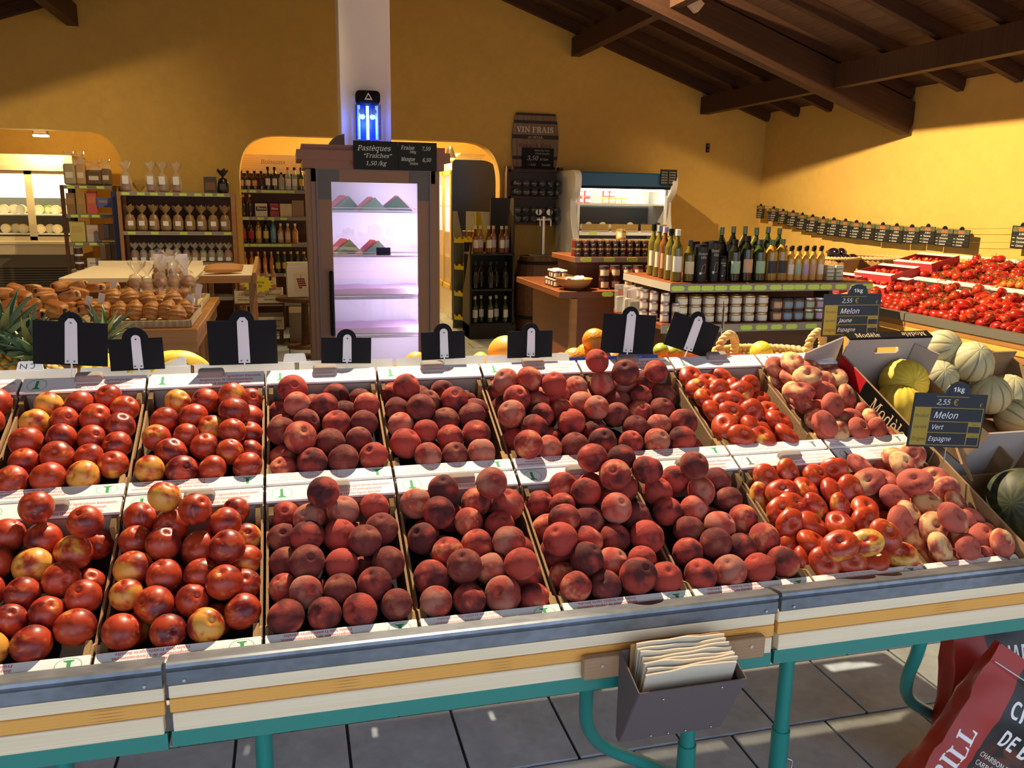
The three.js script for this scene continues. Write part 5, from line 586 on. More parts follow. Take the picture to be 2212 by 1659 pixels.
// glazed cold cabinet behind the first arch
{
  const c = thing('cold_cabinet', 'long cream cold cabinet with bright sliding glass doors behind the first arch', 'cabinet', [-3.55, 0, -11.75]), W = 2.1, zf = 0.35, cr = std([0.78, 0.70, 0.46], 0.5);
  part('base', bx(W, 0.86, 0.6, 0, 0.43, -0.02), std([0.16, 0.14, 0.08], 0.6), c); part('sill', [bx(W, 0.12, 0.7, 0, 0.92, 0), bx(W, 0.03, 0.74, 0, 1.0, 0)], cr, c); part('head', [bx(W, 0.13, 0.7, 0, 1.97, 0), bx(W, 0.06, 0.72, 0, 1.88, 0)], cr, c);
  part('back_panel', bx(W, 0.9, 0.02, 0, 1.45, -0.33), std([0.16, 0.16, 0.13], 0.6), c); for (const s of [-1, 1]) part('side_panel', bx(0.04, 0.9, 0.68, s * (W / 2 - 0.02), 1.45, 0), cr, c);
  const grill = []; for (let i = 0; i < 14; i++) grill.push(bx(W * 0.9, 0.008, 0.006, 0, 0.3 + i * 0.03, 0.285)); part('grille', grill, M.black, c);
  for (const [x, w] of [[0.80, 0.5], [0.30, 0.5], [-0.20, 0.5], [-0.70, 0.5]]) { const d = part('sliding_door', [bx(0.04, 0.82, 0.02, x - w / 2 + 0.02, 1.44, zf - 0.02), bx(0.04, 0.82, 0.02, x + w / 2 - 0.02, 1.44, zf - 0.02), bx(w, 0.05, 0.02, x, 1.83, zf - 0.02), bx(w, 0.05, 0.02, x, 1.05, zf - 0.02)], cr, c); part('glass_pane', bx(w - 0.08, 0.74, 0.005, x, 1.44, zf - 0.02), M.glass, d); }
  part('added_glow_panel', bx(W - 0.12, 0.26, 0.01, 0, 1.66, -0.31), glowMat([1, 0.92, 0.62], 1.6), c);  // glow added to brighten the upper back of the cabinet
  for (const y of [1.33, 1.10]) part('shelf', bx(W - 0.1, 0.015, 0.5, 0, y, -0.05), M.white, c);
  const lc = [1, 0.93, 0.62]; part('light_strip', bx(W - 0.2, 0.03, 0.04, 0, 1.80, 0.2), glowMat(lc, 6), c); const l = new THREE.RectAreaLight(new THREE.Color(...lc), 14, W - 0.2, 0.05); l.position.set(-3.55, 1.77, -11.55); l.lookAt(-3.55, 1.2, -11.8); scene.add(l);
  const ch = cyl(0.055, 0.055, 0.05, 0, 0, 0, [Math.PI / 2, 0, 0], 24); for (let i = 0; i < 15; i++) { const row = i < 8 ? 0 : 1, k = row ? i - 8 : i; const g = thing('cheese_round', `pale wrapped cheese round on the ${row ? 'lower' : 'upper'} cold cabinet shelf, ${ORD[k]} along`, 'cheese', [-3.35 + k * 0.095, row ? 1.163 : 1.394, -11.62 - (k % 2) * 0.05], rr(-0.3, 0.3), 'cheese rounds in the cold cabinet'); part('cheese', ch, std(i === 5 ? [0.35, 0.5, 0.12] : [0.74, 0.66, 0.42], 0.6), g); part('label', cyl(0.035, 0.035, 0.052, 0, 0, 0, [Math.PI / 2, 0, 0], 16), std([0.8, 0.75, 0.6], 0.6), g); }
  const sp = thing('ceiling_spot', 'glowing halogen spot under the ceiling inside the first arch', 'lamp', [-2.76, 2.275, -11.2]); part('arm', cyl(0.01, 0.01, 0.42, 0, 0.21, 0), M.steel, sp); part('housing', rbx(0.16, 0.06, 0.1, 0.02, 0, 0.0, 0), M.steel, sp); part('glow_glass', bx(0.15, 0.015, 0.09, 0, -0.036, 0), glowMat([1, 0.78, 0.42], 30), sp); const pl = new THREE.PointLight(new THREE.Color(1, 0.66, 0.26), 4.5, 0, 2); pl.position.set(-2.76, 2.20, -11.2); pl.castShadow = true; scene.add(pl);
}
// ---------------------------------------------------------------- bottles and jars
const glassM = (c, r = 0.12) => phy(c, r, { clearcoat: 0.5, clearcoatRoughness: 0.1 });
const BG = new Map();
function bottleGeo(h, r, neck, shoulder) { const k = [h, r, neck, shoulder].join(); if (!BG.has(k)) BG.set(k, { b: lathe([[0.001, 0], [r * 0.92, 0], [r, h * 0.02], [r, h * shoulder], [r * 0.85, h * (shoulder + 0.07)], [neck * 1.1, h * (shoulder + 0.17)], [neck, h * 0.9], [0.001, h * 0.9]], 20), c: cyl(neck * 1.25, neck * 1.25, h * 0.12, 0, h * 0.94, 0, undefined, 14), l: xf(new THREE.CylinderGeometry(r * 1.015, r * 1.015, h * 0.3, 16, 1, true, -0.95, 1.9), [0, h * 0.34, 0]) }); return BG.get(k); }
function bottle(label, pos, h, r, glass, cap, lab, o = {}) {
  const g = thing(o.name || 'bottle', label, o.cat || 'bottle', pos, o.turn ?? rr(-0.15, 0.15), o.group), q = bottleGeo(h, r, o.neck || r * 0.38, o.shoulder || 0.58); part('glass', q.b, glass, g); part('cap', q.c, cap, g); if (lab) part('label', q.l, lab, g); return g;
}
const jarBody = (r, h) => lathe([[0.001, 0], [r * 0.94, 0], [r, h * 0.06], [r, h * 0.78], [r * 0.9, h * 0.84], [0.001, h * 0.84]], 18);
const JG = new Map();
function jar(label, pos, r, h, body, lid, lab, o = {}) { const k = r + '_' + h; if (!JG.has(k)) JG.set(k, { b: jarBody(r, h), l: cyl(r * 0.96, r * 0.96, h * 0.17, 0, h * 0.915, 0, undefined, 18), t: xf(new THREE.CylinderGeometry(r * 1.02, r * 1.02, h * (o.lh || 0.5), 14, 1, true, -1.0, 2.0), [0, h * 0.42, 0]) }); const g = thing(o.name || 'jar', label, 'jar', pos, o.turn ?? rr(-0.2, 0.2), o.group), q = JG.get(k); part('body', q.b, body, g); part('lid', q.l, lid, g); if (lab) part('label', q.t, lab, g); return g; }
const G = { dark: glassM([0.012, 0.014, 0.008]), green: glassM([0.03, 0.05, 0.012]), amber: glassM([0.16, 0.06, 0.012]), clear: phy([0.75, 0.78, 0.76], 0.1, { transmission: 0.7, thickness: 0 }), gold: glassM([0.36, 0.20, 0.03]), orange: glassM([0.55, 0.20, 0.03]), juice: glassM([0.50, 0.26, 0.08]), teal: glassM([0.08, 0.24, 0.22]), rose: glassM([0.45, 0.2, 0.12]), cola: glassM([0.03, 0.012, 0.008]), olive: glassM([0.12, 0.10, 0.015]) };
const LB = { white: std([0.74, 0.72, 0.68], 0.7), cream: std([0.66, 0.58, 0.40], 0.7), red: std([0.45, 0.03, 0.03], 0.6), yellow: std([0.7, 0.5, 0.08], 0.6), black: std([0.03, 0.03, 0.035], 0.6), orange: std([0.65, 0.3, 0.08], 0.6), mint: std([0.35, 0.5, 0.36], 0.7), salmon: std([0.6, 0.36, 0.24], 0.7), lilac: std([0.45, 0.36, 0.6], 0.7), blue: std([0.2, 0.32, 0.5], 0.6) };
// drinks rack in the second arch
{
  shelfUnit('drinks_rack', 'drinks rack with price strips standing in the wide arch beside the refrigerator', [-0.15, 0, -10.62], 0.84, 0.36, 2.0, [[1.67, [-0.36, -0.25, -0.12, -0.05, 0.02, 0.1, 0.18]], [1.36, [-0.35, -0.18, -0.06, 0.08]], [1.05, [-0.36, -0.27, -0.19, -0.12, -0.04, 0.04, 0.12]], [0.70, [-0.3, -0.1, 0.1]], [0.35]], { post: M.oak, board: M.shelfDark, back: M.darkWood });
  const hd = thing('header_panel', 'lit cream header panel lettered Boissons above the drinks rack', 'sign', [-0.15, 1.97, -10.78]); part('panel', bx(0.84, 0.22, 0.02, 0, 0, 0), std([0.8, 0.68, 0.4], 0.6), hd); part('lettering', xf(new THREE.PlaneGeometry(0.8, 0.14), [0, 0.02, 0.0105]), std(0xffffff, 0.6, { map: canvasTex(512, 90, (x) => { x.fillStyle = '#f0d9a0'; x.fillRect(0, 0, 512, 90); x.fillStyle = '#8a6a30'; x.font = 'italic 44px serif'; x.fillText('Boissons', 150, 56); x.font = '14px serif'; for (let i = 0; i < 4; i++) { x.fillText('..............................', 20, 20 + i * 16); x.fillText('..............................', 370, 20 + i * 16); } }) }), hd);
  const z = -10.53, X = (i, n) => -0.53 + i * (0.8 / n);
  const row1 = [[G.dark, LB.cream, 'short dark liqueur bottle with cream label'], [G.dark, LB.cream, 'dark liqueur bottle with square cream label'], [G.dark, LB.orange, 'dark bottle with orange label'], [G.dark, LB.black, 'all-black spirit bottle'], [G.dark, LB.white, 'dark bottle with narrow white label'], [G.dark, LB.white, 'slim dark bottle beside the clear ones'], [G.clear, null, 'short clear spirit bottle'], [G.clear, LB.white, 'tall clear bottle with red cap'], [G.clear, LB.white, 'clear bottle with black cap'], [G.green, LB.yellow, 'green herbal liqueur bottle with yellow label']];
  row1.forEach(([g, l, t], i) => bottle(`${t} on the top drinks shelf`, [X(i, 10.6), 1.672, z], i < 4 ? 0.21 : i === 6 ? 0.2 : 0.26, 0.033, g, i === 7 ? LB.red : M.black, l, { group: 'bottles on the top drinks shelf' }));
  for (let i = 0; i < 2; i++) bottle(`small dark beer bottle on the second drinks shelf, ${ORD[i]} one`, [-0.52 + i * 0.075, 1.362, z], 0.25, 0.03, G.cola, M.gold, LB.black, { group: 'beer bottles' });
  [[-0.32, [0.66, 0.58, 0.40], 'black and cream beer carton', '#111', '#e8dcc0'], [-0.17, [0.42, 0.05, 0.06], 'red beer carton', '#e8dcc0', '#7c1016'], [-0.04, [0.68, 0.55, 0.28], 'pale yellow beer carton', '#8a6a30', '#d8bd7e'], [0.10, [0.35, 0.22, 0.1], 'brown beer carton half hidden by the refrigerator', '#d8bd7e', '#5d3c1d']].forEach(([x, c, l, ink, bg], i) => { const g = thing('beer_carton', `${l} on the second drinks shelf`, 'carton', [x, 1.362, z]); part('carton', bx(i === 1 ? 0.1 : 0.135, 0.15 + (i === 3 ? 0.04 : 0), 0.1, 0, 0.075 + (i === 3 ? 0.02 : 0), 0), std(c, 0.6), g); if (i < 2) part('lettering', xf(new THREE.PlaneGeometry(i === 1 ? 0.09 : 0.12, 0.05), [0, 0.09, 0.051]), std(0xffffff, 0.6, { map: canvasTex(128, 56, (q) => { q.fillStyle = i ? '#7c1016' : '#161212'; q.fillRect(0, 0, 128, 56); q.fillStyle = '#f0e6d0'; q.font = 'bold italic 42px serif'; q.fillText('Pietra', 10, 40, 108); }) }), g); });
  const row3 = [[G.cola, LB.red, 'large cola bottle'], [G.cola, LB.red, 'second cola bottle'], [G.gold, LB.yellow, 'golden lemonade bottle'], [G.dark, LB.yellow, 'dark bottle with round yellow label'], [G.teal, LB.blue, 'blue-green water bottle'], [G.juice, LB.cream, 'apple juice bottle'], [G.juice, LB.cream, 'peach juice bottle'], [G.orange, LB.orange, 'orange juice bottle']];
  row3.forEach(([g, l, t], i) => bottle(`${t} on the third drinks shelf`, [X(i, 9.6), 1.052, z], i < 5 ? 0.29 : 0.23, 0.036, g, i < 4 ? M.black : M.gold, l, { group: 'bottles on the third drinks shelf' }));
  for (let i = 0; i < 10; i++) bottle(i < 5 ? `slim orange syrup bottle on the fourth drinks shelf, ${ORD[i]} along` : `dark green juice bottle with yellow label on the fourth drinks shelf, ${ORD[i - 5]} along`, [-0.53 + i * 0.075, 0.702, z], 0.25, i < 5 ? 0.026 : 0.034, i < 5 ? G.orange : G.green, i < 5 ? M.gold : LB.yellow, i < 5 ? LB.orange : LB.yellow, { group: i < 5 ? 'syrup bottles' : 'green juice bottles' });
  for (let i = 0; i < 9; i++) bottle(`rosé-coloured syrup bottle standing in the low wooden crates, ${i < 8 ? ORD[i] : 'ninth'} one`, [-0.54 + (i % 5) * 0.085, 0.592, -9.72 - Math.floor(i / 5) * 0.1], 0.26, 0.028, G.rose, M.gold, LB.cream, { group: 'syrup bottles in the crates' });
  for (let k = 0; k < 2; k++) { const g = thing('wine_carton', `flat white lettered wine carton, ${k ? 'upper' : 'lower'} of two, below the yellow star`, 'carton', [-0.36, 0.16 + k * 0.29, -9.72]); const w = 0.5; part('tray', [bx(w, 0.01, 0.34, 0, 0.005, 0), bx(w, 0.14, 0.008, 0, 0.07, 0.17), bx(w, 0.14, 0.008, 0, 0.07, -0.17), bx(0.008, 0.14, 0.34, -w / 2, 0.07, 0), bx(0.008, 0.14, 0.34, w / 2, 0.07, 0)], std([0.62, 0.56, 0.46], 0.7), g); part('lettering', xf(new THREE.PlaneGeometry(0.48, 0.12), [0, 0.07, 0.1745]), std(0xffffff, 0.7, { map: canvasTex(512, 128, (x) => { x.fillStyle = '#cfc2a8'; x.fillRect(0, 0, 512, 128); x.fillStyle = '#2a2420'; x.font = 'bold italic 40px serif'; x.fillText('Clément', 30, 48); x.fillText('Clément', 330, 48); x.save(); x.translate(190, 84); x.rotate(Math.PI); x.fillText('Clément', 0, 0); x.restore(); x.save(); x.translate(480, 84); x.rotate(Math.PI); x.fillText('Clément', 0, 0); x.restore(); x.fillRect(0, 62, 512, 3); }) }), g); }
  { const g = thing('crate_stand', 'low dark stand under the white cartons', 'stand', [-0.36, 0, -9.72]); part('top', bx(0.5, 0.02, 0.36, 0, 0.15, 0), M.darkWood, g); for (const [x, z2] of [[-0.22, 0.15], [0.22, 0.15], [-0.22, -0.15], [0.22, -0.15]]) part('leg', bx(0.04, 0.14, 0.04, x, 0.07, z2), M.darkWood, g); part('upper_rack', bx(0.5, 0.02, 0.36, 0, 0.445, 0), M.darkWood, g); for (const s of [-1, 1]) part('upright', bx(0.02, 0.3, 0.3, s * 0.26, 0.3, 0), M.darkWood, g); }
  { const s = new THREE.Shape(); for (let i = 0; i < 32; i++) { const a = i / 32 * 6.283, r = i % 2 ? 0.78 : 1; const x = Math.cos(a) * 0.17 * r, y = Math.sin(a) * 0.10 * r; i ? s.lineTo(x, y) : s.moveTo(x, y); } s.closePath(); const g = thing('star_sign', 'yellow starburst price sign reading Lavanda 5,50', 'sign', [-0.36, 0.67, -9.5]); g.rotation.set(-0.15, 0.1, -0.05); part('star', ext(s, 0.003), std([0.72, 0.64, 0.03], 0.6), g); part('lettering', xf(new THREE.PlaneGeometry(0.2, 0.11), [0, 0, 0.004]), std(0xffffff, 0.6, { map: canvasTex(256, 140, (x) => { x.fillStyle = '#dcd22c'; x.fillRect(0, 0, 256, 140); x.fillStyle = '#1d1d10'; x.font = 'italic bold 40px sans-serif'; x.fillText('Lavanda', 46, 62, 170); x.font = 'italic bold 48px sans-serif'; x.fillText('5,50', 84, 118); }) }), g); }
  const rt = thing('round_table', 'small round dark table beside the refrigerator', 'table', [0.12, 0, -9.3]); part('top', cyl(0.3, 0.3, 0.035, 0, 0.53, 0, undefined, 40), M.darkWood, rt); part('pedestal', cyl(0.035, 0.05, 0.5, 0, 0.26, 0), M.darkWood, rt); part('foot', cyl(0.18, 0.2, 0.03, 0, 0.015, 0, undefined, 30), M.darkWood, rt);
  const wb = thing('paper_carrier', 'white paper carrier bag with a red grape print on the round table', 'bag', [0.06, 0.548, -9.28], 0.1); part('bag', rbx(0.24, 0.33, 0.1, 0.008, 0, 0.165, 0), std([0.7, 0.66, 0.6], 0.7), wb); part('print', xf(new THREE.PlaneGeometry(0.14, 0.2), [0.02, 0.16, 0.051]), std(0xffffff, 0.7, { map: canvasTex(128, 180, (x) => { x.fillStyle = '#d3cabb'; x.fillRect(0, 0, 128, 180); x.fillStyle = '#7a2430'; for (let i = 0; i < 22; i++) { const r = Math.floor(i / 5); x.beginPath(); x.arc(34 + (i % 5) * 15 + r * 5, 60 + r * 20, 9, 0, 7); x.fill(); } x.fillRect(66, 14, 4, 40); }) }), wb); part('flap', bx(0.22, 0.05, 0.09, 0, 0.345, 0), std([0.7, 0.66, 0.6], 0.7), wb);
  const cartn = thing('cardboard_box', 'grey cardboard box of bottles on the floor under the round table', 'box', [0.10, 0, -9.8]); part('carton', bx(0.3, 0.34, 0.3, 0, 0.17, 0), std([0.4, 0.34, 0.26], 0.8), cartn); part('flap', bx(0.3, 0.004, 0.12, 0, 0.36, 0.14, [0.5, 0, 0]), std([0.45, 0.39, 0.3], 0.8), cartn);
  const fb = thing('floor_block', 'small brown wooden wedge lying on the floor by the refrigerator', 'block', [0.12, 0, -8.6]); part('wedge', rbx(0.16, 0.045, 0.1, 0.006, 0, 0.0225, 0), M.darkWood, fb);
}
// ---------------------------------------------------------------- inside the wide arch, right half
{
  const c = thing('drinks_cooler', 'tall drinks cooler with navy side and yellow-edged glass door in the wide arch', 'refrigerator', [2.38, 0, -11.75]), W = 0.62, D = 1.3;
  const pn = new THREE.Shape(); pn.moveTo(-W / 2, 0); pn.lineTo(W / 2, 0); pn.lineTo(W / 2, 1.85); pn.quadraticCurveTo(W / 2, 2.1, W / 2 - 0.25, 2.1); pn.lineTo(-W / 2 + 0.06, 2.1); pn.quadraticCurveTo(-W / 2, 2.1, -W / 2, 2.02); pn.closePath();
  part('side_panel', xf(ext(pn, 0.03), [0, 0, D / 2 - 0.03]), M.blueDark, c, 'glossy navy side panel'); part('back_panel', bx(0.03, 2.0, D, W / 2 - 0.02, 1.0, -0.02), M.blueDark, c); part('base', bx(W - 0.04, 0.42, D - 0.06, 0, 0.21, 0), M.white, c); part('top', bx(W - 0.04, 0.12, D - 0.06, 0, 2.0, 0), M.cream, c); part('end_wall', bx(W - 0.06, 1.6, 0.03, 0, 1.2, -D / 2 + 0.05), M.white, c);
  for (const y of [0.45, 0.8, 1.15, 1.5]) part('shelf', bx(W - 0.1, 0.012, D - 0.1, 0, y, 0), M.white, c);
  const d = part('door', [bx(0.03, 1.55, 0.06, -W / 2, 1.18, D / 2 - 0.06), bx(0.03, 1.55, 0.05, -W / 2, 1.18, 0), bx(0.03, 1.55, 0.05, -W / 2, 1.18, -D / 2 + 0.05), bx(0.03, 0.06, D - 0.1, -W / 2, 1.94, 0), bx(0.03, 0.06, D - 0.1, -W / 2, 0.43, 0)], std([0.75, 0.56, 0.12], 0.5), c); part('glass_pane', bx(0.006, 1.5, D - 0.2, -W / 2, 1.18, 0), M.glass, d);
  const lc = [0.8, 0.78, 1]; part('light_tube', cyl(0.015, 0.015, 1.4, 0.2, 1.2, -0.2), glowMat(lc, 8), c); const l = new THREE.PointLight(new THREE.Color(...lc), 6, 0, 2); l.position.set(2.45, 1.5, -11.8); l.castShadow = true; scene.add(l);
  for (let i = 0; i < 12; i++) bottle(`pale bottle inside the drinks cooler, ${['upper', 'middle', 'lower'][Math.floor(i / 4)]} shelf, ${ORD[i % 4]} one`, [2.2, [1.158, 0.808, 0.458][Math.floor(i / 4)], -11.35 - (i % 4) * 0.13], 0.26, 0.035, i < 4 ? G.clear : i < 8 ? G.teal : G.amber, M.white, LB.white, { group: 'bottles in the cooler' });
  for (let i = 0; i < 4; i++) { const g = solo('flat_carton', bx(0.36, 0.02, 0.5), std([0.62, 0.5, 0.26], 0.8), `flattened carton on top of the drinks cooler, ${['lowest', 'second', 'third', 'topmost'][i]} of the stack`, 'carton', [2.30 + i * 0.01, 2.115 + i * 0.022, -11.5]); g.rotation.y = i * 0.06; }
  const sp = thing('ceiling_spot', 'unseen warm ceiling spot lighting the wide arch on the cooler side', 'lamp', [1.75, 2.55, -11.4]); part('housing', cyl(0.06, 0.07, 0.1, 0, 0.06, 0), M.steel, sp); part('glow_glass', cyl(0.05, 0.05, 0.012, 0, 0.0, 0), glowMat([1, 0.82, 0.42], 20), sp); const pl = new THREE.PointLight(new THREE.Color(1, 0.70, 0.28), 9, 0, 2); pl.position.set(1.75, 2.48, -11.4); pl.castShadow = true; scene.add(pl);  // spot is out of view, placed to warm the arch near the cooler
  const sp2 = thing('ceiling_spot', 'unseen warm ceiling spot lighting the wide arch on the drinks rack side', 'lamp', [0.1, 2.55, -11.5]); part('housing', cyl(0.06, 0.07, 0.1, 0, 0.06, 0), M.steel, sp2); part('glow_glass', cyl(0.05, 0.05, 0.012, 0, 0, 0), glowMat([1, 0.75, 0.36], 20), sp2); const pl2 = new THREE.PointLight(new THREE.Color(1, 0.64, 0.22), 4, 0, 2); pl2.position.set(0.1, 2.48, -11.3); pl2.castShadow = true; scene.add(pl2);  // this spot is unseen too, it warms the room behind the rack
  // yellow and grey snack stand
  const s = thing('snack_stand', 'yellow and grey tiered cardboard snack stand in front of the cooler', 'stand', [2.17, 0, -10.35]), gm = std([0.30, 0.32, 0.34], 0.7), ym = std([0.66, 0.58, 0.02], 0.6);
  s.rotation.y = -0.85; part('back_panel', bx(0.36, 1.45, 0.01, 0, 0.725, -0.13), gm, s); const sd = poly([[-0.13, 0], [0.13, 0], [0.13, 0.9], [-0.05, 1.45], [-0.13, 1.45]]); for (const x of [-0.18, 0.17]) part('side_panel', (() => { const g = ext(sd, 0.008); g.rotateY(-Math.PI / 2); g.scale(-1, 1, 1); g.rotateY(Math.PI); g.translate(x, 0, 0); g.computeVertexNormals(); return g; })(), x > 0 ? ym : gm, s);
  [0.12, 0.42, 0.75, 1.08].forEach((y, i) => { const t = part('tier', bx(0.34, 0.008, 0.24, 0, y, 0), ym, s); const sh = new THREE.Shape(); sh.moveTo(-0.17, -0.01); sh.lineTo(0.17, -0.01); sh.lineTo(0.17, 0.06); for (let k = 0; k < 4; k++) { sh.absarc(0.125 - k * 0.085, 0.06, 0.025, 0, Math.PI, true); } sh.lineTo(-0.17, 0.06); sh.closePath(); part('scalloped_lip', xf(ext(sh, 0.006), [0, y, 0.12]), ym, t);
    for (let k = 0; k < 4; k++) { const g = thing('snack_pouch', `brown snack pouch on the yellow stand, ${['lowest', 'second', 'third', 'top'][i]} tier, ${ORD[k]} one`, 'pouch', [2.17 + (k - 1.5) * 0.075 * Math.cos(-0.85), y + 0.006, -10.33 - (k - 1.5) * 0.075 * Math.sin(-0.85) + (k % 2) * 0.02], -0.85 + rr(-0.2, 0.2), 'snack pouches on the stand'); part('pouch', rbx(0.06, 0.13, 0.03, 0.012, 0, 0.065, 0), phy([0.2 + 0.12 * rnd(), 0.11, 0.06], 0.35), g); part('label', bx(0.035, 0.03, 0.002, 0, 0.05, 0.0155), LB.cream, g); } });
}
// ---------------------------------------------------------------- wine corner
{
  const w = thing('wine_rack', 'black tiered wine rack with bottles beside the arch', 'rack', [2.25, 0, -9.72]), bk = std([0.012, 0.012, 0.012], 0.6);
  const sd = poly([[-0.2, 0], [0.2, 0], [0.2, 0.9], [-0.06, 1.62], [-0.2, 1.62]]); const sl = poly([[-0.2, 0], [0.2, 0], [0.2, 0.5], [-0.2, 1.1]]); for (const x of [-0.25, 0.26]) part('side_panel', (() => { const g = ext(x < 0 ? sl : sd, 0.02); g.rotateY(-Math.PI / 2); g.scale(-1, 1, 1); g.rotateY(Math.PI); g.translate(x, 0, 0); g.computeVertexNormals(); return g; })(), bk, w); part('back_panel', bx(0.52, 1.1, 0.02, 0, 0.55, -0.2), bk, w); part('back_panel', bx(0.2, 0.52, 0.02, 0.16, 1.36, -0.2), bk, w); part('plinth', bx(0.54, 0.16, 0.42, 0, 0.08, 0.0), bk, w);
  [0.17, 0.57, 0.98].forEach((y, r) => { part('shelf', bx(0.52, 0.02, 0.4, 0, y, 0), bk, w); for (let i = 0; i < (r === 2 ? 6 : 5); i++) bottle(`wine bottle on the ${['lowest', 'middle', 'top'][r]} tier of the black rack, ${ORD[i]} along`, [2.06 + i * (r === 2 ? 0.078 : 0.092), y + 0.012, -9.6 - (i % 2) * 0.08], 0.31, 0.036, r === 1 ? G.dark : r === 2 ? (i % 2 ? G.rose : G.amber) : G.green, r === 1 ? LB.black : LB.cream, r === 1 ? LB.black : LB.white, { group: 'bottles on the black wine rack' }); });
  // barrel with staves
  const b = thing('wine_barrel', 'upright wooden wine barrel below the tap', 'barrel', [2.86, 0, -9.72]), N = 18, prof = [[0.26, 0], [0.31, 0.2], [0.335, 0.48], [0.31, 0.76], [0.26, 0.95]];
  const stave = (() => { const pts = prof, g = new THREE.CylinderGeometry(1, 1, 0.95, 3, 10, true, -Math.PI / N + 0.006, 2 * Math.PI / N - 0.012), p = g.attributes.position; for (let i = 0; i < p.count; i++) { const y = p.getY(i) + 0.475, t = y / 0.95, r = 0.235 + 0.06 * Math.sin(Math.PI * t); p.setXYZ(i, p.getX(i) * r, y, p.getZ(i) * r); } g.computeVertexNormals(); return g; })();
  for (let i = 0; i < N; i++) part('stave', stave, M.darkWood, b).rotation.y = i / N * 6.2832; part('head', cyl(0.228, 0.228, 0.02, 0, 0.93, 0, undefined, 32), M.darkWood, b); for (const y of [0.06, 0.24, 0.70, 0.88]) part('hoop', cyl(0.24 + 0.061 * Math.sin(Math.PI * y / 0.95), 0.24 + 0.061 * Math.sin(Math.PI * y / 0.95), 0.04, 0, y, 0, undefined, 36, true), M.black, b);
  const tp = thing('wine_tap', 'chrome double wine tap on the barrel', 'tap', [2.88, 0.945, -9.62]); part('drip_tray', rbx(0.3, 0.03, 0.18, 0.008, 0, 0.015, 0.02), M.shelfDark, tp); part('column', cyl(0.022, 0.026, 0.44, 0, 0.25, 0), M.steel, tp); part('bar', cyl(0.022, 0.022, 0.17, 0, 0.44, 0, [0, 0, Math.PI / 2]), M.steel, tp); for (const s of [-1, 1]) { part('spout', tube([[s * 0.065, 0.44, 0.0], [s * 0.065, 0.44, 0.07], [s * 0.065, 0.36, 0.08]], 0.01, 12, 8), M.steel, tp); part('badge', cyl(0.035, 0.035, 0.012, s * 0.065, 0.52, 0.02, [Math.PI / 2, 0, 0], 24), M.white, tp, 'round white badge'); part('handle', cyl(0.008, 0.008, 0.08, s * 0.075, 0.53, 0.045), M.black, tp); }
  // rack of empty plastic bottles seen end on
  const r = thing('bottle_rack', 'brown wooden wall rack holding clear plastic bottles end on', 'rack', [2.88, 1.34, -10.06]); for (const x of [-0.325, 0.325]) part('post', bx(0.05, 0.72, 0.1, x, 0.29, 0), M.darkWood, r); for (const y of [-0.02, 0.29, 0.60]) part('rail', bx(0.66, 0.03, 0.1, 0, y, 0.0), M.darkWood, r); part('back_panel', bx(0.64, 0.64, 0.012, 0, 0.29, -0.06), M.shelfDark, r);
  const eb = lathe([[0.001, 0], [0.034, 0], [0.04, 0.012], [0.04, 0.16], [0.02, 0.21], [0.012, 0.25], [0.001, 0.25]], 16).rotateX(-Math.PI / 2), pet = phy([0.5, 0.52, 0.54], 0.12, { transmission: 0.9, thickness: 0 }); for (let i = 0; i < 24; i++) { const lvl = Math.floor(i / 12), k = i % 12; const g = thing('plastic_bottle', `clear plastic bottle in the ${lvl ? 'upper' : 'lower'} bay of the wall rack, ${k < 6 ? 'lower' : 'upper'} line, ${ORD[k % 6]} along`, 'bottle', [2.63 + (k % 6) * 0.1, 1.385 + lvl * 0.31 + Math.floor(k / 6) * 0.1, -9.85 + rr(-0.02, 0.02)], 0, 'plastic bottles in the wall rack'); part('body', eb, pet, g); part('cap', cyl(0.014, 0.014, 0.015, 0, 0, -0.255, [Math.PI / 2, 0, 0], 10), pick([LB.blue, LB.red, M.white]), g); }
  // barrel-shaped wall sign
  const bs = new THREE.Shape(); bs.moveTo(-0.25, -0.345); bs.quadraticCurveTo(0, -0.385, 0.25, -0.345); bs.quadraticCurveTo(0.34, 0, 0.245, 0.335); bs.lineTo(-0.245, 0.335); bs.quadraticCurveTo(-0.34, 0, -0.25, -0.345);
  const sg = thing('barrel_sign', 'barrel-shaped wall sign reading Vin Frais au détail', 'sign', [2.92, 2.285, ZB + 0.02]); const bg = ext(bs, 0.015), pp = bg.attributes.position, uu = bg.attributes.uv; for (let i = 0; i < pp.count; i++) uu.setXY(i, pp.getX(i) / 0.62 + 0.5, pp.getY(i) / 0.74 + 0.51);
  part('panel', bg, std(0xffffff, 0.6, { map: canvasTex(512, 620, (x, W, H) => { x.fillStyle = '#84705c'; x.fillRect(0, 0, W, H); for (let i = 0; i < 90; i++) { x.fillStyle = `rgba(60,40,26,${0.05 + hash3(i, 3, 1) * 0.1})`; x.fillRect(hash3(i, 1, 2) * W, 0, 3 + hash3(i, 2, 5) * 8, H); } x.fillStyle = '#2c2019'; for (const [y, h] of [[0, 44], [92, 30], [232, 40], [440, 34], [545, 26], [596, 30]]) x.fillRect(0, y, W, h); x.fillStyle = '#d9d2c8'; x.font = 'bold 74px serif'; x.fillText('VIN FRAIS', 58, 208, 400); x.font = '30px serif'; x.fillText('AU DÉTAIL', 176, 266); x.fillStyle = '#5a2420'; x.font = 'bold 50px serif'; x.fillText('Rouge & Rosé', 84, 352, 350); }) }), sg);
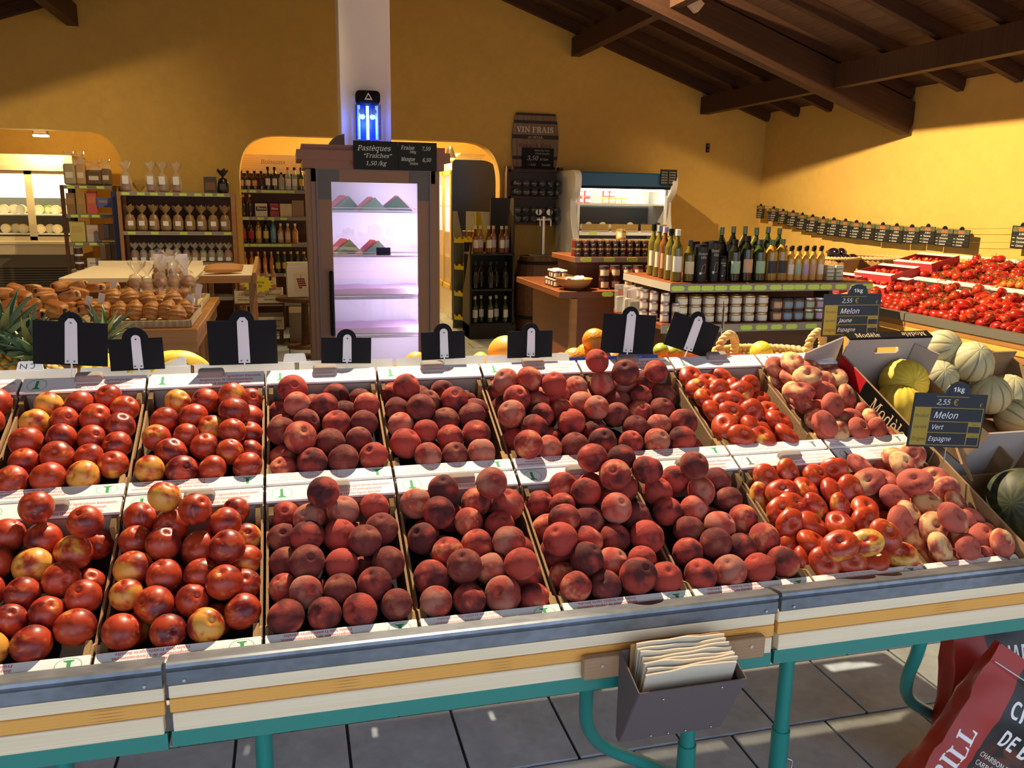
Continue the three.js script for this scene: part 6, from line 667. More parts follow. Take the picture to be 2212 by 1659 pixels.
  const cb = thing('chalk_board', 'small chalk board reading 3,50 on the barrel sign', 'chalk board', [2.95, 2.10, ZB + 0.045]); part('panel', bx(0.4, 0.24, 0.008), M.black, cb); part('lettering', xf(new THREE.PlaneGeometry(0.39, 0.23), [0, 0, 0.0045]), std(0xffffff, 0.8, { map: canvasTex(320, 190, (x) => { x.fillStyle = '#141414'; x.fillRect(0, 0, 320, 190); x.fillStyle = '#cfcfca'; x.font = 'italic 22px serif'; x.fillText('Vente Par Litre', 120, 28); x.fillText('C’est le bon plan', 130, 58, 150); x.font = 'italic 60px serif'; x.fillText('3,50', 44, 116); x.font = 'italic 28px serif'; x.fillText('le litre', 180, 116); x.fillText('+ 0,35', 60, 170); x.fillText('Bouteille', 200, 170, 90); }) }), cb);
}
// ---------------------------------------------------------------- open cold display at the back wall
{
  const c = thing('open_cooler', 'white open-front cold display with blue header and lit shelves', 'cooler', [3.82, 0, -9.75]), W = 1.2;
  for (const s of [-1, 1]) part('side_panel', (() => { const p = new THREE.Shape(); p.moveTo(-0.35, 0); p.lineTo(0.38, 0); p.lineTo(0.38, 1.12); p.quadraticCurveTo(0.2, 1.3, 0.2, 1.62); p.quadraticCurveTo(0.36, 1.7, 0.36, 1.82); p.quadraticCurveTo(0.36, 1.94, 0.24, 1.94); p.lineTo(-0.35, 1.94); p.closePath(); const g = ext(p, 0.06, 0.01); g.rotateY(-Math.PI / 2); g.translate(s * W / 2 + 0.03, 0, 0); g.computeVertexNormals(); return g; })(), std([0.62, 0.60, 0.56], 0.5), c);
  part('header', rbx(W - 0.06, 0.16, 0.24, 0.02, 0, 1.85, 0.22), std([0.012, 0.075, 0.18], 0.45), c, 'blue header panel'); part('header_lip', bx(W - 0.06, 0.025, 0.22, 0, 1.757, 0.22), M.black, c); part('back_panel', bx(W, 0.4, 0.02, 0, 1.75, -0.3), M.white, c); part('back_panel', bx(W, 0.5, 0.02, 0, 1.3, -0.3), std([0.10, 0.11, 0.12], 0.5), c, 'lower back panel with shade put into its dark colour'); part('base', bx(W - 0.06, 0.95, 0.64, 0, 0.475, 0.02), M.white, c); part('top', bx(W, 0.04, 0.6, 0, 1.91, -0.04), M.white, c);  // upper back white, lower back darkened in colour for the shade there
  part('shelf', bx(W - 0.07, 0.02, 0.4, 0, 1.565, 0.02), M.white, c); part('shelf', bx(W - 0.07, 0.02, 0.5, 0, 1.24, 0.07), M.steel, c); const rail = part('front_rail', bx(W - 0.07, 0.05, 0.02, 0, 1.235, 0.34), M.white, c); for (const x of [-0.4, -0.02]) part('price_label', bx(0.09, 0.035, 0.004, x, 1.235, 0.352), M.tagGreen, rail);
  const lc = [1, 0.93, 0.66]; part('light_tube', cyl(0.012, 0.012, W - 0.12, 0, 1.735, 0.2, [0, 0, Math.PI / 2]), glowMat(lc, 14), c); const l = new THREE.RectAreaLight(new THREE.Color(...lc), 34, W - 0.14, 0.04); l.position.set(3.82, 1.715, -9.58); l.lookAt(3.82, 1.4, -9.9); scene.add(l); for (const s of [-1, 1]) part('edge_strip', bx(0.03, 0.62, 0.02, s * 0.55, 1.45, 0.24), M.white, c);
  [[3.32, 0, 'red'], [3.32, 1, 'red'], [3.42, 0, 'red'], [3.42, 1, 'red'], [3.65, 0, 'orange'], [3.73, 0, 'orange'], [3.65, 1, 'red'], [3.73, 1, 'red'], [3.81, 0, 'yellow'], [3.89, 0, 'yellow'], [4.0, 0, 'cream'], [4.1, 0, 'cream']].forEach(([x, k, cc], i) => jar(`small ${cc} pot in the lit cold display, ${k ? 'upper' : 'lower'} layer, ${x < 3.37 ? 'outermost' : x < 3.5 ? 'second' : x < 3.7 ? 'third' : x < 3.77 ? 'fourth' : x < 3.85 ? 'fifth' : x < 3.95 ? 'sixth' : x < 4.05 ? 'seventh' : 'eighth'} along`, [x, 1.577 + k * 0.075, -9.64], 0.038, 0.07, std({ red: [0.4, 0.02, 0.02], orange: [0.6, 0.22, 0.04], yellow: [0.7, 0.55, 0.1], cream: [0.75, 0.68, 0.45] }[cc], 0.4), LB[cc] || M.white, LB.white, { name: 'yoghurt_pot', group: 'pots in the cold display' }));
  for (let i = 0; i < 3; i++) { const g = thing('wire_basket', `small wire basket in the cold display, ${ORD[i]} along`, 'basket', [3.45 + i * 0.37, 1.252, -9.5]); const q = []; for (let k = 0; k < 4; k++) q.push(bx(0.34, 0.004, 0.004, 0, 0.01 + k * 0.025, 0.09)); for (let k = 0; k < 12; k++) q.push(bx(0.003, 0.09, 0.003, -0.165 + k * 0.03, 0.045, 0.09)); q.push(bx(0.34, 0.006, 0.3, 0, 0.0, -0.05)); part('basket', q, M.gold, g); part('liner', bx(0.33, 0.08, 0.004, 0, 0.042, 0.085), std([0.42, 0.30, 0.10], 0.7), g); }
  for (let i = 0; i < 12; i++) { const pale = i < 5 || i === 7; solo('vegetable', blobGeo(0.042, 0.036, 0.042, 0.08, i), std(pale ? [0.70, 0.64, 0.46] : [0.05, 0.035, 0.025], 0.7), `${pale ? 'pale round turnip' : 'dark beetroot'} in the cold display baskets, ${ORD[pale ? Math.min(i, 5) : i - 5 - (i > 7 ? 1 : 0)]} of its kind`, 'vegetable', [3.33 + i * 0.088, 1.30 + (i % 2) * 0.025, -9.55], pale ? 'turnips in the cold display' : 'beetroots in the cold display'); }
  const sg = thing('chalk_board', 'small black chalk board clipped to the corner of the blue header', 'chalk board', [4.33, 1.885, -9.385]); part('panel', bx(0.21, 0.18, 0.006), M.black, sg); part('lettering', xf(new THREE.PlaneGeometry(0.2, 0.17), [0, 0, 0.0035]), std(0xffffff, 0.8, { map: canvasTex(160, 136, (x) => { x.fillStyle = '#121212'; x.fillRect(0, 0, 160, 136); x.fillStyle = '#c8c8c0'; x.font = 'italic 18px serif'; for (let i = 0; i < 5; i++) { x.fillText('Œufs frais', 8, 26 + i * 24, 62); x.fillText('Fromage', 86, 26 + i * 24, 66); } }) }), sg);
}

// ---------------------------------------------------------------- jam island
const starTag = (() => { const s = new THREE.Shape(); for (let i = 0; i < 28; i++) { const a = i / 28 * 6.283, r = i % 2 ? 0.86 : 1, x = Math.sign(Math.cos(a)) * Math.pow(Math.abs(Math.cos(a)), 0.5) * 0.05 * r, y = Math.sign(Math.sin(a)) * Math.pow(Math.abs(Math.sin(a)), 0.5) * 0.019 * r; i ? s.lineTo(x, y) : s.moveTo(x, y); } s.closePath(); return ext(s, 0.002); })();
{
  const t = thing('jam_island', 'two-tier orange-brown wooden counter of jam jars', 'counter', [2.6, 0, -6.85]);
  part('body', bx(0.98, 0.86, 1.1, 0.03, 0.43, -0.02), M.brownWood, t); const lo = part('lower_deck', rbx(1.2, 0.05, 1.3, 0.006, 0, 0.885, -0.01), M.brownWood, t); part('corner_panel', bx(0.05, 0.84, 0.05, -0.44, 0.42, 0.52), M.oak, t);
  const up = part('upper_deck', rbx(0.9, 0.045, 0.62, 0.006, 0.05, 1.137, 0.08), M.brownWood, t); part('riser', bx(0.8, 0.2, 0.5, 0.05, 1.01, 0.05), M.darkWood, t);
  part('edge_strip', bx(0.9, 0.04, 0.004, 0.05, 1.137, 0.392), M.shelfGrey, up); for (const x of [-0.3, -0.1, 0.1, 0.3]) part('price_label', starTag, M.tagGreen, up).position.set(x, 1.137, 0.394); for (const x of [-0.2, 0.1, 0.35]) part('price_label', starTag, M.tagGreen, lo).position.set(x, 0.885, 0.642);
  const body = [glassM([0.06, 0.008, 0.012]), glassM([0.16, 0.02, 0.012]), glassM([0.05, 0.012, 0.03])], lab = std([0.10, 0.085, 0.08], 0.6), logo = std(0xffffff, 0.6, { map: canvasTex(96, 64, (x) => { x.fillStyle = '#241c1b'; x.fillRect(0, 0, 96, 64); x.fillStyle = '#d8d4cc'; x.font = 'bold italic 38px serif'; x.fillText('al.', 20, 44); }) });
  for (let r = 0; r < 2; r++) for (let h = 0; h < 2; h++) for (let i = 0; i < 13; i++) jar(`dark jam jar with gold lid on the upper jam tier, ${r ? 'rear' : 'front'} line, ${h ? 'stacked' : 'bottom'}, ${ordn(i)} along`, [2.24 + i * 0.064, 1.16 + h * 0.07, -6.5 - r * 0.07], 0.03, 0.068, body[(i + r) % 3], M.gold, r ? null : logo, { group: 'jam jars on the upper tier', turn: 0 });
  jar('larger honey-coloured jar standing on top of the stacked jam jars', [2.62, 1.30, -6.53], 0.04, 0.08, glassM([0.4, 0.2, 0.05]), M.gold, LB.cream);
  for (let i = 0; i < 12; i++) jar(`brown preserve jar with pale label on the lower jam tier, ${i < 6 ? 'bottom' : 'stacked'}, ${ordn(i % 6)} along`, [2.42 + (i % 6) * 0.1, 0.91 + (i > 5 ? 0.095 : 0), -6.36 - (i % 2) * 0.02], 0.041, 0.092, body[(i % 2) * 1], LB.black, LB.cream, { group: 'preserve jars on the lower tier' });
  for (let i = 0; i < 14; i++) jar(`little jam jar with white lid in the block behind the bowl, ${i < 7 ? 'bottom' : 'top'} layer, ${ordn(i % 7)}`, [2.08 + (i % 2) * 0.065, 0.91 + (i > 6 ? 0.07 : 0), -6.55 - Math.floor((i % 7) / 2) * 0.07], 0.03, 0.067, body[0], M.white, LB.cream, { group: 'white-lidded jam jars' });
  const bw = thing('wooden_bowl', 'shallow wooden bowl of sample jam pots on the counter corner', 'bowl', [2.17, 0.91, -6.36]); part('bowl', lathe([[0.001, 0], [0.07, 0], [0.12, 0.04], [0.15, 0.09], [0.143, 0.09], [0.11, 0.045], [0.06, 0.012], [0.001, 0.012]], 32), M.oak, bw);
  for (let i = 0; i < 9; i++) { const m = thing('sample_pot', `tiny lidded jam pot in the wooden bowl, ${ordn(i)} around`, 'jar', [2.17 + Math.cos(i * 2.4) * 0.02 * Math.sqrt(i) * 1.1, 0.955 + 0.012 * (i % 3), -6.36 + Math.sin(i * 2.4) * 0.02 * Math.sqrt(i)], 0, 'sample pots in the bowl'); m.rotation.set(rr(-0.7, 0.9), 0, rr(-0.7, 0.7)); part('pot', cyl(0.02, 0.018, 0.03, 0, 0.015, 0, undefined, 14), body[1], m); part('lid', cyl(0.022, 0.022, 0.008, 0, 0.034, 0, undefined, 14), i % 3 ? LB.white : std([0.75, 0.25, 0.06], 0.5), m); }
}
// ---------------------------------------------------------------- oil island
{
  const t = thing('oil_island', 'two-tier wooden counter with oil bottles above and small jars below', 'counter', [3.2, 0, -5.8]);
  part('body', bx(1.3, 0.72, 0.76, 0.05, 0.36, 0.06), M.darkWood, t); for (let k = 0; k < 6; k++) part('plank', bx(1.44, 0.115, 0.015, 0.02, 0.06 + k * 0.118, 0.46), M.darkWood, t);
  const lo = part('lower_deck', rbx(1.52, 0.04, 0.9, 0.006, 0, 0.76, 0.075), M.brownWood, t), up = part('upper_deck', rbx(1.56, 0.04, 0.84, 0.006, 0.04, 1.05, 0.18), M.brownWood, t); part('riser', bx(1.3, 0.26, 0.4, 0.05, 0.9, -0.1), M.darkWood, t); for (const x of [-0.68, 0.78]) part('upright', bx(0.03, 0.27, 0.3, x, 0.9, 0.05), M.darkWood, t);
  part('edge_strip', bx(1.56, 0.055, 0.004, 0.04, 1.035, 0.602), M.shelfGrey, up); part('edge_strip', bx(1.52, 0.055, 0.004, 0, 0.745, 0.527), M.shelfGrey, lo); part('side_strip', bx(0.004, 0.05, 0.84, -0.742, 1.04, 0.18), M.shelfGrey, up);
  [0.02, 0.14, 0.24, 0.34, 0.45, 0.53, 0.64, 0.76, 0.86, 0.95, 1.06, 1.16, 1.28, 1.40, 1.50].forEach((x) => part('price_label', starTag, M.tagGreen, up).position.set(-0.71 + x, 1.035, 0.605)); [0.06, 0.62, 0.74, 0.86, 0.98, 1.14, 1.35].forEach((x) => part('price_label', starTag, M.tagGreen, lo).position.set(-0.73 + x, 0.745, 0.53));
  const z = -5.3, Y = 1.072, tin = std([0.02, 0.02, 0.022], 0.35, { metalness: 0.4 });
  const front = [[2.585, -5.80, 0.37, G.olive, LB.white, M.black, 'slim oil bottle with white label on the side edge'], [2.578, -5.68, 0.365, G.olive, LB.white, LB.blue, 'blue-necked oil bottle on the side edge'], [2.567, -5.56, 0.36, G.amber, LB.salmon, LB.lilac, 'oil bottle with lilac neck and pink label'], [2.556, -5.44, 0.35, G.olive, LB.white, M.black, 'tall oil bottle with large white label at the corner'], [2.632, z, 0.28, G.olive, LB.cream, LB.black, 'shorter oil bottle with big cream label beside the tins'], [2.545, -5.31, 0.35, G.olive, LB.white, LB.white, 'white-necked oil bottle at the front corner']];
  front.forEach(([x, zz, h, g, l, cp, n]) => bottle(`${n} of the oil counter`, [x, Y, zz], h, 0.038, g, cp, l, { group: 'oil bottles', turn: -0.2, shoulder: 0.62 }));
  const tinLab = std(0xffffff, 0.5, { map: canvasTex(96, 192, (x) => { x.fillStyle = '#131315'; x.fillRect(0, 0, 96, 192); x.strokeStyle = '#c9c9c9'; x.lineWidth = 2; x.font = 'italic 22px serif'; x.fillStyle = '#d5d5d5'; x.fillText('Domaine', 10, 30, 80); x.fillText('Oliu', 28, 54); x.beginPath(); x.ellipse(56, 120, 16, 30, 0.2, 0, 7); x.stroke(); x.beginPath(); x.arc(32, 150, 9, 0, 7); x.fill(); }) });
  [[2.718, 0.235, 0.045, 'wide black oil tin with printed olive'], [2.815, 0.26, 0.038, 'taller black oil tin'], [2.885, 0.155, 0.028, 'small black oil tin']].forEach(([x, h, r, l]) => { const g = thing('oil_tin', `${l} on the oil counter`, 'tin', [x, Y, z]); part('tin', cyl(r, r, h, 0, h / 2, 0, undefined, 24), tin, g); part('lid', cyl(r * 0.9, r * 0.96, 0.016, 0, h + 0.008, 0, undefined, 24), M.black, g); part('label', xf(new THREE.CylinderGeometry(r * 1.01, r * 1.01, h * 0.85, 16, 1, true, -1.1, 2.2), [0, h * 0.48, 0]), tinLab, g); });
  for (let i = 0; i < 8; i++) { const g = thing('oil_tin', `black oil tin in the line behind, ${ordn(i)} along`, 'tin', [2.72 + i * 0.047, Y, -5.42 - (i % 2) * 0.06], 0, 'black tins in the rear line'); part('tin', cyl(0.03, 0.03, 0.24 + (i % 3) * 0.01, 0, 0.125, 0, undefined, 18), tin, g); part('lid', cyl(0.026, 0.028, 0.016, 0, 0.255, 0, undefined, 18), M.black, g); }
  [[2.975, 0.285, G.dark, LB.mint, M.black, 'dark oil bottle with mint label'], [3.07, 0.31, G.dark, LB.salmon, M.black, 'dark oil bottle with salmon label'], [3.168, 0.285, G.green, LB.mint, LB.black, 'dark green oil bottle with mint label'], [3.262, 0.285, G.gold, LB.black, G.green, 'golden oil bottle with black label'], [3.342, 0.29, G.gold, LB.black, G.green, 'second golden oil bottle with black label']].forEach(([x, h, g, l, c, n]) => bottle(`${n} on the oil counter`, [x, Y, z], h, 0.043, g, c, l, { group: 'oil bottles', turn: 0, shoulder: 0.68 }));
  for (let i = 0; i < 11; i++) bottle(`dark bottle with green cap in the rear line of the oil counter, ${ordn(i)} along`, [2.95 + i * 0.046, Y, -5.46 - (i % 2) * 0.08], 0.35 + (i % 3) * 0.01, 0.036, i < 5 ? G.dark : i % 2 ? G.gold : G.green, G.green, null, { group: 'rear oil bottles', shoulder: 0.66 });
  ['white', 'mint', 'lilac', 'salmon', 'white'].forEach((l, i) => bottle(`small clear golden bottle with ${l} label, ${ordn(i)} from the golden oils`, [3.415 + i * 0.06, Y, z], 0.235, 0.028, phy([0.62, 0.36, 0.08], 0.12, { clearcoat: 0.4 }), M.black, LB[l], { group: 'small golden bottles', turn: 0, shoulder: 0.62 }));
  for (let i = 0; i < 6; i++) bottle(`small golden bottle in the second line, ${ordn(i)} along`, [3.41 + i * 0.06, Y, -5.37], 0.24, 0.027, G.gold, M.black, LB.white, { group: 'small golden bottles behind', shoulder: 0.62 });
  for (let i = 0; i < 8; i++) { const g = thing('soap_box', `small pale green soap box, ${i % 2 ? 'second' : 'first'} stack, ${ordn(Math.floor(i / 2))} from below`, 'box', [3.735 + (i % 2) * 0.075, Y + Math.floor(i / 2) * 0.027, -5.3], 0, 'soap boxes'); part('box', rbx(0.062, 0.025, 0.045, 0.003, 0, 0.0125, 0), std([0.48, 0.54, 0.34], 0.6), g); part('label', bx(0.045, 0.014, 0.001, 0, 0.0125, 0.0235), LB.white, g); }
  // lower tier
  const tr = std([0.42, 0.33, 0.28], 0.35), zz = -5.34, y2 = 0.782;
  for (let i = 0; i < 7; i++) for (let h = 0; h < 3; h++) jar(`white-labelled jar with gold lid on the lower oil tier, column ${ordn(i)}, ${['bottom', 'middle', 'top'][h]}`, [2.612 + i * 0.1045, y2 + h * 0.062, zz], 0.043, 0.06, tr, M.gold, LB.white, { group: 'white-labelled jars', turn: 0, lh: 0.62 });
  for (let i = 0; i < 6; i++) jar(`white-labelled jar in the second line, top layer, ${ordn(i)}`, [2.66 + i * 0.1045, y2 + 0.124, zz - 0.1], 0.043, 0.06, tr, M.gold, null, { group: 'white-labelled jars behind' });
  const pk = std([0.42, 0.27, 0.25], 0.4); [[2.43, -5.56, 3], [2.46, -5.46, 3], [2.50, -5.36, 3], [2.57, -5.33, 2], [2.44, -5.66, 3]].forEach(([x, z3, n], i) => { for (let h = 0; h < n; h++) jar(`pinkish spice jar with silver lid, ${ordn(i)} column, ${['bottom', 'middle', 'top'][h]}`, [x, y2 + h * 0.07, z3], 0.031, 0.068, pk, M.steel, LB.white, { group: 'pinkish spice jars', turn: -0.3 }); });
  for (let i = 0; i < 5; i++) for (let h = 0; h < 2; h++) jar(`dark pâté jar on the lower oil tier, ${ordn(i)} column, ${h ? 'top' : 'bottom'}`, [3.352 + i * 0.088, y2 + h * 0.082, zz], 0.044, 0.08, std([0.17, 0.10, 0.07], 0.35), i < 3 ? LB.black : M.steel, [LB.salmon, LB.blue, LB.blue, LB.mint, LB.lilac][i], { group: 'dark pâté jars', turn: 0.2 });
  for (let i = 0; i < 5; i++) { const g = thing('herb_pouch', `clear herb pouch with ${i < 2 ? 'grey-green herbs' : 'pale spice'} at the side of the lower tier, ${ordn(i)}`, 'pouch', [2.40 + (i % 2) * 0.05, y2 + 0.0, -5.62 - i * 0.075], 0, 'herb pouches'); g.rotation.set(-0.1, -0.5, rr(-0.1, 0.12)); part('contents', rbx(0.08, 0.12, 0.035, 0.014, 0, 0.062, 0), std(i < 2 ? [0.16, 0.15, 0.09] : [0.45, 0.42, 0.38], 0.9), g); part('pouch', rbx(0.095, 0.21, 0.038, 0.01, 0, 0.105, 0), M.film, g); if (i > 1) part('label', bx(0.04, 0.05, 0.002, 0, 0.15, 0.021), std([0.35, 0.13, 0.08], 0.6), g); }
}
// ---------------------------------------------------------------- tomato stand along the right wall
const tomY = (x) => 0.84 + 0.24 * (x - 4.25);
{
  const t = thing('tomato_stand', 'sloping plank-fronted tomato stand along the lamp-lit yellow wall', 'stall', [0, 0, 0]), z0 = -6.1, z1 = -2.2, L = z1 - z0, zc = (z0 + z1) / 2, js = [z0, -5.05, -3.4, z1];
  for (let i = 0; i < 3; i++) { const a = js[i] + 0.005, b = js[i + 1] - 0.005, l = b - a, c = (a + b) / 2; part('metal_rail', [rbx(0.07, 0.012, l, 0.004, 4.25, 0.85, c), bx(0.008, 0.05, l, 4.213, 0.83, c)], std([0.20, 0.19, 0.16], 0.5, { metalness: 0.5 }), t); [[0.785, M.oak], [0.745, M.orangeWood], [0.70, M.oak]].forEach(([y, m]) => { const p = part('plank', bx(l, 0.037, 0.02, 0, 0, 0), m, t); p.position.set(4.23, y, c); p.rotation.y = -Math.PI / 2; }); part('deck_board', bx(1.4, 0.02, l, 4.93, tomY(4.93) - 0.065, c, [0, 0, Math.atan(0.24)]), M.board, t); part('frame_rail', bx(0.01, 0.05, l, 4.236, 0.655, c), M.green, t); for (const x of [4.35, 5.5]) part('leg', cyl(0.02, 0.02, 0.68, x, 0.34, c), M.green, t); }
  part('divider', bx(0.05, 0.014, L, 4.90, tomY(4.9) + 0.035, zc, [0, 0, 0.24]), M.whiteCard, t); part('divider', bx(0.012, 0.08, L, 4.93, tomY(4.93) + 0.0, zc), M.whiteCard, t); for (let i = 0; i < 4; i++) part('hand_grip', rbx(0.02, 0.016, 0.06, 0.006, 4.90, tomY(4.9) + 0.045, -5.5 + i * 0.5), M.greyCard, t);
  part('divider', bx(0.05, 0.014, L, 5.56, tomY(5.56) + 0.03, zc, [0, 0, 0.24]), M.whiteCard, t); for (let i = 0; i < 3; i++) part('hand_grip', rbx(0.02, 0.016, 0.06, 0.006, 5.56, tomY(5.56) + 0.042, -5.45 + i * 0.5), M.greyCard, t);
  const tm = [phy([0.44, 0.015, 0.009], 0.25, { clearcoat: 0.5 }), phy([0.37, 0.019, 0.010], 0.25, { clearcoat: 0.5 }), phy([0.52, 0.042, 0.012], 0.28, { clearcoat: 0.5 }), phy([0.66, 0.17, 0.018], 0.3, { clearcoat: 0.4 })];
  const tg = [blobGeo(0.036, 0.032, 0.036, 0.05, 2, 20), blobGeo(0.031, 0.046, 0.031, 0.05, 6, 20)], calyx = (() => { const q = []; for (let i = 0; i < 5; i++) q.push(bx(0.006, 0.002, 0.04, Math.sin(i * 1.257) * 0.014, 0, Math.cos(i * 1.257) * 0.014, [0, i * 1.257, 0])); q.push(cyl(0.002, 0.002, 0.025, 0, 0.012, 0, undefined, 5)); return merge(q); })(), cm = std([0.06, 0.10, 0.03], 0.7);
  for (const [deck, xa, n] of [[0, 4.335, 8], [1, 5.0, 8]]) for (let i = 0; i < n; i++) { const x = xa + i * 0.068; const zn = -(x * 0.967 - 0.35) ; let k = 0; for (let z = deck ? -5.82 : -5.72; z < -x * 0.93 + 0.12 && k < 30; z += 0.068) { k++; const plum = deck === 0 && z > -4.95 + 0.1 * Math.sin(i), vine = !plum && rnd() < 0.6, high = rnd() < 0.22; const g = thing('tomato', `${plum ? 'red plum tomato' : deck && z > -5.1 && i < 4 ? 'orange-red tomato' : 'red vine tomato'}, ${deck ? 'upper' : 'lower'} deck, ${ordn(i)} line from the rail, ${ordn(k - 1)} from the far end`, 'fruit', [x + rr(-0.012, 0.012), tomY(x) + rr(-0.004, 0.012) + (high ? 0.042 : 0) + (deck && i > 4 ? 0.015 : 0), z + rr(-0.012, 0.012)], rr(0, 6), `tomatoes on the ${deck ? 'upper' : 'lower'} deck`); const m = part('flesh', tg[plum ? 1 : 0], deck && z > -5.1 && i < 4 ? tm[3] : pick(tm.slice(0, 3)), g); if (plum) m.rotation.set(rr(0.8, 1.5), rr(0, 3), 0); else m.rotation.set(rr(-0.4, 0.4), 0, rr(-0.4, 0.4)); const s = rr(0.88, 1.16); m.scale.setScalar(s); if (vine) part('calyx', calyx, cm, g).position.y = 0.03 * s; } }
  // cartons of cherry tomatoes at the far end
  const redC = std([0.42, 0.035, 0.05], 0.6), ck = [sph(0.0145, 12, 8)], cmt = [tm[0], tm[2], phy([0.75, 0.42, 0.05], 0.3)];
  [[4.52, -6.30, 0.94, 'red-sided carton of cherry tomatoes nearest the oil bottles', 0], [4.80, -6.02, 1.03, 'red and white carton of cherry tomatoes in the middle', 0], [4.62, -5.86, 0.95, 'red-lined carton of small yellow and red tomatoes next to the big tomatoes', 2], [5.20, -6.05, 1.12, 'rear carton of orange and red cherry tomatoes by the wall', 1]].forEach(([x, z, y, l, mix], bi) => {
    const g = thing('tomato_carton', l, 'carton', [x, y, z]); g.rotation.set(0, 0.12, 0.22); const w = 0.3, d = 0.4; part('tray', [bx(w, 0.006, d, 0, -0.03, 0), bx(0.006, 0.08, d, -w / 2, 0.01, 0), bx(0.006, 0.08, d, w / 2, 0.01, 0)], redC, g); for (const e of [-1, 1]) part('end_wall', bx(w, 0.09, 0.006, 0, 0.012, e * d / 2), redC, g); part('ledge', bx(0.05, 0.005, d, w / 2 - 0.02, 0.055, 0), M.whiteCard, g); part('ledge', bx(0.05, 0.005, d, -w / 2 + 0.02, 0.055, 0), M.whiteCard, g);
    for (let i = 0; i < 40; i++) { const a = (i % 5) - 2, b = Math.floor(i / 5) - 3.5, v = new THREE.Vector3(a * 0.042 + rr(-0.008, 0.008), rr(0.0, 0.03), b * 0.044 + rr(-0.008, 0.008)).applyEuler(g.rotation).add(g.position); const m = solo('cherry_tomato', ck[0], mix === 1 ? cmt[i % 3] : mix === 2 ? (i % 3 ? cmt[0] : cmt[2]) : cmt[i % 2], `cherry tomato in the ${['carton nearest the oil bottles', 'middle carton', 'carton beside the big tomatoes', 'rear carton by the wall'][bi]}, ${ordn(Math.floor(i / 5))} line, ${ORD[i % 5]}`, 'fruit', [v.x, v.y, v.z], ['cherry tomatoes nearest the oils', 'cherry tomatoes in the middle carton', 'cherry tomatoes beside the big tomatoes', 'cherry tomatoes by the wall'][bi]); m.scale.setScalar(rr(0.95, 1.35)); }
  });
  const bk = (x, y, z, r, l, name) => { const g = thing('wicker_basket', l, 'basket', [x, y, z]); part('body', lathe([[0.001, 0], [r * 0.7, 0], [r * 0.95, 0.1], [r, 0.16], [r * 0.95, 0.16], [r * 0.9, 0.1], [r * 0.65, 0.015], [0.001, 0.015]], 32), std([0.42, 0.26, 0.10], 0.85, { bumpMap: dataTex(64, 64, (u, v) => { const k = 0.5 + 0.5 * Math.sin(u * 6.283 * 16) * Math.sin(v * 6.283 * 6); return [k, k, k]; }, false), bumpScale: 0.006 }), g); part('rim', rope(Array.from({ length: 33 }, (_, i) => [Math.cos(i / 32 * 6.283) * r, 0.16, Math.sin(i / 32 * 6.283) * r]), 0.008, 18, 90), ropeM, g); };
  bk(4.86, 0.97, -6.75, 0.17, 'brown wicker basket of aubergines in the corner'); bk(5.30, 0.97, -6.75, 0.24, 'large wicker basket against the yellow wall');
  const fs = thing('basket_stand', 'low wooden stand under the corner baskets', 'stand', [5.1, 0, -6.8]); part('top', bx(0.95, 0.03, 0.5, 0, 0.95, 0), M.board, fs); for (const [x, z] of [[-0.42, 0.2], [0.42, 0.2], [-0.42, -0.2], [0.42, -0.2]]) part('leg', bx(0.05, 0.94, 0.05, x, 0.47, z), M.board, fs);
  const ag = blobGeo(0.045, 0.05, 0.075, 0.06, 8, 20), am = phy([0.012, 0.006, 0.014], 0.15, { clearcoat: 0.8 }); for (let i = 0; i < 5; i++) { const g = thing('aubergine', `glossy black aubergine in the corner basket, ${ordn(i)} one`, 'vegetable', [4.78 + (i % 3) * 0.08, 1.12 + (i > 2 ? 0.05 : 0), -6.68 - (i > 2 ? 0.06 : 0)], rr(-0.4, 0.4), 'aubergines in the corner basket'); part('fruit', ag, am, g); part('stem', cyl(0.006, 0.012, 0.03, 0, 0.01, -0.085, [Math.PI / 2, 0, 0], 8), std([0.08, 0.1, 0.03], 0.7), g); }
  const zu = solo('courgette', blobGeo(0.11, 0.022, 0.022, 0.04, 3, 20), std([0.50, 0.48, 0.10], 0.5), 'yellow courgette lying beside the corner baskets', 'vegetable', [4.62, 0.985, -6.5]); zu.rotation.set(0, 0.2, -0.1);
}
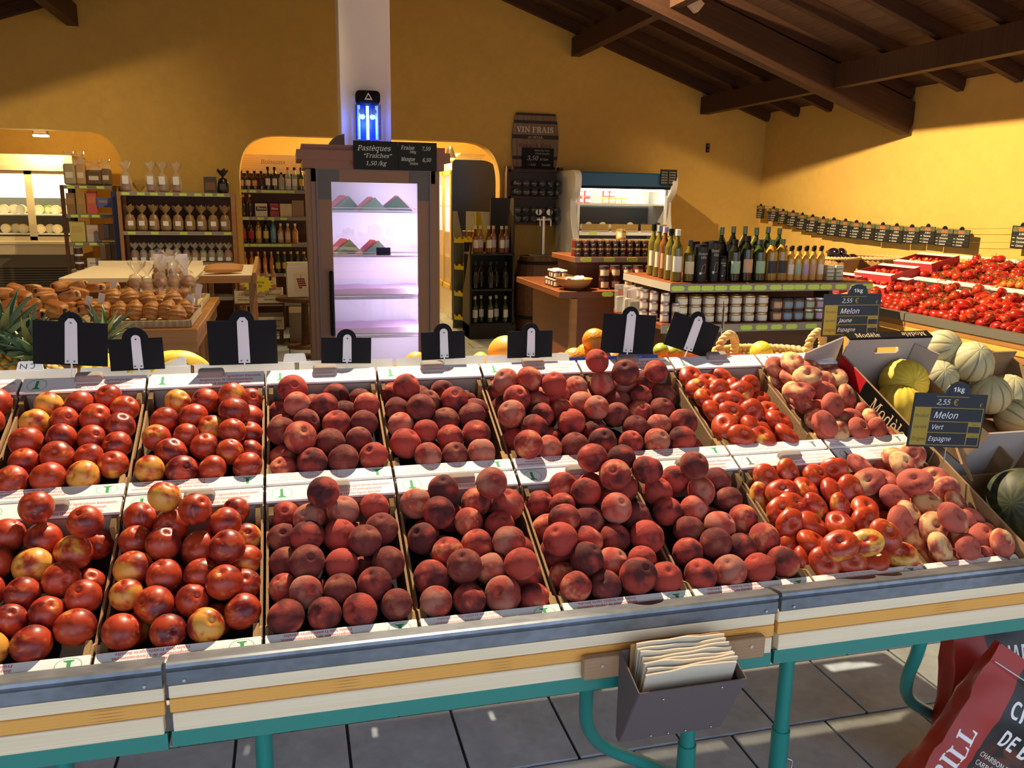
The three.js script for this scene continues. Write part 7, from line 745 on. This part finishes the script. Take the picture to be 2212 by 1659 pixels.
// price cards hung along the right wall on two wires
{
  const tex = canvasTex(192, 192, (x, w, h) => { x.fillStyle = '#10100f'; x.fillRect(0, 0, w, h); x.fillStyle = '#4f5a3c'; x.fillRect(4, 2, w - 8, 46); for (let i = 0; i < 60; i++) { x.fillStyle = ['#6d7a4a', '#8b5a3c', '#394429', '#a08b58'][i % 4]; x.fillRect(4 + hash3(i, 1, 1) * 178, 2 + hash3(i, 2, 1) * 42, 7, 4); } x.fillStyle = '#a4623e'; x.fillRect(60, 8, 70, 36); x.fillStyle = '#dcd9cf'; x.font = 'italic bold 26px sans-serif'; x.fillText('3,50 €', 62, 76); x.fillText('Tomate', 44, 112, 110); x.fillText('Cerise', 44, 146); x.fillText('Corse', 44, 180); x.fillRect(8, 100, 24, 6); x.fillRect(8, 134, 24, 6); x.fillRect(8, 168, 24, 6); x.fillStyle = '#56564e'; x.fillRect(4, 84, w - 8, 2); x.fillRect(4, 120, w - 8, 2); x.fillRect(4, 154, w - 8, 2); });
  const pm = std(0xffffff, 0.6, { map: tex });
  const TAGS = [[-9.98, 1.495, 0.155], [-9.67, 1.466, 0.146], [-9.45, 1.438, 0.156], [-9.23, 1.42, 0.168], [-9.03, 1.393, 0.175], [-8.82, 1.373, 0.179], [-8.61, 1.355, 0.185], [-8.41, 1.347, 0.179], [-8.2, 1.341, 0.177], [-8.01, 1.333, 0.172], [-7.8, 1.327, 0.166], [-7.58, 1.321, 0.173], [-7.37, 1.318, 0.171], [-7.15, 1.319, 0.161], [-6.93, 1.329, 0.166], [-6.71, 1.318, 0.156], [-6.5, 1.318, 0.16]];
  TAGS.forEach(([z, y, h], i) => { const g = thing('hanging_price_card', `small black chalk price card hung on the wall wire, ${ordn(i)} counted from the corner`, 'price card', [5.93, y, z], -Math.PI / 2 + (i % 2 ? 0.04 : -0.04)); const W = i ? 0.213 : 0.2; const hh = clamp(h, 0.16, 0.18); part('panel', ext(cardShape(W, hh, 0.032), 0.003), M.black, g); part('print', xf(new THREE.PlaneGeometry(W - 0.006, hh - 0.004), [0, 0, 0.0038]), pm, g, 'chalk lettering and fruit strip'); part('hook', cyl(0.003, 0.003, 0.12, 0, hh / 2 - 0.01, -0.05, [Math.PI / 2, 0, 0], 6), M.steel, g); });
  { const g = thing('hanging_price_card', 'black price card cut by the edge of the photo on the wall wire', 'price card', [5.93, 1.36, -5.83], -Math.PI / 2); part('panel', ext(cardShape(0.22, 0.19, 0.032), 0.003), M.black, g); part('print', xf(new THREE.PlaneGeometry(0.21, 0.18), [0, 0, 0.0038]), pm, g); part('hook', cyl(0.003, 0.003, 0.12, 0, 0.08, -0.05, [Math.PI / 2, 0, 0], 6), M.steel, g); }
  const a = TAGS[0], b = TAGS[TAGS.length - 1]; for (const [dy, l] of [[0.09, 'upper thin wire carrying the wall price cards'], [-0.03, 'lower thin wire carrying the wall price cards']]) solo('hanging_wire', tube([[5.95, a[1] + dy, -10.18], ...TAGS.filter((_, i) => i % 4 === 0).map((q) => [5.945, q[1] + dy, q[0]]), [5.95, 1.36 + dy, -5.6]], 0.002, 60, 5), M.steel, l, 'wire');
}
renderer.render(scene, camera);
